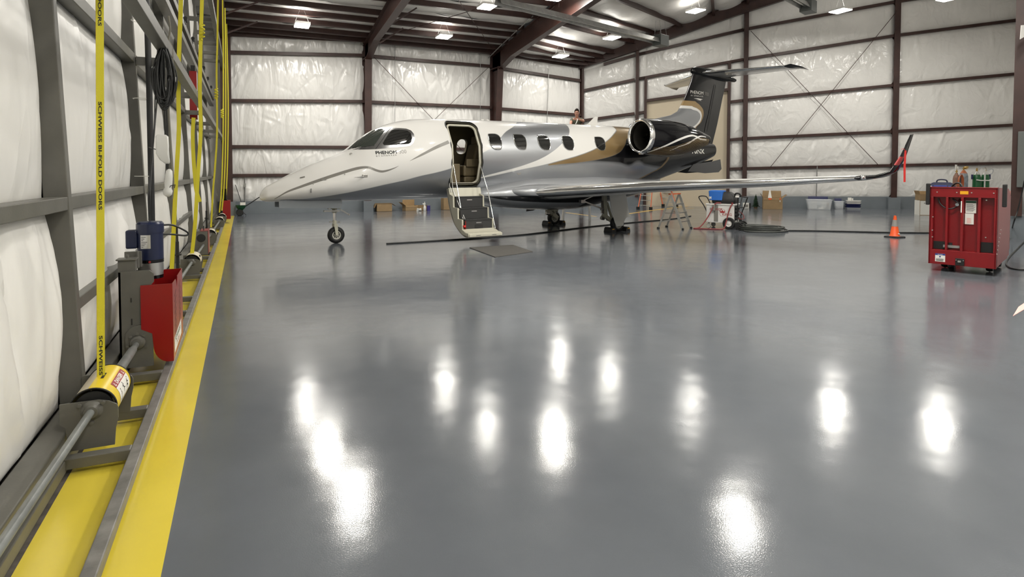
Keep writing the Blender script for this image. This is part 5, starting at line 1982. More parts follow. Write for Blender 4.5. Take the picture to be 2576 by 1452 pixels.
    py_ = section((8.55, s_ * .6, 2.62), (10.4, s_ * .4, 2.52), .2, (0, 0, 1)), section((8.5, s_ * (EY - .2), 2.62), (10.4, s_ * (EY - .15), 2.5), .2, (0, 0, 1))
    wingskin(list(py_), 'engine_pylon', ['blackgloss', 'blackgloss'], jet)


# ---- landing gear
def wheel(name, c_, r_, w_, hubr, parent, axis=(0, 1, 0)):
    ty = MB()
    pr = [(-w_ / 2 * .75, hubr), (-w_ / 2, hubr + .03), (-w_ / 2, r_ - .06), (-w_ / 2 * .8, r_ - .018), (-w_ / 2 * .4, r_), (w_ / 2 * .4, r_), (w_ / 2 * .8, r_ - .018), (w_ / 2, r_ - .06), (w_ / 2, hubr + .03), (w_ / 2 * .75, hubr)]
    ty.lathe(pr, c_, axis, 40, caps=False)
    t_ = ty.build(name, 'tyre', parent, smooth=50)
    hb = MB().lathe([(-w_ / 2 * .78, .0), (-w_ / 2 * .78, .035), (-w_ / 2 * .5, .045), (-w_ / 2 * .45, hubr * .7), (-w_ / 2 * .8, hubr * .82), (-w_ / 2 * .82, hubr), (w_ / 2 * .82, hubr), (w_ / 2 * .45, hubr * .7), (w_ / 2 * .78, .0)], c_, axis, 32)
    hb.build('wheel_hub', 'hub', parent, smooth=35)
    bo = MB()
    for k in range(8):
        a = 2 * PI * k / 8
        q_ = Vector(c_) + Vector((hubr * .58 * math.cos(a), 0, hubr * .58 * math.sin(a)))
        for sg in (-1, 1):
            bo.cyl(q_ + Vector((0, sg * w_ * .20, 0)), q_ + Vector((0, sg * w_ * .262, 0)), .013, n=8)
    bo.each('hub_hole', 'ink', parent)
    return t_


ng = MB().cyl((-.03, 0, .70), (-.03, 0, .80), .055, n=16).hexa([(-.12, -.1, .80), (.08, -.1, .80), (.08, .1, .80), (-.12, .1, .80)], [(-.09, -.12, 1.1), (.14, -.12, 1.1), (.14, .12, 1.1), (-.09, .12, 1.1)]).build('nose_gear', 'gear', jet, bevel=.01)
wheel('nose_wheel', (0, 0, .192), .192, .13, .10, ng)
MB().cyl((-.03, 0, .36), (-.03, 0, .70), .035, n=16).build('oleo', 'chrome', ng, smooth=40)
fk = MB()
for y in (-.085, .085):
    fk.hexa([(-.03, y - .012, .19), (.03, y - .012, .19), (.03, y + .012, .19), (-.03, y + .012, .19)], [(-.06, y - .012, .40), (.02, y - .012, .40), (.02, y + .012, .40), (-.06, y + .012, .40)])
fk.box((-.065, -.1, .39), (.025, .1, .45)).cyl((-.03, 0, .44), (-.03, 0, .53), .045, n=16)
fk.build('fork', 'gear', ng, bevel=.006)
lk = MB().beam((-.28, -.10, .755), (.06, -.10, .75), .03, .035).beam((.08, -.10, .78), (.27, -.12, .66), .03, .03).cyl((-.18, -.06, .82), (-.18, -.16, .82), .03, n=10).cyl((-.28, -.06, .755), (-.28, -.14, .755), .022, n=8)
lk.beam((-.2, -.08, .85), (-.23, -.08, 1.0), .02, .02).cyl((.27, -.09, .66), (.27, -.15, .66), .02, n=8)
lk.build('steering_link', 'gearmet', ng, smooth=30)
MB().beam((-.13, 0, .50), (.07, 0, .485), .02, .02).cyl((-.13, -.03, .50), (-.13, .03, .50), .02, n=8).cyl((.08, -.03, .485), (.08, .03, .485), .02, n=8).build('tow_fitting', 'gearmet', ng)
for s_ in (-1, 1):
    dq = MB()
    dq.prism([(-1.28, 1.02), (.05, 1.0), (.07, .93), (.05, .845), (.0, .82), (-1.28, .865)], (0, s_ * .26 + .008, 0), (1, 0, 0), (0, 0, 1), .016)
    dq.build('nose_gear_door', mat('gear_door_blue_grey', (.20, .22, .24), .3, coat=.5), ng)

for (gx_, s_) in ((7.36, -1), (7.12, 1)):
    lgm = MB().beam((-.34, -s_ * .13, 1.05), (-.30, -s_ * .13, .42), .10, .11).beam((-.32, -s_ * .13, .44), (.04, -s_ * .13, .22), .09, .10).cyl((0, -s_ * .16, .215), (0, 0, .215), .04, n=12)
    lgm.beam((-.24, -s_ * .13, .80), (-.05, -s_ * .13, .34), .06, .06)
    lgm.cyl((-.33, -s_ * .2, .43), (-.33, -s_ * .06, .43), .055, n=14).cyl((-.16, -s_ * .22, .33), (-.16, -s_ * .06, .33), .045, n=12)
    mg = lgm.build('main_gear', 'gear', jet, bevel=.01, loc=(gx_, s_ * 1.31, 0))
    wheel('main_wheel', (0, s_ * .02, .215), .215, .17, .125, mg)
    ax_ = MB().cyl((-.42, -s_ * .16, .38), (-.32, -s_ * .16, .36), .05, n=12).cyl((-.38, -s_ * .10, .62), (-.38, -s_ * .2, .62), .045, n=12).beam((-.40, -s_ * .13, .85), (-.40, -s_ * .13, .5), .05, .06)
    ax_.build('brake_lines', 'gearmet', mg, smooth=30)
    if s_ < 0:
        pd = MB()
        pts = [(-.70, 1.0), (-.02, 1.06), (.07, .78), (.20, .46), (.27, .40), (.24, .36), (.14, .385), (.04, .33), (-.02, .22), (-.03, .13), (-.26, .145), (-.34, .26), (-.52, .62)]
        pts = [(-.42, 1.05), (.16, 1.06), (.22, .82), (.27, .60), (.30, .47), (.36, .44), (.355, .40), (.26, .405), (.16, .36), (.10, .26), (.085, .165), (-.16, .15), (-.22, .26), (-.36, .66)]
        pd.prism(pts, (0, -.165, 0), (1, 0, 0), (0, 0, 1), .02)
        pd.build('gear_door', mat('gear_door_light_grey', (.52, .52, .49), .35), mg, bevel=.004)
        MB().beam((-1.15, .0, .86), (-.42, .05, .62), .035, .035).beam((-1.2, 0, .88), (-.55, -.05, 1.10), .02, .02).box((-1.28, -.05, .82), (-1.14, .05, .90)).build('retraction_strut', 'gearmet', mg)
    else:
        MB().prism([(-.95, .62), (-.6, .66), (-.62, .50), (-.72, .46), (-.98, .44)], (0, .1, 0), (1, 0, 0), (0, 0, 1), .02).build('gear_door', 'blackgloss', mg)
        MB().beam((-.66, -.13, .56), (.04, -.13, .45), .07, .09).cyl((-.1, -.18, .46), (-.1, -.08, .46), .05, n=12).cyl((-.6, -.18, .56), (-.6, -.08, .56), .06, n=12).build('side_brace', 'gear', mg, bevel=.01)
# streamer on the winglet
spl = jl(2278, 379, 8.04)
sp = JO + JD * spl.x + JN * spl.y
tg = thing('warning_streamer', 'red warning streamer hanging from the upturned wing tip', 'streamer', (sp.x, sp.y, spl.z))
MB().add([(-.03, 0, 0), (.03, .004, 0), (.028, .01, -.30), (.02, 0, -.60), (-.04, 0, -.60), (-.032, .012, -.3)], [(0, 1, 2, 5), (5, 2, 3, 4)]).build('ribbon', 'redfab', tg).modifiers.new('s', 'SOLIDIFY').thickness = .003
MB().tube([(-.0, 0, 0), (-.05, .01, .04), (-.10, .02, .02)], .004, 5).build('cord', 'redfab', tg)
# chocks
for k, (x, y, s_, lab) in enumerate(((7.36, -1.33, -1, 'ahead of the near main wheel'), (7.36, -1.33, 1, 'behind the near main wheel'), (7.12, 1.33, -1, 'ahead of the far main wheel'), (7.12, 1.33, 1, 'behind the far main wheel'))):
    p = JO + JD * (x + s_ * .255) + JN * y
    ch = thing('wheel_chock', 'black rubber chock with yellow stripe ' + lab, 'chock', (p.x, p.y, 0), JA, 'wheel chocks')
    MB().prism([(-.085, 0), (.085, 0), (.06, .10), (.03, .125), (-.03, .125), (-.06, .10)], (0, .17, 0), (1, 0, 0), (0, 0, 1), .34).build('block', 'black', ch, bevel=.006)
    MB().box((-.065 if s_ < 0 else -.01, -.172, .075), (.01 if s_ < 0 else .065, -.1695, .092)).build('stripe', 'amber', ch)

# ------------------------------------------------------------------ red ground power cart
g0, g1 = at_z(2335, 662, .12), at_z(2505, 671, .12)
ga = math.radians(-70)
gc = thing('ground_power_cart', 'red steel ground power cart with slatted front and two black handles', 'cart', (g0.x, g0.y, 0), ga)
GW, GD = .885, 1.55


def gu(X):
    return (X - 1215) / 620 * GW


def gzv(Y):
    return 1.40 - (Y - 550) / 690 * 1.28


sh = MB()
sh.box((0, .10, .12), (GW, .12, 1.38))                       # recessed back of the front
sh.prism([(0, .12), (GD * .95, .20), (GD, .5), (GD, 1.22), (GD * .8, 1.36), (0, 1.40)], (GW - .02, 0, 0), (0, 1, 0), (0, 0, 1), .02)
sh.prism([(0, .12), (GD * .95, .20), (GD, .5), (GD, 1.22), (GD * .8, 1.36), (0, 1.40)], (0, 0, 0), (0, 1, 0), (0, 0, 1), .02)
sh.box((0, GD - .02, .3), (GW, GD, 1.22)).box((.02, .12, .14), (GW - .02, GD - .05, .18)).box((.02, .4, 1.14), (GW - .02, GD - .02, 1.18))
body = sh.build('body_shell', 'redcart', gc)
fp = MB()
fp.box((0, 0, gzv(640)), (GW, .10, 1.40)).box((0, -.012, 1.385), (GW, .10, 1.40))
fp.box((0, 0, .12), (GW, .10, gzv(1112)))
for a, b in ((1215, 1250), (1370, 1392), (1510, 1535), (1665, 1690), (1808, 1835)):
    fp.box((gu(a), 0, gzv(1112)), (gu(b), .10, gzv(640)))
fp.build('front_grille', 'redcart', gc, bevel=.004)
dk = MB().box((gu(1250), .088, gzv(1108)), (gu(1368), .099, gzv(1040))).box((gu(1692), .088, gzv(1110)), (gu(1806), .099, gzv(1022))).box((gu(1394), .088, gzv(1100)), (gu(1430), .099, gzv(1046)))
dk.each('vent_opening', 'black', body)
MB().box((gu(1345), .07, gzv(1090)), (gu(1500), .087, gzv(1068))).build('drip_plate', 'galv', body)
rv = MB()
for x, y in ((1285, 597), (1470, 597), (1605, 597), (1800, 597), (1250, 820), (1248, 940), (1250, 1000), (1512, 975), (1730, 660), (1732, 980)):
    rv.cyl((gu(x), .0 if y < 640 or x < 1260 else .09, gzv(y)), (gu(x), -.008 if y < 640 or x < 1260 else .084, gzv(y)), .010, n=10)
for k in range(7):
    rv.cyl((GW, .05 + k * .06, .35 + k * .06), (GW + .008, .05 + k * .06, .35 + k * .06), .01, n=8)
rv.each('rivet', 'alu', gc)
MB().box((gu(1500), -.003, gzv(612)), (gu(1576), 0, gzv(584))).build('amber_reflector', 'amber', gc)
ls = MB()
ls.box((gu(1545), .084, gzv(776)), (gu(1642), .0995, gzv(668)), 0)
ls.box((gu(1546), .0825, gzv(688)), (gu(1640), .084, gzv(670)), 1)
for k in range(8):
    ls.box((gu(1552), .083, gzv(704 + k * 8)), (gu(1612 + (k * 13) % 22), .084, gzv(701 + k * 8)), 2)
ls.box((gu(1541), .084, gzv(874)), (gu(1622), .0995, gzv(780)), 0)
for k in range(7):
    ls.box((gu(1560), .083, gzv(824 + k * 7)), (gu(1594 + (k * 7) % 14), .084, gzv(820 + k * 7)), 3)
ls.box((gu(1510), .0, gzv(772)), (gu(1520), -.002, gzv(672)), 0)
ls.build('instruction_sheets', ['paper', 'dkgreen', 'ink', 'pink'], gc)
sk = MB()
sk.box((gu(1281), -.003, gzv(1217)), (gu(1377), 0, gzv(1145)), 0)
sk.box((gu(1281), -.0042, gzv(1160)), (gu(1377), -.003, gzv(1145)), 1)
sk.cyl((gu(1328), -.003, gzv(1173)), (gu(1328), -.0045, gzv(1173)), .012, n=18, mi=1)
write_on(sk, 'NOTICE', (gu(1305), -.005, gzv(1158)), (1, 0, 0), (0, 0, 1), .022, gu(1352) - gu(1305), 0)
for k in range(4):
    sk.box((gu(1290), -.0042, gzv(1194 + k * 6)), (gu(1366 - (k * 7) % 12), -.003, gzv(1191 + k * 6)), 2)
sk.build('notice_sticker', ['paper', 'bluefab', 'ink'], gc)
rc = MB().box((gu(1474), -.02, gzv(1236)), (gu(1557), 0, gzv(1174))).build('receptacle', 'black', gc, bevel=.006)
MB().box((gu(1497), -.03, gzv(1208)), (gu(1527), -.02, gzv(1192))).cyl((gu(1482), -.02, gzv(1190)), (gu(1482), -.027, gzv(1190)), .008, n=8).cyl((gu(1548), -.02, gzv(1190)), (gu(1548), -.027, gzv(1190)), .008, n=8).each('socket_pin', 'alu', rc)
for X, nm in ((1200, 0), (1895, 1)):
    MB().box((gu(X) - .028, -.05, gzv(712)), (gu(X) + .028, .02, gzv(520))).build('bumper_handle', 'black', gc, bevel=.012)
c = MB().tube(spline([(gu(1290), .07, gzv(655)), (gu(1310), .05, gzv(700)), (gu(1360), .04, gzv(735)), (gu(1420), .04, gzv(742)), (gu(1470), .06, gzv(715)), (gu(1500), .07, gzv(680))], 8), .011, 8)
c.tube(spline([(gu(1425), .08, gzv(655)), (gu(1450), .06, gzv(668)), (gu(1475), .05, gzv(690))], 6), .012, 8)
c.build('output_cable', 'cableblack', gc, smooth=60)
MB().lathe([(0, .026), (.05, .028), (.06, .02)], (gu(1472), .03, gzv(705)), (0, 1, .3), 16).beam((gu(1480), .06, gzv(690)), (gu(1492), .08, gzv(655)), .02, .02).build('cable_plug', 'alu', gc, smooth=40)
MB().lathe([(0, .02), (0, .075), (.05, .085), (.09, .07), (.11, .03)], (gu(1345), .55, 1.30), (0, -1, .2), 20).build('hose_reel', 'blackgloss', gc, smooth=50)
MB().tube(spline([(gu(1340), .6, 1.20), (gu(1350), .55, 1.36), (gu(1400), .5, 1.45), (gu(1455), .45, 1.44), (gu(1495), .42, 1.30)], 8), .014, 8).build('top_hose', 'cableblack', gc, smooth=60)
for (x, y) in ((.14, .55), (GW - .14, .55), (.12, GD - .3), (GW - .12, GD - .3)):
    MB().lathe([(-.04, .05), (-.045, .10), (0, .115), (.045, .10), (.04, .05)], (x, y, .115), (1, 0, 0), 24).build('wheel', 'tyre', gc, smooth=50)
# tools and bottles beyond the cart
p = at_z(2352, 540)
q = Vector((p.x, p.y, 0)).normalized()
p = Vector((14.55, 7.6, 0))
p = at_y(2358, 500, 8.1)
tc_ = thing('tool_chest', 'red tool chest half hidden behind the left handle of the cart', 'tool chest', (p.x, p.y, 0), ga)
MB().box((-.08, 0, .1), (.44, .4, 1.18)).build('cabinet', 'redcart', tc_, bevel=.01)
dr = MB()
for k in range(5):
    dr.box((-.05, -.012, .16 + k * .2), (.41, 0, .33 + k * .2))
dr.each('drawer', 'redcart', tc_, bevel=.004)
ft_ = MB()
for x in (-.02, .38):
    for y in (.06, .34):
        ft_.lathe([(-.02, .05), (.02, .05)], (x, y, .05), (1, 0, 0), 16)
ft_.each('caster', 'black', tc_)
bg = thing('tool_bag', 'blue and black tool bag resting on the red tool chest', 'bag', (p.x, p.y, 1.18), ga)
MB().loft([[(x, y, z) for x, y in rrect(w_, d_, .04, 4, .04, .2)] for z, w_, d_ in ((0, .46, .3), (.08, .48, .32), (.16, .46, .26), (.22, .36, .16), (.235, .30, .10))]).build('bag_body', 'navyfab', bg, smooth=60)
MB().box((-.08, .025, .06), (.16, .04, .17)).box((-.17, .035, .07), (-.1, .05, .16)).box((.18, .035, .07), (.24, .05, .16)).each('pocket', 'bluefab', bg, bevel=.012)
MB().box((-.165, .030, .135), (-.12, .036, .16)).build('logo_patch', 'paper', bg)
MB().tube(spline([(-.06, .2, .22), (-.04, .2, .28), (.04, .2, .295), (.12, .2, .28), (.14, .2, .22)], 6), .014, 8).build('carry_handle', 'navyfab', bg, smooth=60)


def bottle(lab, px, floor_y, top_py, mt, neck, name='gas_cylinder', group='gas cylinders behind the cart', rad=.115):
    b0 = at_z(px, floor_y)
    rr = Vector((b0.x, b0.y, 0)).normalized()
    ztop = at_p(px, top_py, b0, rr).z
    t_ = thing(name, lab, 'gas cylinder', b0, 0, group)
    MB().lathe([(0, rad * .9), (.03, rad), (ztop - .30, rad), (ztop - .20, rad * .82), (ztop - .13, rad * .4), (ztop - .1, .035)], (0, 0, 0), (0, 0, 1), 28).build('bottle', mt, t_, smooth=50)
    MB().lathe([(ztop - .21, rad * .86), (ztop - .13, rad * .42), (ztop - .1, .04)], (0, 0, .002), (0, 0, 1), 28, caps=False).build('shoulder', neck, t_, smooth=50)
    MB().cyl((0, 0, ztop - .12), (0, 0, ztop), .022, n=10).cyl((-.05, 0, ztop - .05), (.06, 0, ztop - .05), .014, n=8).lathe([(0, .03), (.012, .03)], (0, 0, ztop), (0, 0, 1), 12).build('valve', 'brass', t_, smooth=40)
    return t_, b0, ztop


t_, b0, zt = bottle('green oxygen cylinder on the left of the pair behind the red cart', 2454, 556, 424, 'green', 'alu')
t_, b1, zt = bottle('green oxygen cylinder on the right of the pair behind the red cart', 2475.5, 556, 424, 'green', 'alu')
tr_ = thing('cylinder_trolley', 'white railed trolley holding the two green oxygen cylinders', 'trolley', ((b0 + b1) / 2), math.atan2((b1 - b0).y, (b1 - b0).x))
hw_ = (b1 - b0).length / 2
MB().tube([(0, -.16, .1), (0, -.16, zt - .0)], .022, 8).tube([(-hw_ - .12, -.15, zt - .38), (-hw_, -.17, zt - .40), (hw_, -.17, zt - .40), (hw_ + .12, -.15, zt - .38)], .018, 8).build('rail', 'white', tr_, smooth=60)
MB().box((-hw_ - .17, -.02, zt - .36), (-hw_ - .13, .03, zt - .2)).box((hw_ + .13, -.02, zt - .36), (hw_ + .17, .03, zt - .2)).each('grip', 'navylid', tr_, bevel=.01)
MB().tube(spline([(-hw_ + .03, -.05, zt - .06), (-hw_ * .4, -.1, zt + .05), (hw_ * .5, -.1, zt + .03), (hw_ - .03, -.05, zt - .06)], 8), .009, 6).tube(spline([(hw_ + .05, 0, zt - .05), (hw_ + .25, 0, zt - .03), (hw_ + .22, 0, zt - .17), (hw_ + .06, 0, zt - .2)], 8), .008, 6).each('supply_hose', 'welder', tr_, smooth=60)
MB().box((-hw_ - .12, -.16, .02), (hw_ + .12, .14, .03)).cyl((-hw_ - .2, .1, .1), (-hw_ - .13, .1, .1), .1, n=20).cyl((hw_ + .13, .1, .1), (hw_ + .2, .1, .1), .1, n=20).build('base', 'black', tr_)
t1_, w0, zw = bottle('grey welding gas cylinder with orange shoulder and regulator', 2421, 556, 421, 'welder', 'copper', rad=.125)
MB().cyl((.02, -.02, zw - .02), (.02, -.08, zw - .02), .045, n=16).cyl((.12, -.02, zw - .0), (.12, -.06, zw - .0), .035, n=16).each('regulator', 'brass', t1_, smooth=40)
t2_, w1, zw2 = bottle('rust brown welding gas cylinder with an orange hose coiled over it', 2403, 556, 428, 'welderred', 'welderred', rad=.10)
hs = MB()
for k in range(5):
    hs.tube([(.17 * math.cos(a) * (.6 + .05 * k) - .04, -.13 - .012 * k, zw2 - .42 + (.22 + .012 * k) * math.sin(a)) for a in np.linspace(0, 2 * PI, 26)[:-1]], .009, 6, closed=True)
hs.tube(spline([(-.10, -.12, zw2 - .3), (-.16, -.12, zw2 - .55), (-.17, -.12, zw2 - .9)], 6), .009, 6).tube(spline([(-.06, -.12, zw2 - .3), (-.12, -.14, zw2 - .6), (-.10, -.12, zw2 - 1.0)], 6), .009, 6)
hs.build('orange_hose', 'copper', t2_, smooth=60)
MB().box((-.04, .0, zw2 - .1), (.03, .03, zw2 + .18)).lathe([(0, .045), (.01, .045)], (.03, -.02, zw2 + .08), (0, -1, 0), 18).build('tag_board', 'paper', t2_)

# ------------------------------------------------------------------ things along the far end wall


def along(x, off, z=0.0):
    return wall_pt(x, z, off)


WA = math.atan2(WD.y, WD.x)


def open_box(name, lab, pos, rz, w_, d_, h_, mt, inner, flaps, cat='box', group=None, tape=None):
    t_ = thing(name, lab, cat, pos, rz, group)
    b = MB()
    for lo, hi in (((-w_ / 2, 0, 0), (w_ / 2, .008, h_)), ((-w_ / 2, d_ - .008, 0), (w_ / 2, d_, h_)), ((-w_ / 2, .008, 0), (-w_ / 2 + .008, d_ - .008, h_)), ((w_ / 2 - .008, .008, 0), (w_ / 2, d_ - .008, h_)), ((-w_ / 2, 0, 0), (w_ / 2, d_, .008))):
        b.box(lo, hi)
    b.build('carton', mt, t_)
    for k, (side, ang, ln) in enumerate(flaps):
        a = math.radians(ang)
        f = MB()
        if side == 'f':
            f.prism([(-w_ / 2, 0), (w_ / 2, 0), (w_ / 2 - .01, ln), (-w_ / 2 + .01, ln)], (0, 0, h_), (1, 0, 0), (0, -math.sin(a), math.cos(a)), .006)
        elif side == 'b':
            f.prism([(-w_ / 2, 0), (w_ / 2, 0), (w_ / 2 - .01, ln), (-w_ / 2 + .01, ln)], (0, d_, h_), (1, 0, 0), (0, math.sin(a), math.cos(a)), .006)
        elif side == 'l':
            f.prism([(0, 0), (d_, 0), (d_ - .01, ln), (.01, ln)], (-w_ / 2, 0, h_), (0, 1, 0), (-math.sin(a), 0, math.cos(a)), .006)
        else:
            f.prism([(0, 0), (d_, 0), (d_ - .01, ln), (.01, ln)], (w_ / 2, 0, h_), (0, 1, 0), (math.sin(a), 0, math.cos(a)), .006)
        f.build('flap', inner, t_)
    return t_


rzc = math.radians(-44)
p = at_z(1944, 527)
cb = open_box('cardboard_box', 'large open cardboard box with orange sticker, at the foot of the end wall', p, rzc, .78, .72, .50, 'card', 'card', [('b', 12, .30), ('r', 50, .22), ('f', 176, .09), ('l', 30, .2)])
MB().box((-.18, -.012, .42), (-.06, -.004, .49)).box((.27, -.012, .43), (.31, -.004, .50)).each('orange_sticker', 'orange', cb)
MB().box((.27, -.012, .33), (.30, -.004, .40)).build('white_tag', 'paper', cb)
MB().hexa([(-.22, .15, .3), (0, .15, .3), (0, .4, .3), (-.22, .4, .3)], [(-.13, .25, .84), (-.09, .25, .84), (-.09, .3, .84), (-.13, .3, .84)]).build('white_packing', 'paper', cb)
p = at_z(1901, 524)
tr_ = thing('fir_tree', 'small artificial fir tree in a pot between the carts and the large cardboard box', 'tree', p)
lf = MB()
for k in range(8):
    z = .10 + k * .062
    r_ = .17 * (1 - k / 9)
    for j in range(16):
        a = 2 * PI * j / 16 + k * .35
        d0 = Vector((math.cos(a), math.sin(a), 0))
        w_ = d0.cross(Vector((0, 0, 1))) * .03
        tip = d0 * r_ * rnd.uniform(.8, 1.15) + Vector((0, 0, z - .02))
        lf.add([Vector((0, 0, z + .06)) + w_ * .4, Vector((0, 0, z + .06)) - w_ * .4, tip - w_, tip + Vector((0, 0, -.02)), tip + w_], [(0, 1, 2, 3, 4)])
lf.cyl((0, 0, .55), (0, 0, .64), .02, .004, n=8)
lf.build('branches', 'fir', tr_)
MB().cyl((0, 0, .08), (0, 0, .6), .012, n=8).build('trunk', 'card', tr_)
MB().lathe([(0, .07), (.10, .10), (.10, .08), (.09, .0)], (0, 0, 0), (0, 0, 1), 20).build('pot', 'card', tr_, smooth=40)
p = at_z(1877, 523)
tb_ = thing('small_carton', 'small black and white carton on the floor beside the tiny fir tree', 'box', p, rzc)
MB().box((-.14, 0, 0), (.12, .2, .22)).build('carton', 'paper', tb_)
MB().box((.12, 0, 0), (.2, .2, .21)).build('dark_end', 'black', tb_)
MB().box((-.1, -.003, .03), (.08, 0, .15)).build('printed_picture', 'strokegrey', tb_)


def tub(lab, pos, rz, w_, d_, h_, contents, lidpose, group='clear storage tubs'):
    t_ = thing('storage_tub', lab, 'storage tub', pos, rz, group)
    b = MB()
    k = .88
    o_ = [[(x, y + d_ / 2, z) for x, y in rrect(w_ * s_, d_ * s_, .05, 4)] for z, s_ in ((0.0, k), (h_ * .5, (1 + k) / 2), (h_, 1))]
    i_ = [[(x, y + d_ / 2, z) for x, y in rrect((w_ - .02) * s_, (d_ - .02) * s_, .045, 4)] for z, s_ in ((h_, 1), (.012, k))]
    b.loft(o_ + i_)
    b.build('tub', 'clear', t_, smooth=40)
    rm = MB().tube([(x, y + d_ / 2, h_) for x, y in rrect(w_ + .02, d_ + .02, .05, 4)], .014, 6, closed=True)
    rm.build('rim', 'clear', t_, smooth=60)
    for nm, lo, hi, mm in contents:
        MB().box(lo, hi).build(nm, mm, t_)
    if lidpose == 'behind':
        MB().hexa([(-w_ * .42, d_ + .03, h_ * .35), (w_ * .42, d_ + .03, h_ * .35), (w_ * .42, d_ + .06, h_ * .35), (-w_ * .42, d_ + .06, h_ * .35)],
                  [(-w_ * .40, d_ + .08, h_ + .13), (w_ * .40, d_ + .08, h_ + .13), (w_ * .40, d_ + .11, h_ + .13), (-w_ * .40, d_ + .11, h_ + .13)]).build('lid', 'navylid', t_, bevel=.01)
    elif lidpose == 'top':
        MB().box((-w_ / 2 - .01, 0, h_ + .015), (w_ / 2 + .01, d_, h_ + .04)).build('lid', 'navylid', t_, bevel=.008)
    return t_


p = at_z(2062, 528)
tub('big clear storage tub full of papers, its navy lid leaning behind it', p, rzc, .98, .5, .43,
    [('paper_sheet', (-.34, .06, .05), (-.10, .075, .36), 'paper'), ('paper_sheet', (.06, .07, .10), (.28, .085, .38), 'paper'), ('contents', (-.3, .12, .03), (.36, .4, .2), 'kerb'), ('contents', (.2, .12, .03), (.38, .3, .3), 'card'), ('label', (-.04, .03, .03), (.16, .037, .10), 'paper')], 'behind')
p = at_z(2112, 525.5)
tub('small clear storage tub with a navy lid tipped up behind it', p, rzc, .36, .34, .32, [('contents', (-.12, .05, .02), (.12, .28, .12), 'kerb')], 'behind')
p = at_z(2148, 526.5)
for k, (z, mm, lab) in enumerate(((0, 'clear', 'flat storage tray at the bottom of the tray stack'), (.07, 'navylid', 'navy storage tray second from the bottom of the stack'), (.15, 'navylid', 'navy storage tray in the middle of the stack'), (.23, 'white', 'white storage tray second from the top of the stack'), (.31, 'white', 'white storage tray on top of the stack'))):
    t_ = thing('storage_tray', lab, 'tray', (p.x, p.y, z), rzc + rnd.uniform(-.08, .08), 'stack of storage trays')
    MB().loft([[(x, y + .2, zz) for x, y in rrect(.60 * s_, .36 * s_, .04, 4)] for zz, s_ in ((0, .88), (.065, 1), (.065, .96), (.012, .85))]).build('tray', mm, t_, smooth=40)
t_ = thing('paper_card', 'white folded card standing on the top storage tray', 'card', (p.x, p.y, .385), rzc)
MB().box((-.22, .12, -.06), (-.08, .14, .12)).box((-.06, .12, -.06), (-.01, .2, .09)).each('folded_card', 'paper', t_)
p = at_z(2329, 542)
rzb = math.radians(-38)
wb_ = thing('appliance_box', 'white appliance carton with a grey picture, beside the red cart', 'box', p, rzb)
MB().box((-.2, 0, 0), (.75, .5, .56)).build('carton', 'paper', wb_)
MB().box((-.21, -.006, 0), (.76, -.001, .014)).box((-.21, -.006, .55), (.76, -.001, .565)).box((-.21, -.006, 0), (-.195, -.001, .56)).each('edge_tape', 'card', wb_)
MB().box((.12, -.004, .15), (.46, -.001, .36)).build('printed_picture', 'strokegrey', wb_)
MB().cyl((-.05, -.001, .46), (-.05, -.004, .46), .02, n=12).build('printed_mark', 'strokegrey', wb_)
tb2 = open_box('cardboard_box', 'open cardboard box stacked on the white appliance carton', (p.x, p.y, .566), rzb, .95, .46, .22, 'card', 'cardin', [('b', 5, .12), ('l', 20, .15)])
for ch in tb2.children:
    ch.location.x += .275

# ------------------------------------------------------------------ things along the back wall
def back(px, y=24.85):
    return at_y(px, 500, y)


p = back(960)
open_box('cardboard_box', 'closed brown cardboard box with one side flap, on the floor behind the nose wheel', (p.x + .08, 24.66, 0), 0, .62, .40, .33, 'card', 'card', [('r', 120, .22), ('l', 150, .2), ('f', 90, .01), ('b', -88, .36)])
p = back(1033)
open_box('cardboard_box', 'brown cardboard box with its lid flap raised, by the spray bottle', (p.x, 24.65, 0), .15, .55, .38, .22, 'card', 'cardin', [('b', -5, .24), ('l', 50, .22), ('f', 175, .05)])
p = back(1061)
open_box('cardboard_box', 'low brown cardboard box tucked behind the spray bottle', (p.x, 24.75, 0), 0, .42, .3, .21, 'card', 'card', [('f', 90, .01)])
p = back(1122)
open_box('cardboard_box', 'taller brown cardboard box partly hidden by the airstair', (p.x, 24.55, 0), 0, .40, .4, .50, 'card', 'card', [('b', -88, .38), ('f', 178, .05)])
p = at_z(1067, 530)
sb_ = thing('spray_bottle', 'white trigger spray bottle on the floor by the boxes', 'bottle', (p.x, 24.45, 0))
MB().lathe([(0, .055), (.01, .06), (.16, .055), (.21, .03), (.24, .022)], (0, 0, 0), (0, 0, 1), 18).build('bottle', 'rag', sb_, smooth=50)
MB().cyl((0, 0, .24), (0, 0, .29), .025, n=10).box((-.09, -.015, .28), (.03, .015, .32)).box((-.06, -.008, .22), (-.045, .008, .28)).cyl((.0, 0, .3), (0, 0, .38), .016, n=8).build('trigger_head', 'paper', sb_)
p = at_z(1074, 529)
cn_ = thing('paint_can', 'small violet paint can right of the spray bottle', 'can', (p.x, 24.5, 0))
MB().lathe([(0, .075), (.22, .075)], (0, 0, 0), (0, 0, 1), 22).build('can', 'purple', cn_, smooth=40)
MB().lathe([(.22, .076), (.235, .076), (.235, .06), (.228, .0)], (0, 0, 0), (0, 0, 1), 22).build('lid', 'alu', cn_, smooth=40)
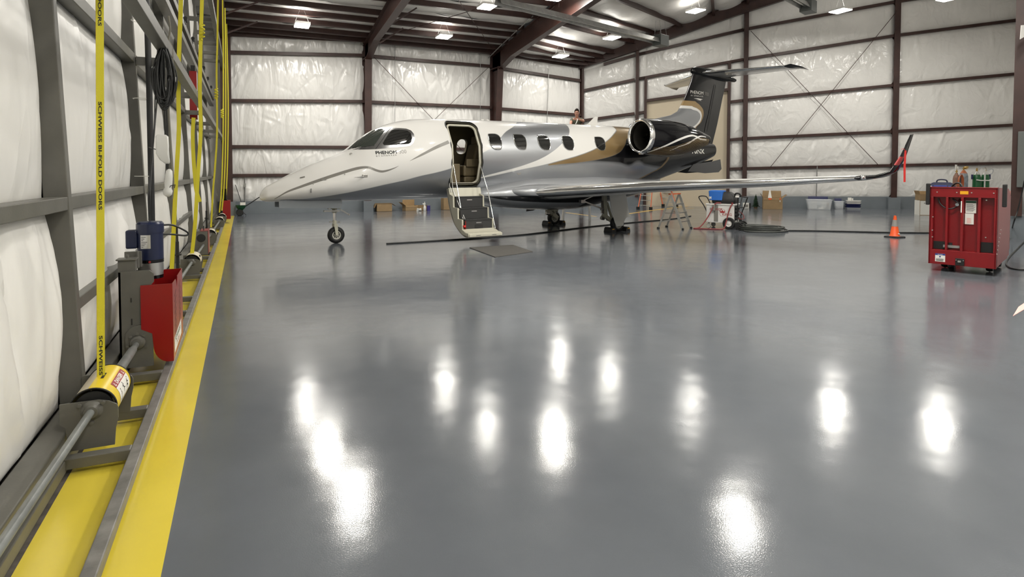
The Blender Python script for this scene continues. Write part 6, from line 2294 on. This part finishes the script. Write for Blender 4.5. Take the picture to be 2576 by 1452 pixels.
for k, (px, lab) in enumerate(((1051, 'white plastic cup lying left of the cardboard pile'), (1058, 'white plastic cup nearest the spray bottle'))):
    p = back(px, 24.25)
    c_ = thing('plastic_cup', lab, 'cup', (p.x, 24.25 + k * .1, .055), 0, 'white cups on the floor')
    MB().lathe([(-.06, .045), (.06, .055), (.06, .05), (-.05, .0)], (0, 0, 0), (.3, -.2, 1) if k == 0 else (1, -.3, .2), 16).build('cup', 'rag', c_, smooth=40)
# broadcast spreader in the corner
p = at_y(606, 530, 24.6)
sp_ = thing('lawn_spreader', 'dark green push spreader with a black handle in the back left corner', 'spreader', (p.x, 24.5, 0))
MB().loft([[(x, y, z) for x, y in rrect(w_, w_ * .7, .05, 4)] for z, w_ in ((.20, .12), (.30, .30), (.40, .36), (.40, .33), (.31, .27))]).build('hopper', 'dkgreen', sp_, smooth=40)
for y in (-.16, .16):
    MB().lathe([(-.03, .05), (-.03, .11), (0, .125), (.03, .11), (.03, .05)], (-.04, y, .125), (0, 1, 0), 22).build('wheel', 'black', sp_, smooth=40)
MB().tube([(-.1, 0, .18), (.12, 0, .32), (.55, 0, .62), (.82, 0, .80)], .018, 8).build('handle', 'black', sp_, smooth=40)
MB().tube([(.0, 0, .2), (.18, 0, .02)], .012, 8).tube([(-.04, -.16, .125), (-.04, .16, .125)], .012, 8).build('stand', 'black', sp_)
MB().box((-.02, -.14, .40), (.16, .02, .5)).build('white_label', 'paper', sp_)
bp_ = MB().tube([(.05, YB - .14, .35), (.05, YB - .14, 1.5)], .02, 8).box((.03, YB - .2, 1.05), (.09, YB - .13, 1.2))
tag(bp_.build('wall_pipe', 'galv', smooth=40), 'thin grey pipe on the back wall above the green spreader', 'pipe')
bp_ = MB().tube([(-.28, YB - .3, 1.15), (-.1, YB - .45, .55), (-.02, YB - .5, .02)], .012, 8)
tag(bp_.build('broom_handle', 'black', smooth=40), 'thin black pole leaning in the back left corner', 'pole')

# ------------------------------------------------------------------ traffic cone
p = at_z(2250.5, 597)
cn = thing('traffic_cone', 'orange traffic cone with one grey reflective collar', 'cone', p)
MB().loft([[(x, y, z) for x, y in rrect(w_, w_, .05, 4)] for z, w_ in ((0, .36), (.025, .36), (.035, .30))]).build('base', 'black', cn, smooth=40)
MB().lathe([(.03, .125), (.06, .105), (.52, .030), (.545, .028), (.545, .0)], (0, 0, 0), (0, 0, 1), 36, caps=False).build('cone_body', 'orange', cn, smooth=40)
MB().lathe([(.275, .0728), (.44, .0462)], (0, 0, 0), (0, 0, 1), 36, caps=False).build('reflective_collar', 'reflect', cn, smooth=40)
MB().box((-.03, -.1125, .085), (.03, -.1, .11)).build('white_mark', 'paper', cn)

# ------------------------------------------------------------------ white battery cart with cables
p = at_z(1775, 574)
a_ = math.radians(-57)
pk = thing('battery_cart', 'white wheeled battery power cart with two red cables and large tyres', 'cart', p, a_)
bx_ = MB().box((.0, .05, .17), (.78, .72, .70)).box((-.02, .03, .68), (.80, .74, .72))
bx_.build('cabinet', 'white', pk, bevel=.012)
MB().box((.22, .046, .2), (.34, .05, .68)).build('grey_stripe', 'strokegrey', pk)
lt = MB()
write_on(lt, 'POWER', (.10, .045, .525), (1, 0, 0), (0, 0, 1), .10, .36, 0)
write_on(lt, 'KING', (.45, .045, .385), (1, 0, 0), (0, 0, 1), .10, .27, 0)
lt.add([(.40, .0455, .46), (.52, .0455, .46), (.535, .0455, .54), (.495, .0455, .50), (.46, .0455, .545), (.425, .0455, .50), (.385, .0455, .54)], [(0, 1, 2, 3, 4, 5, 6)], 1)
lt.tube([(.46 + .085 * math.cos(t), .046, .47 + .105 * math.sin(t)) for t in np.linspace(0, 2 * PI, 30)[:-1]], .0025, 5, closed=True, mi=1)
lt.build('lettering', ['dangerred', 'dangerred'], pk)
pn = MB()
for r in range(4):
    for c in range(2):
        pn.cyl((.78, .18 + c * .3, .30 + r * .1), (.83, .18 + c * .3, .30 + r * .1), .035, n=14)
pn.box((.78, .12, .24), (.79, .62, .66))
pn.build('connector_panel', 'black', pk, smooth=40)
for y in (-.02, .80):
    w_ = MB().lathe([(-.055, .09), (-.065, .12), (-.06, .155), (-.03, .17), (.03, .17), (.06, .155), (.065, .12), (.055, .09)], (.66, y, .17), (0, 1, 0), 32, caps=False).build('wheel', 'tyre', pk, smooth=50)
    MB().lathe([(-.05, .0), (-.05, .03), (-.03, .04), (-.03, .075), (-.055, .092), (.055, .092), (.03, .04), (.05, 0)], (.66, y, .17), (0, 1, 0), 24).build('wheel_rim', 'white', w_, smooth=40)
for x, y in ((.06, .12), (.06, .65)):
    MB().lathe([(-.025, .03), (-.03, .06), (0, .07), (.03, .06), (.025, .03)], (x, y, .07), (0, 1, 0), 20).cyl((x, y, .1), (x, y, .18), .02, n=8).each('caster', 'hub', pk, smooth=40)
MB().tube(spline([(.02, .08, .46), (-.08, .08, .66), (-.22, .08, .87), (-.18, .08, .93), (-.02, .10, .92), (.06, .1, .80), (.10, .1, .70)], 6), .016, 8).build('push_handle', 'black', pk, smooth=60)
htk = thing('hand_truck', 'black hand truck with loop handle standing at the right of the white cart', 'hand truck', p, a_)
MB().tube([(.86, .10, .35), (.90, .0, .95)], .016, 8).tube([(.86, .55, .35), (1.06, .50, .92)], .016, 8).tube(spline([(.82, -.04, .92), (.84, -.06, 1.02), (.93, -.06, 1.03), (.98, -.03, .96)], 6), .025, 8).tube([(.90, .02, .95), (1.06, .48, .90)], .014, 8).tube([(.88, .05, .62), (.98, .52, .62)], .013, 8).tube([(.87, .1, .40), (.92, .4, .9)], .013, 8).build('frame', 'black', htk, smooth=50)
MB().box((.84, -.085, .92), (.94, -.07, .97)).build('maker_plate', 'paper', htk)
MB().box((.84, .05, .0), (1.0, .6, .02)).lathe([(-.03, .05), (-.03, .1), (.03, .1), (.03, .05)], (.92, .0, .105), (0, 1, 0), 20).lathe([(-.03, .05), (-.03, .1), (.03, .1), (.03, .05)], (.92, .66, .105), (0, 1, 0), 20).tube([(.86, .10, .38), (.90, .05, .02)], .014, 8).tube([(.86, .55, .38), (.90, .6, .02)], .014, 8).build('toe_plate', 'black', htk)
rc = MB()
rc.tube(spline([(.42, .04, .74), (.30, -.02, .74), (.22, -.05, .62), (.08, -.16, .30), (-.08, -.32, .05), (-.22, -.45, .016), (.02, -.40, .016), (.36, -.32, .016), (.56, -.22, .03), (.60, -.10, .20), (.64, -.04, .45), (.70, .0, .66), (.74, .06, .74), (.6, .2, .75)], 8), .017, 8)
t_ = thing('jumper_cable', 'dull red cable looping from the white battery cart down to the floor', 'cable', p, a_)
rc.build('cable', 'hosered', t_, smooth=60)
MB().box((.19, -.06, .52), (.27, .03, .70)).build('cable_clamp', 'strokegrey', t_, bevel=.01)
t_ = thing('charging_cable', 'thin red cable at the back right of the white battery cart', 'cable', p, a_)
MB().tube(spline([(.83, .45, .5), (.93, .45, .42), (.98, .42, .30), (.90, .35, .28), (.84, .32, .30)], 6), .012, 6).build('cable', 'hosered', t_, smooth=60)
bgp = thing('equipment_bag', 'bright blue and black soft bag lying on top of the white battery cart', 'bag', (p.x, p.y, .722), a_)
MB().loft([[(x, y, z) for x, y in rrect(w_, d_, .06, 4, cx_, .36)] for z, w_, d_, cx_ in ((0, .62, .5, .46), (.08, .66, .54, .46), (.2, .54, .46, .48), (.30, .34, .34, .50), (.34, .2, .2, .52))]).build('bag_body', 'black', bgp, smooth=60)
MB().loft([[(x, y, z) for x, y in rrect(w_, d_, .03, 3, .25, .30)] for z, w_, d_ in ((.10, .36, .46), (.36, .40, .46), (.38, .34, .40))]).build('blue_pouch', 'blue', bgp, smooth=40)
lg_ = MB()
write_on(lg_, 'M', (.08, .065, .14), (1, 0, 0), (0, 0, 1), .09, .06, 0, bold=.006)
lg_.build('white_letter', 'paper', bgp)
p2_ = at_z(1915, 580)
hc = thing('hose_coil', 'dark grey hose coiled flat on the floor right of the white battery cart', 'hose', p2_)
rnd2 = random.Random(4)
co = MB()
pts = []
for k in range(9 * 26):
    a = 2 * PI * k / 26
    r_ = .50 + .10 * math.sin(k / 26 * 1.7) + .03 * math.sin(k * .11)
    z = .02 + .011 * (k / 26) + .006 * math.sin(a * 2 + k * .05)
    pts.append((r_ * math.cos(a) * 1.0 + .03 * math.sin(k * .07), r_ * math.sin(a) + .03 * math.cos(k * .05), z))
co.tube(pts, .017, 8)
co.tube(spline([(-.45, .2, .02), (-.7, -.12, .018), (-.62, -.36, .018), (-.2, -.62, .018), (.4, -.55, .03), (.6, -.1, .06)], 8), .017, 8)
co.build('coil', 'hosegrey', hc, smooth=60)
MB().tube([tuple(at_z(*q, .018) - Vector((p2_.x, p2_.y, 0))) for q in ((1975, 580), (2040, 580.5), (2120, 582), (2240, 585), (2345, 586))], .018, 8).build('run', 'cableblack', hc, smooth=60)
MB().tube(spline([tuple(Vector(q) - Vector((p2_.x, p2_.y, 0))) for q in (at_z(1848, 560, .30), at_z(1866, 560, .22), at_z(1885, 571, .05), at_z(1900, 574, .05))], 6), .015, 8).build('lead', 'hosegrey', hc, smooth=60)
# long black cable on the floor under the aircraft
cl = MB().tube(spline([at_z(*q, .015) for q in ((972, 613), (1100, 605.5), (1300, 592), (1420, 578), (1500, 568.5), (1600, 559), (1690, 551), (1738, 543.5))], 10), .017, 8)
tag(cl.build('floor_cable', 'cableblack', smooth=60), 'long black cable lying straight on the floor under the aircraft', 'cable')
# entrance mat
mm_ = MB()
mq = [at_z(*q) for q in ((1181, 624), (1290, 617), (1340, 634), (1246, 648))]
mm_.hexa([v for v in mq], [v + Vector((0, 0, .012)) for v in mq])
tag(mm_.build('floor_mat', 'mat'), 'dark brown rubber mat on the floor below the airstair', 'mat')

# ------------------------------------------------------------------ ladders
ax0, ax1, ax2, ax3 = at_z(1717, 578), at_z(1738, 574.5), at_z(1656, 575), at_z(1677, 571)
al = thing('step_ladder', 'aluminium folding step ladder standing under the near wing', 'ladder', ax0)
o0 = ax0
f0, f1, r0, r1 = [v - o0 for v in (ax0, ax1, ax2, ax3)]
t0 = (f0 + r0) / 2 + Vector((0, 0, 1.02))
t1 = (f1 + r1) / 2 + Vector((0, 0, 1.02))
for a, b in ((f0, t0), (f1, t1)):
    MB().beam(a, b, .035, .07).build('front_rail', 'alu', al)
for a, b in ((r0, t0), (r1, t1)):
    MB().beam(a, b - Vector((0, 0, .02)), .03, .045).build('rear_rail', 'alu', al)
for f in (.22, .46, .70):
    MB().beam(f0.lerp(t0, f), f1.lerp(t1, f), .09, .028).build('tread', 'alu', al)
MB().beam(r0.lerp(t0, .2), r1.lerp(t1, .2), .03, .03).beam(r0.lerp(t0, .6), r1.lerp(t1, .6), .03, .03).each('rear_brace', 'alu', al)
MB().beam(f0.lerp(t0, .45), r0.lerp(t0, .45), .008, .02).beam(f1.lerp(t1, .45), r1.lerp(t1, .45), .008, .02).each('spreader_bar', 'gearmet', al)
for v in (f0, f1, r0, r1):
    MB().box(v + Vector((-.025, -.035, 0)), v + Vector((.025, .035, .04))).build('rubber_foot', 'black', al)
MB().hexa([t0 + Vector((-.05, -.05, -.03)), t1 + Vector((.03, -.05, -.03)), t1 + Vector((.05, .06, -.03)), t0 + Vector((-.03, .06, -.03))],
          [t0 + Vector((-.05, -.05, .0)), t1 + Vector((.03, -.05, .0)), t1 + Vector((.05, .06, .0)), t0 + Vector((-.03, .06, .0))]).build('top_cap', 'ladderorange', al)


def orange_ladder(lab, fl, fr, tl, tr, zt):
    a0, a1 = at_z(*fl), at_z(*fr)
    n_ = Vector((a0.x + a1.x, a0.y + a1.y, 0)).normalized()
    b0, b1 = at_p(*tl, a0 + n_ * .45, n_), at_p(*tr, a1 + n_ * .45, n_)
    t_ = thing('orange_ladder', lab, 'ladder', a0, 0, 'orange ladders by the beige panel')
    b0 = a0 + (b0 - a0) * (zt / b0.z) - a0
    b1 = a1 + (b1 - a1) * (zt / b1.z) - a0
    a1 = a1 - a0
    a0 = Vector((0, 0, 0))
    for a, b in ((a0, b0), (a1, b1)):
        MB().beam(a + (b - a) * .02, b, .035, .08).build('side_rail', 'ladderorange', t_)
        MB().box(a + Vector((-.05, -.06, 0)), a + Vector((.05, .06, .12))).build('foot', 'black', t_)
    for f in np.linspace(.14, .94, 6):
        MB().beam(a0.lerp(b0, f), a1.lerp(b1, f), .05, .03).build('rung', 'alu', t_)
    return t_


orange_ladder('orange fibreglass ladder leaning at the left of the beige panel', (1605, 527), (1637, 528), (1613, 485), (1640, 485), 1.30)
orange_ladder('orange fibreglass ladder leaning behind the aluminium step ladder', (1668, 520), (1702, 521), (1661, 485), (1690, 485), 1.45)
# yellow lane paint near the end wall
for l, w_ in (([(1580, 538.2), (1669, 525.6), (1741, 517.6)], .16), ([(1424, 535), (1500, 545)], .10), ([(1600, 531), (1745, 524)], .05)):
    P = [at_z(*q) for q in l]
    mb_ = MB()
    for a, b in zip(P[:-1], P[1:]):
        d = (b - a).normalized()
        n_ = Vector((-d.y, d.x, 0)) * w_ / 2
        mb_.hexa([a - n_, b - n_, b + n_, a + n_], [v + Vector((0, 0, .003)) for v in (a - n_, b - n_, b + n_, a + n_)])
    o = mb_.build('trim_3' if w_ == .16 else ('trim_4' if w_ == .1 else 'trim_5'), 'yellowline')
    tag(o, 'yellow lane line painted on the floor near the beige panel', 'floor line', kind='structure')

# ------------------------------------------------------------------ right edge: cabinet, panel, cable, streamer
p = at_z(2547, 590)
cbn = thing('storage_cabinet', 'grey metal cabinet behind the red cart at the right edge', 'cabinet', p, math.radians(-50))
MB().box((-.09, 0, 0), (.12, .5, .95)).build('body', 'kerb', cbn, bevel=.006)
MB().box((-.12, -.03, .955), (.10, .4, 1.02)).build('dark_tray', 'black', cbn, bevel=.01)
pr = thing('shop_towel_roll', 'pinkish shop towel roll on the grey cabinet tray', 'roll', (p.x, p.y, 1.02), math.radians(-50))
MB().lathe([(0, .065), (.16, .065)], (-.06, .1, .065), (1, .2, 0), 18).build('roll', 'pink', pr, smooth=40)
bq = at_z(2549, 583)
bd = thing('display_board', 'tall narrow black and grey board standing at the right edge', 'board', (bq.x, bq.y, 0), math.radians(-60))
MB().box((-.005, 0, 0), (.055, .03, 2.10)).build('panel', 'black', bd)
MB().box((-.05, -.0, 0), (-.006, .04, 2.06)).build('edge_rail', 'galv', bd)
q = at_z(2564, 598)
eb = thing('electrical_panel', 'light grey electrical panel on the right hand column', 'panel', (17.23, 8.20, 1.27), math.radians(-64))
MB().box((-.02, -.14, 0), (.20, -.02, 1.35)).build('enclosure', 'heater', eb, bevel=.01)
ec = MB().tube(spline([(17.3, 8.0, 1.6), (17.0, 7.95, .9), at_z(2545, 575, .25), at_z(2541, 605, .02)] and [at_y(2577, 455, 7.6), at_y(2572, 480, 7.7), at_y(2560, 530, 7.8), at_y(2550, 560, 7.9), at_z(2543, 588, .02), at_z(2536, 612, .015)], 8), .015, 8)
tag(ec.build('hanging_cable', 'cableblack', smooth=60), 'black cable draping down the right hand column to the floor', 'cable')
ec = MB().tube(spline([at_z(*k_, .014) for k_ in ((2578, 607), (2560, 625), (2538, 648), (2531, 663), (2541, 674), (2560, 678), (2578, 679))], 8), .013, 8)
tag(ec.build('floor_cable', 'cableblack', smooth=60), 'black cable looping on the floor at the right edge', 'cable')
pt = [at_z(*k_, .004) for k_ in ((2548, 795), (2562, 772), (2580, 760), (2580, 776))]
pm = MB().hexa([v - Vector((0, 0, .004)) for v in pt], pt)
tag(pm.build('pink_tag', 'pink'), 'pink paper tag lying on the floor at the right edge', 'tag')
tw = at_y(2570, 80, 8.0)
tp_ = MB().hexa([tw + Vector((-.05, 0, -.18)), tw + Vector((.2, -.05, -.05)), tw + Vector((.2, -.04, -.05)), tw + Vector((-.05, .01, -.18))],
                [tw + Vector((-.02, 0, .15)), tw + Vector((.2, -.05, .18)), tw + Vector((.2, -.04, .18)), tw + Vector((-.02, .01, .15))])
tag(tp_.build('insulation_flap', 'vinyl'), 'loose grey insulation flap high on the right hand column', 'flap')

# ------------------------------------------------------------------ person on a work platform beyond the aircraft
rp_ = ray(1451, 276)
tt = 20.6 / math.hypot(rp_.x, rp_.y)
hd = Vector((0, 0, CAM_H)) + rp_ * tt
pz = hd.z - 1.74                                   # where the feet stand
vr = Vector((rp_.x, rp_.y, 0)).normalized()        # away from the camera
va = math.atan2(vr.y, vr.x) - PI / 2               # local x to the picture's right, y away
man = thing('person', 'person in an olive shirt behind the aircraft, head bowed, holding a white hose', 'person', (hd.x, hd.y, pz), va)


def skinned(name, verts, edges, radii, mt, parent, root=0, sub=2):
    me = bpy.data.meshes.new(name)
    me.from_pydata([tuple(v) for v in verts], edges, [])
    me.materials.append(M[mt])
    o = bpy.data.objects.new(name, me)
    COL.objects.link(o)
    o.parent = parent
    md = o.modifiers.new('skin', 'SKIN')
    md.use_smooth_shade = True
    for i, r_ in enumerate(radii):
        me.skin_vertices[0].data[i].radius = r_ if isinstance(r_, tuple) else (r_, r_)
        me.skin_vertices[0].data[i].use_root = (i == root)
    sd_ = o.modifiers.new('sub', 'SUBSURF')
    sd_.levels = sd_.render_levels = sub
    return o


V_, E_, R_ = [], [], []


def node(p, r_, par=None):
    V_.append(Vector(p))
    R_.append(r_)
    if par is not None:
        E_.append((par, len(V_) - 1))
    return len(V_) - 1


pel = node((0, .12, .93), (.15, .11))
spn = node((0, .10, 1.12), (.14, .10), pel)
che = node((0, .05, 1.30), (.17, .11), spn)
nkb = node((0, -.01, 1.44), (.075, .07), che)
nck = node((0, -.05, 1.50), (.055, .055), nkb)
jaw = node((0, -.11, 1.555), (.060, .070), nck)
mid_ = node((0, -.085, 1.62), (.076, .092), jaw)
crn = node((0, -.06, 1.69), (.066, .08), mid_)


def hand(par, wrist, dirv, pal, sgn):
    d = Vector(dirv).normalized()
    s = Vector(pal).normalized()
    w = node(wrist, .026, par)
    p = node(Vector(wrist) + d * .06, (.036, .018), w)
    up = d.cross(s).normalized()
    for k, (o_, ln) in enumerate(((-.03, .07), (-.01, .08), (.01, .075), (.03, .058))):
        b = Vector(wrist) + d * .085 + s * o_
        f1 = node(b, .0095, p)
        f2 = node(b + d * ln * .5 - up * .012, .009, f1)
        node(b + d * ln * .8 - up * .035, .008, f2)
    t1 = node(Vector(wrist) + d * .035 - s * .038, .011, p)
    node(Vector(wrist) + d * .075 - s * .055 - up * .015, .009, t1)


# left arm (picture right): elbow raised, hand at the chest
sl = node((.17, .03, 1.40), .062, che)
el = node((.235, -.10, 1.33), .048, sl)
fl_ = node((.14, -.22, 1.36), .040, el)
hand(fl_, (.055, -.27, 1.385), (-1, -.2, .1), (0, .3, 1), 1)
sr = node((-.17, .03, 1.40), .062, che)
er = node((-.20, -.14, 1.24), .048, sr)
fr_ = node((-.20, -.26, 1.18), .040, er)
hand(fr_, (-.19, -.35, 1.14), (0, -1, -.5), (1, 0, .1), -1)
for sx in (-1, 1):
    hp = node((sx * .09, .12, .86), .095, pel)
    kn = node((sx * .10, .08, .48), .062, hp)
    an_ = node((sx * .10, .12, .10), .045, kn)
    node((sx * .11, -.02, .045), (.04, .04), an_)
skinned('body', V_, E_, R_, 'skin', man, pel)
# clothing: the same bones, a little fuller
sv = [(0, .12, .90), (0, .10, 1.12), (0, .05, 1.30), (0, .0, 1.42), (.17, .03, 1.40), (.215, -.06, 1.355), (-.17, .03, 1.40), (-.19, -.08, 1.31)]
skinned('shirt', sv, [(0, 1), (1, 2), (2, 3), (2, 4), (4, 5), (2, 6), (6, 7)], [(.165, .125), (.158, .118), (.185, .125), (.085, .08), .078, .066, .078, .066], 'shirt', man)
tv = [(0, .12, .93), (.09, .12, .84), (.10, .08, .48), (.10, .12, .08), (-.09, .12, .84), (-.10, .08, .48), (-.10, .12, .08)]
skinned('trousers', tv, [(0, 1), (1, 2), (2, 3), (0, 4), (4, 5), (5, 6)], [(.16, .12), .105, .075, .07, .105, .075, .07], 'trousers', man)
sh_ = MB()
for sx in (-1, 1):
    sh_.loft([[(sx * .105 + x, y + .02, z) for x, y in rrect(w_, l_, .04, 4)] for z, w_, l_ in ((0, .10, .28), (.05, .10, .27), (.09, .08, .16))])
sh_.build('shoes', 'black', man, smooth=50)
hr = MB()
rings = []
for k in range(8):
    a = k / 7 * PI * .44
    rings.append([(.086 * math.sin(a) * math.sin(2 * PI * i / 20), -.055 + .108 * math.sin(a) * math.cos(2 * PI * i / 20) + .012, 1.645 + .108 * math.cos(a) + .075 * math.cos(2 * PI * i / 20) * -math.sin(a)) for i in range(20)])
hr.loft(rings[1:])
hr.build('hair', 'hair', man, smooth=60)
fc = MB()
for sx in (-1, 1):
    fc.lathe([(-.012, .002), (-.006, .011), (.006, .011), (.012, .002)], (sx * .03, -.165, 1.625), (0, 1, 0), 10)
    fc.box((sx * .03 - .018, -.176, 1.643), (sx * .03 + .018, -.166, 1.650))
fc.box((-.026, -.178, 1.553), (.026, -.168, 1.560))
fc.build('eyes_and_mouth', 'hair', man, smooth=50)
ns = MB().loft([[(x * w_, y_, z) for x, y_ in ((-1, -.160), (0, yn), (1, -.160))] for z, w_, yn in ((1.628, .007, -.17), (1.595, .014, -.192), (1.585, .014, -.175))])
for sx in (-1, 1):
    ns.lathe([(-.008, .01), (0, .028), (.008, .02)], (sx * .083, -.07, 1.612), (sx, .2, 0), 12)
ns.build('nose_and_ears', 'skin', man, smooth=60)
hz = thing('wash_hose', 'white hose held up by the person behind the aircraft', 'hose', (hd.x, hd.y, pz), va)
MB().tube(spline([(.03, -.30, 1.40), (.015, -.33, 1.33), (-.03, -.36, 1.22), (-.09, -.36, 1.08), (-.12, -.34, .9), (-.16, -.36, .45), (-.2, -.3, .02)], 8), .017, 8).build('hose', 'paper', hz, smooth=60)
rg_ = MB().loft([[(-.19 + x, -.44 + y, z) for x, y in rrect(w_, w_ * .7, .02, 3)] for z, w_ in ((1.16, .05), (1.10, .10), (1.02, .08), (.97, .03))])
rg_.v = [tuple(Vector(v)) for v in rg_.v]
rgt = thing('polishing_cloth', 'dull red cloth in the lowered hand of the person behind the aircraft', 'cloth', (hd.x, hd.y, pz), va)
rg_.build('cloth', 'dangerred', rgt, smooth=60)
pf = thing('work_platform', 'tall work platform under the person, behind the aircraft', 'platform', (hd.x, hd.y, 0), va)
MB().box((-.42, -.5, pz - .06), (.42, .35, pz)).build('deck', 'alu', pf)
for x in (-.38, .38):
    for y in (-.46, .31):
        MB().beam((x * 1.2, y * 1.2, 0), (x, y, pz - .05), .05, .05).build('leg', 'alu', pf)
for z in (.5, 1.1, 1.6):
    MB().beam((-.42, .34, z), (.42, .34, z), .04, .04).build('rung', 'alu', pf)

# ------------------------------------------------------------------ lamps
M['lampglow'] = mat('lamp_diffuser', (1, 1, 1), 0.5, emit=26.0, ecol=(1.0, 0.965, 0.88))


def area_light(watts):
    l = bpy.data.lights.new('high_bay_light', 'AREA')
    l.shape = 'RECTANGLE'
    l.size, l.size_y = .48, .62
    l.energy = watts
    l.color = (1.0, 0.965, 0.89)
    return l


LIGHTS = {k: area_light(w) for k, w in LAMP_W.items()}


UPS = {k: area_light(w * .08 + 22) for k, w in LAMP_W.items()}  # upward lights added to brighten the dark ceiling
M['fillglow'] = mat('added_uplight_glow', (1, 1, 1), 0.5, emit=6.0, ecol=(1.0, 0.965, 0.88))


def lamp(pos, label, kind='front', hang=.45):
    t_ = thing('high_bay_lamp', label, 'lamp', pos, 0, 'high bay lamps')
    MB().box((-.26, -.33, .02), (.26, .33, .09)).build('housing', 'white', t_, bevel=.008)
    MB().box((-.245, -.315, -.012), (.245, .315, .02)).build('diffuser', 'lampglow', t_)
    h_ = MB()
    for x in (-.25, .25):
        h_.tube([(x, 0, .09), (x * .3, 0, .09 + hang)], .005, 5)
    h_.each('hanger_wire', 'galv', t_)
    lo = bpy.data.objects.new('lamp_light', LIGHTS[kind])
    COL.objects.link(lo)
    lo.parent = t_
    lo.location = (0, 0, -.03)
    MB().box((-.2, -.3, .09), (.2, .3, .096)).build('added_uplight', 'fillglow', t_)  # glowing strip added on top as ceiling fill
    up = bpy.data.objects.new('ceiling_fill_light', UPS[kind])
    COL.objects.link(up)
    up.parent = t_
    up.location = (0, 0, .11)
    up.rotation_euler = (PI, 0, 0)
    return t_


for px, py, y, lab in ((760, 65, 22.6, 'bright rectangular lamp over the aircraft nose, left of the near rafter'), (1117, 93, 22.6, 'bright rectangular lamp between the two rafters, nearer the back wall'),
                       (1225, 18, 19.3, 'bright rectangular lamp between the two rafters, near the top edge'), (1410, 142, 23.0, 'bright rectangular lamp low in the back corner'),
                       (1539, 96, 21.6, 'bright rectangular lamp below the tube heater box'), (1750, 28, 19.4, 'bright rectangular lamp above the aircraft tail')):
    lamp(at_y(px, py, y), lab, 'back')
# lamps out of the picture, found from their reflections in the floor
for k, (px, py, h_, lab) in enumerate(((826, 1135, 7.4, 'bright lamp overhead left, second from the near end'), (890, 1250, 7.6, 'bright lamp overhead left, nearest the camera'), (1396, 1100, 7.45, 'bright lamp overhead in the middle row'),
                                       (1860, 1320, 7.9, 'bright lamp overhead in the middle, nearest the camera'), (2095, 1035, 7.9, 'bright lamp overhead right, farther one'), (2360, 1080, 7.9, 'bright lamp overhead right, nearer one'))):
    d = ray(px, py)
    t_ = (h_ + CAM_H) / -d.z
    lamp(Vector((d.x * t_, d.y * t_, h_)), lab)
for p_, lab in (((4.6, 9.2, 8.6), 'unseen lamp added to light the jet, ahead of the camera and left'), ((8.2, 7.3, 8.4), 'unseen lamp added to light the jet, ahead of the camera'), ((13.0, 5.7, 8.2), 'unseen lamp added to light the jet, by the red cart'),
                ((5.2, 4.6, 8.2), 'unseen lamp added to light the jet, just ahead of the camera'), ((8.0, 3.0, 7.8), 'unseen lamp added to light the jet, by the side wall'), ((2.4, -2.3, 7.2), 'unseen lamp added to light the jet, behind the camera')):
    lamp(p_, lab, 'side')  # unseen row added to brighten the near side of the jet
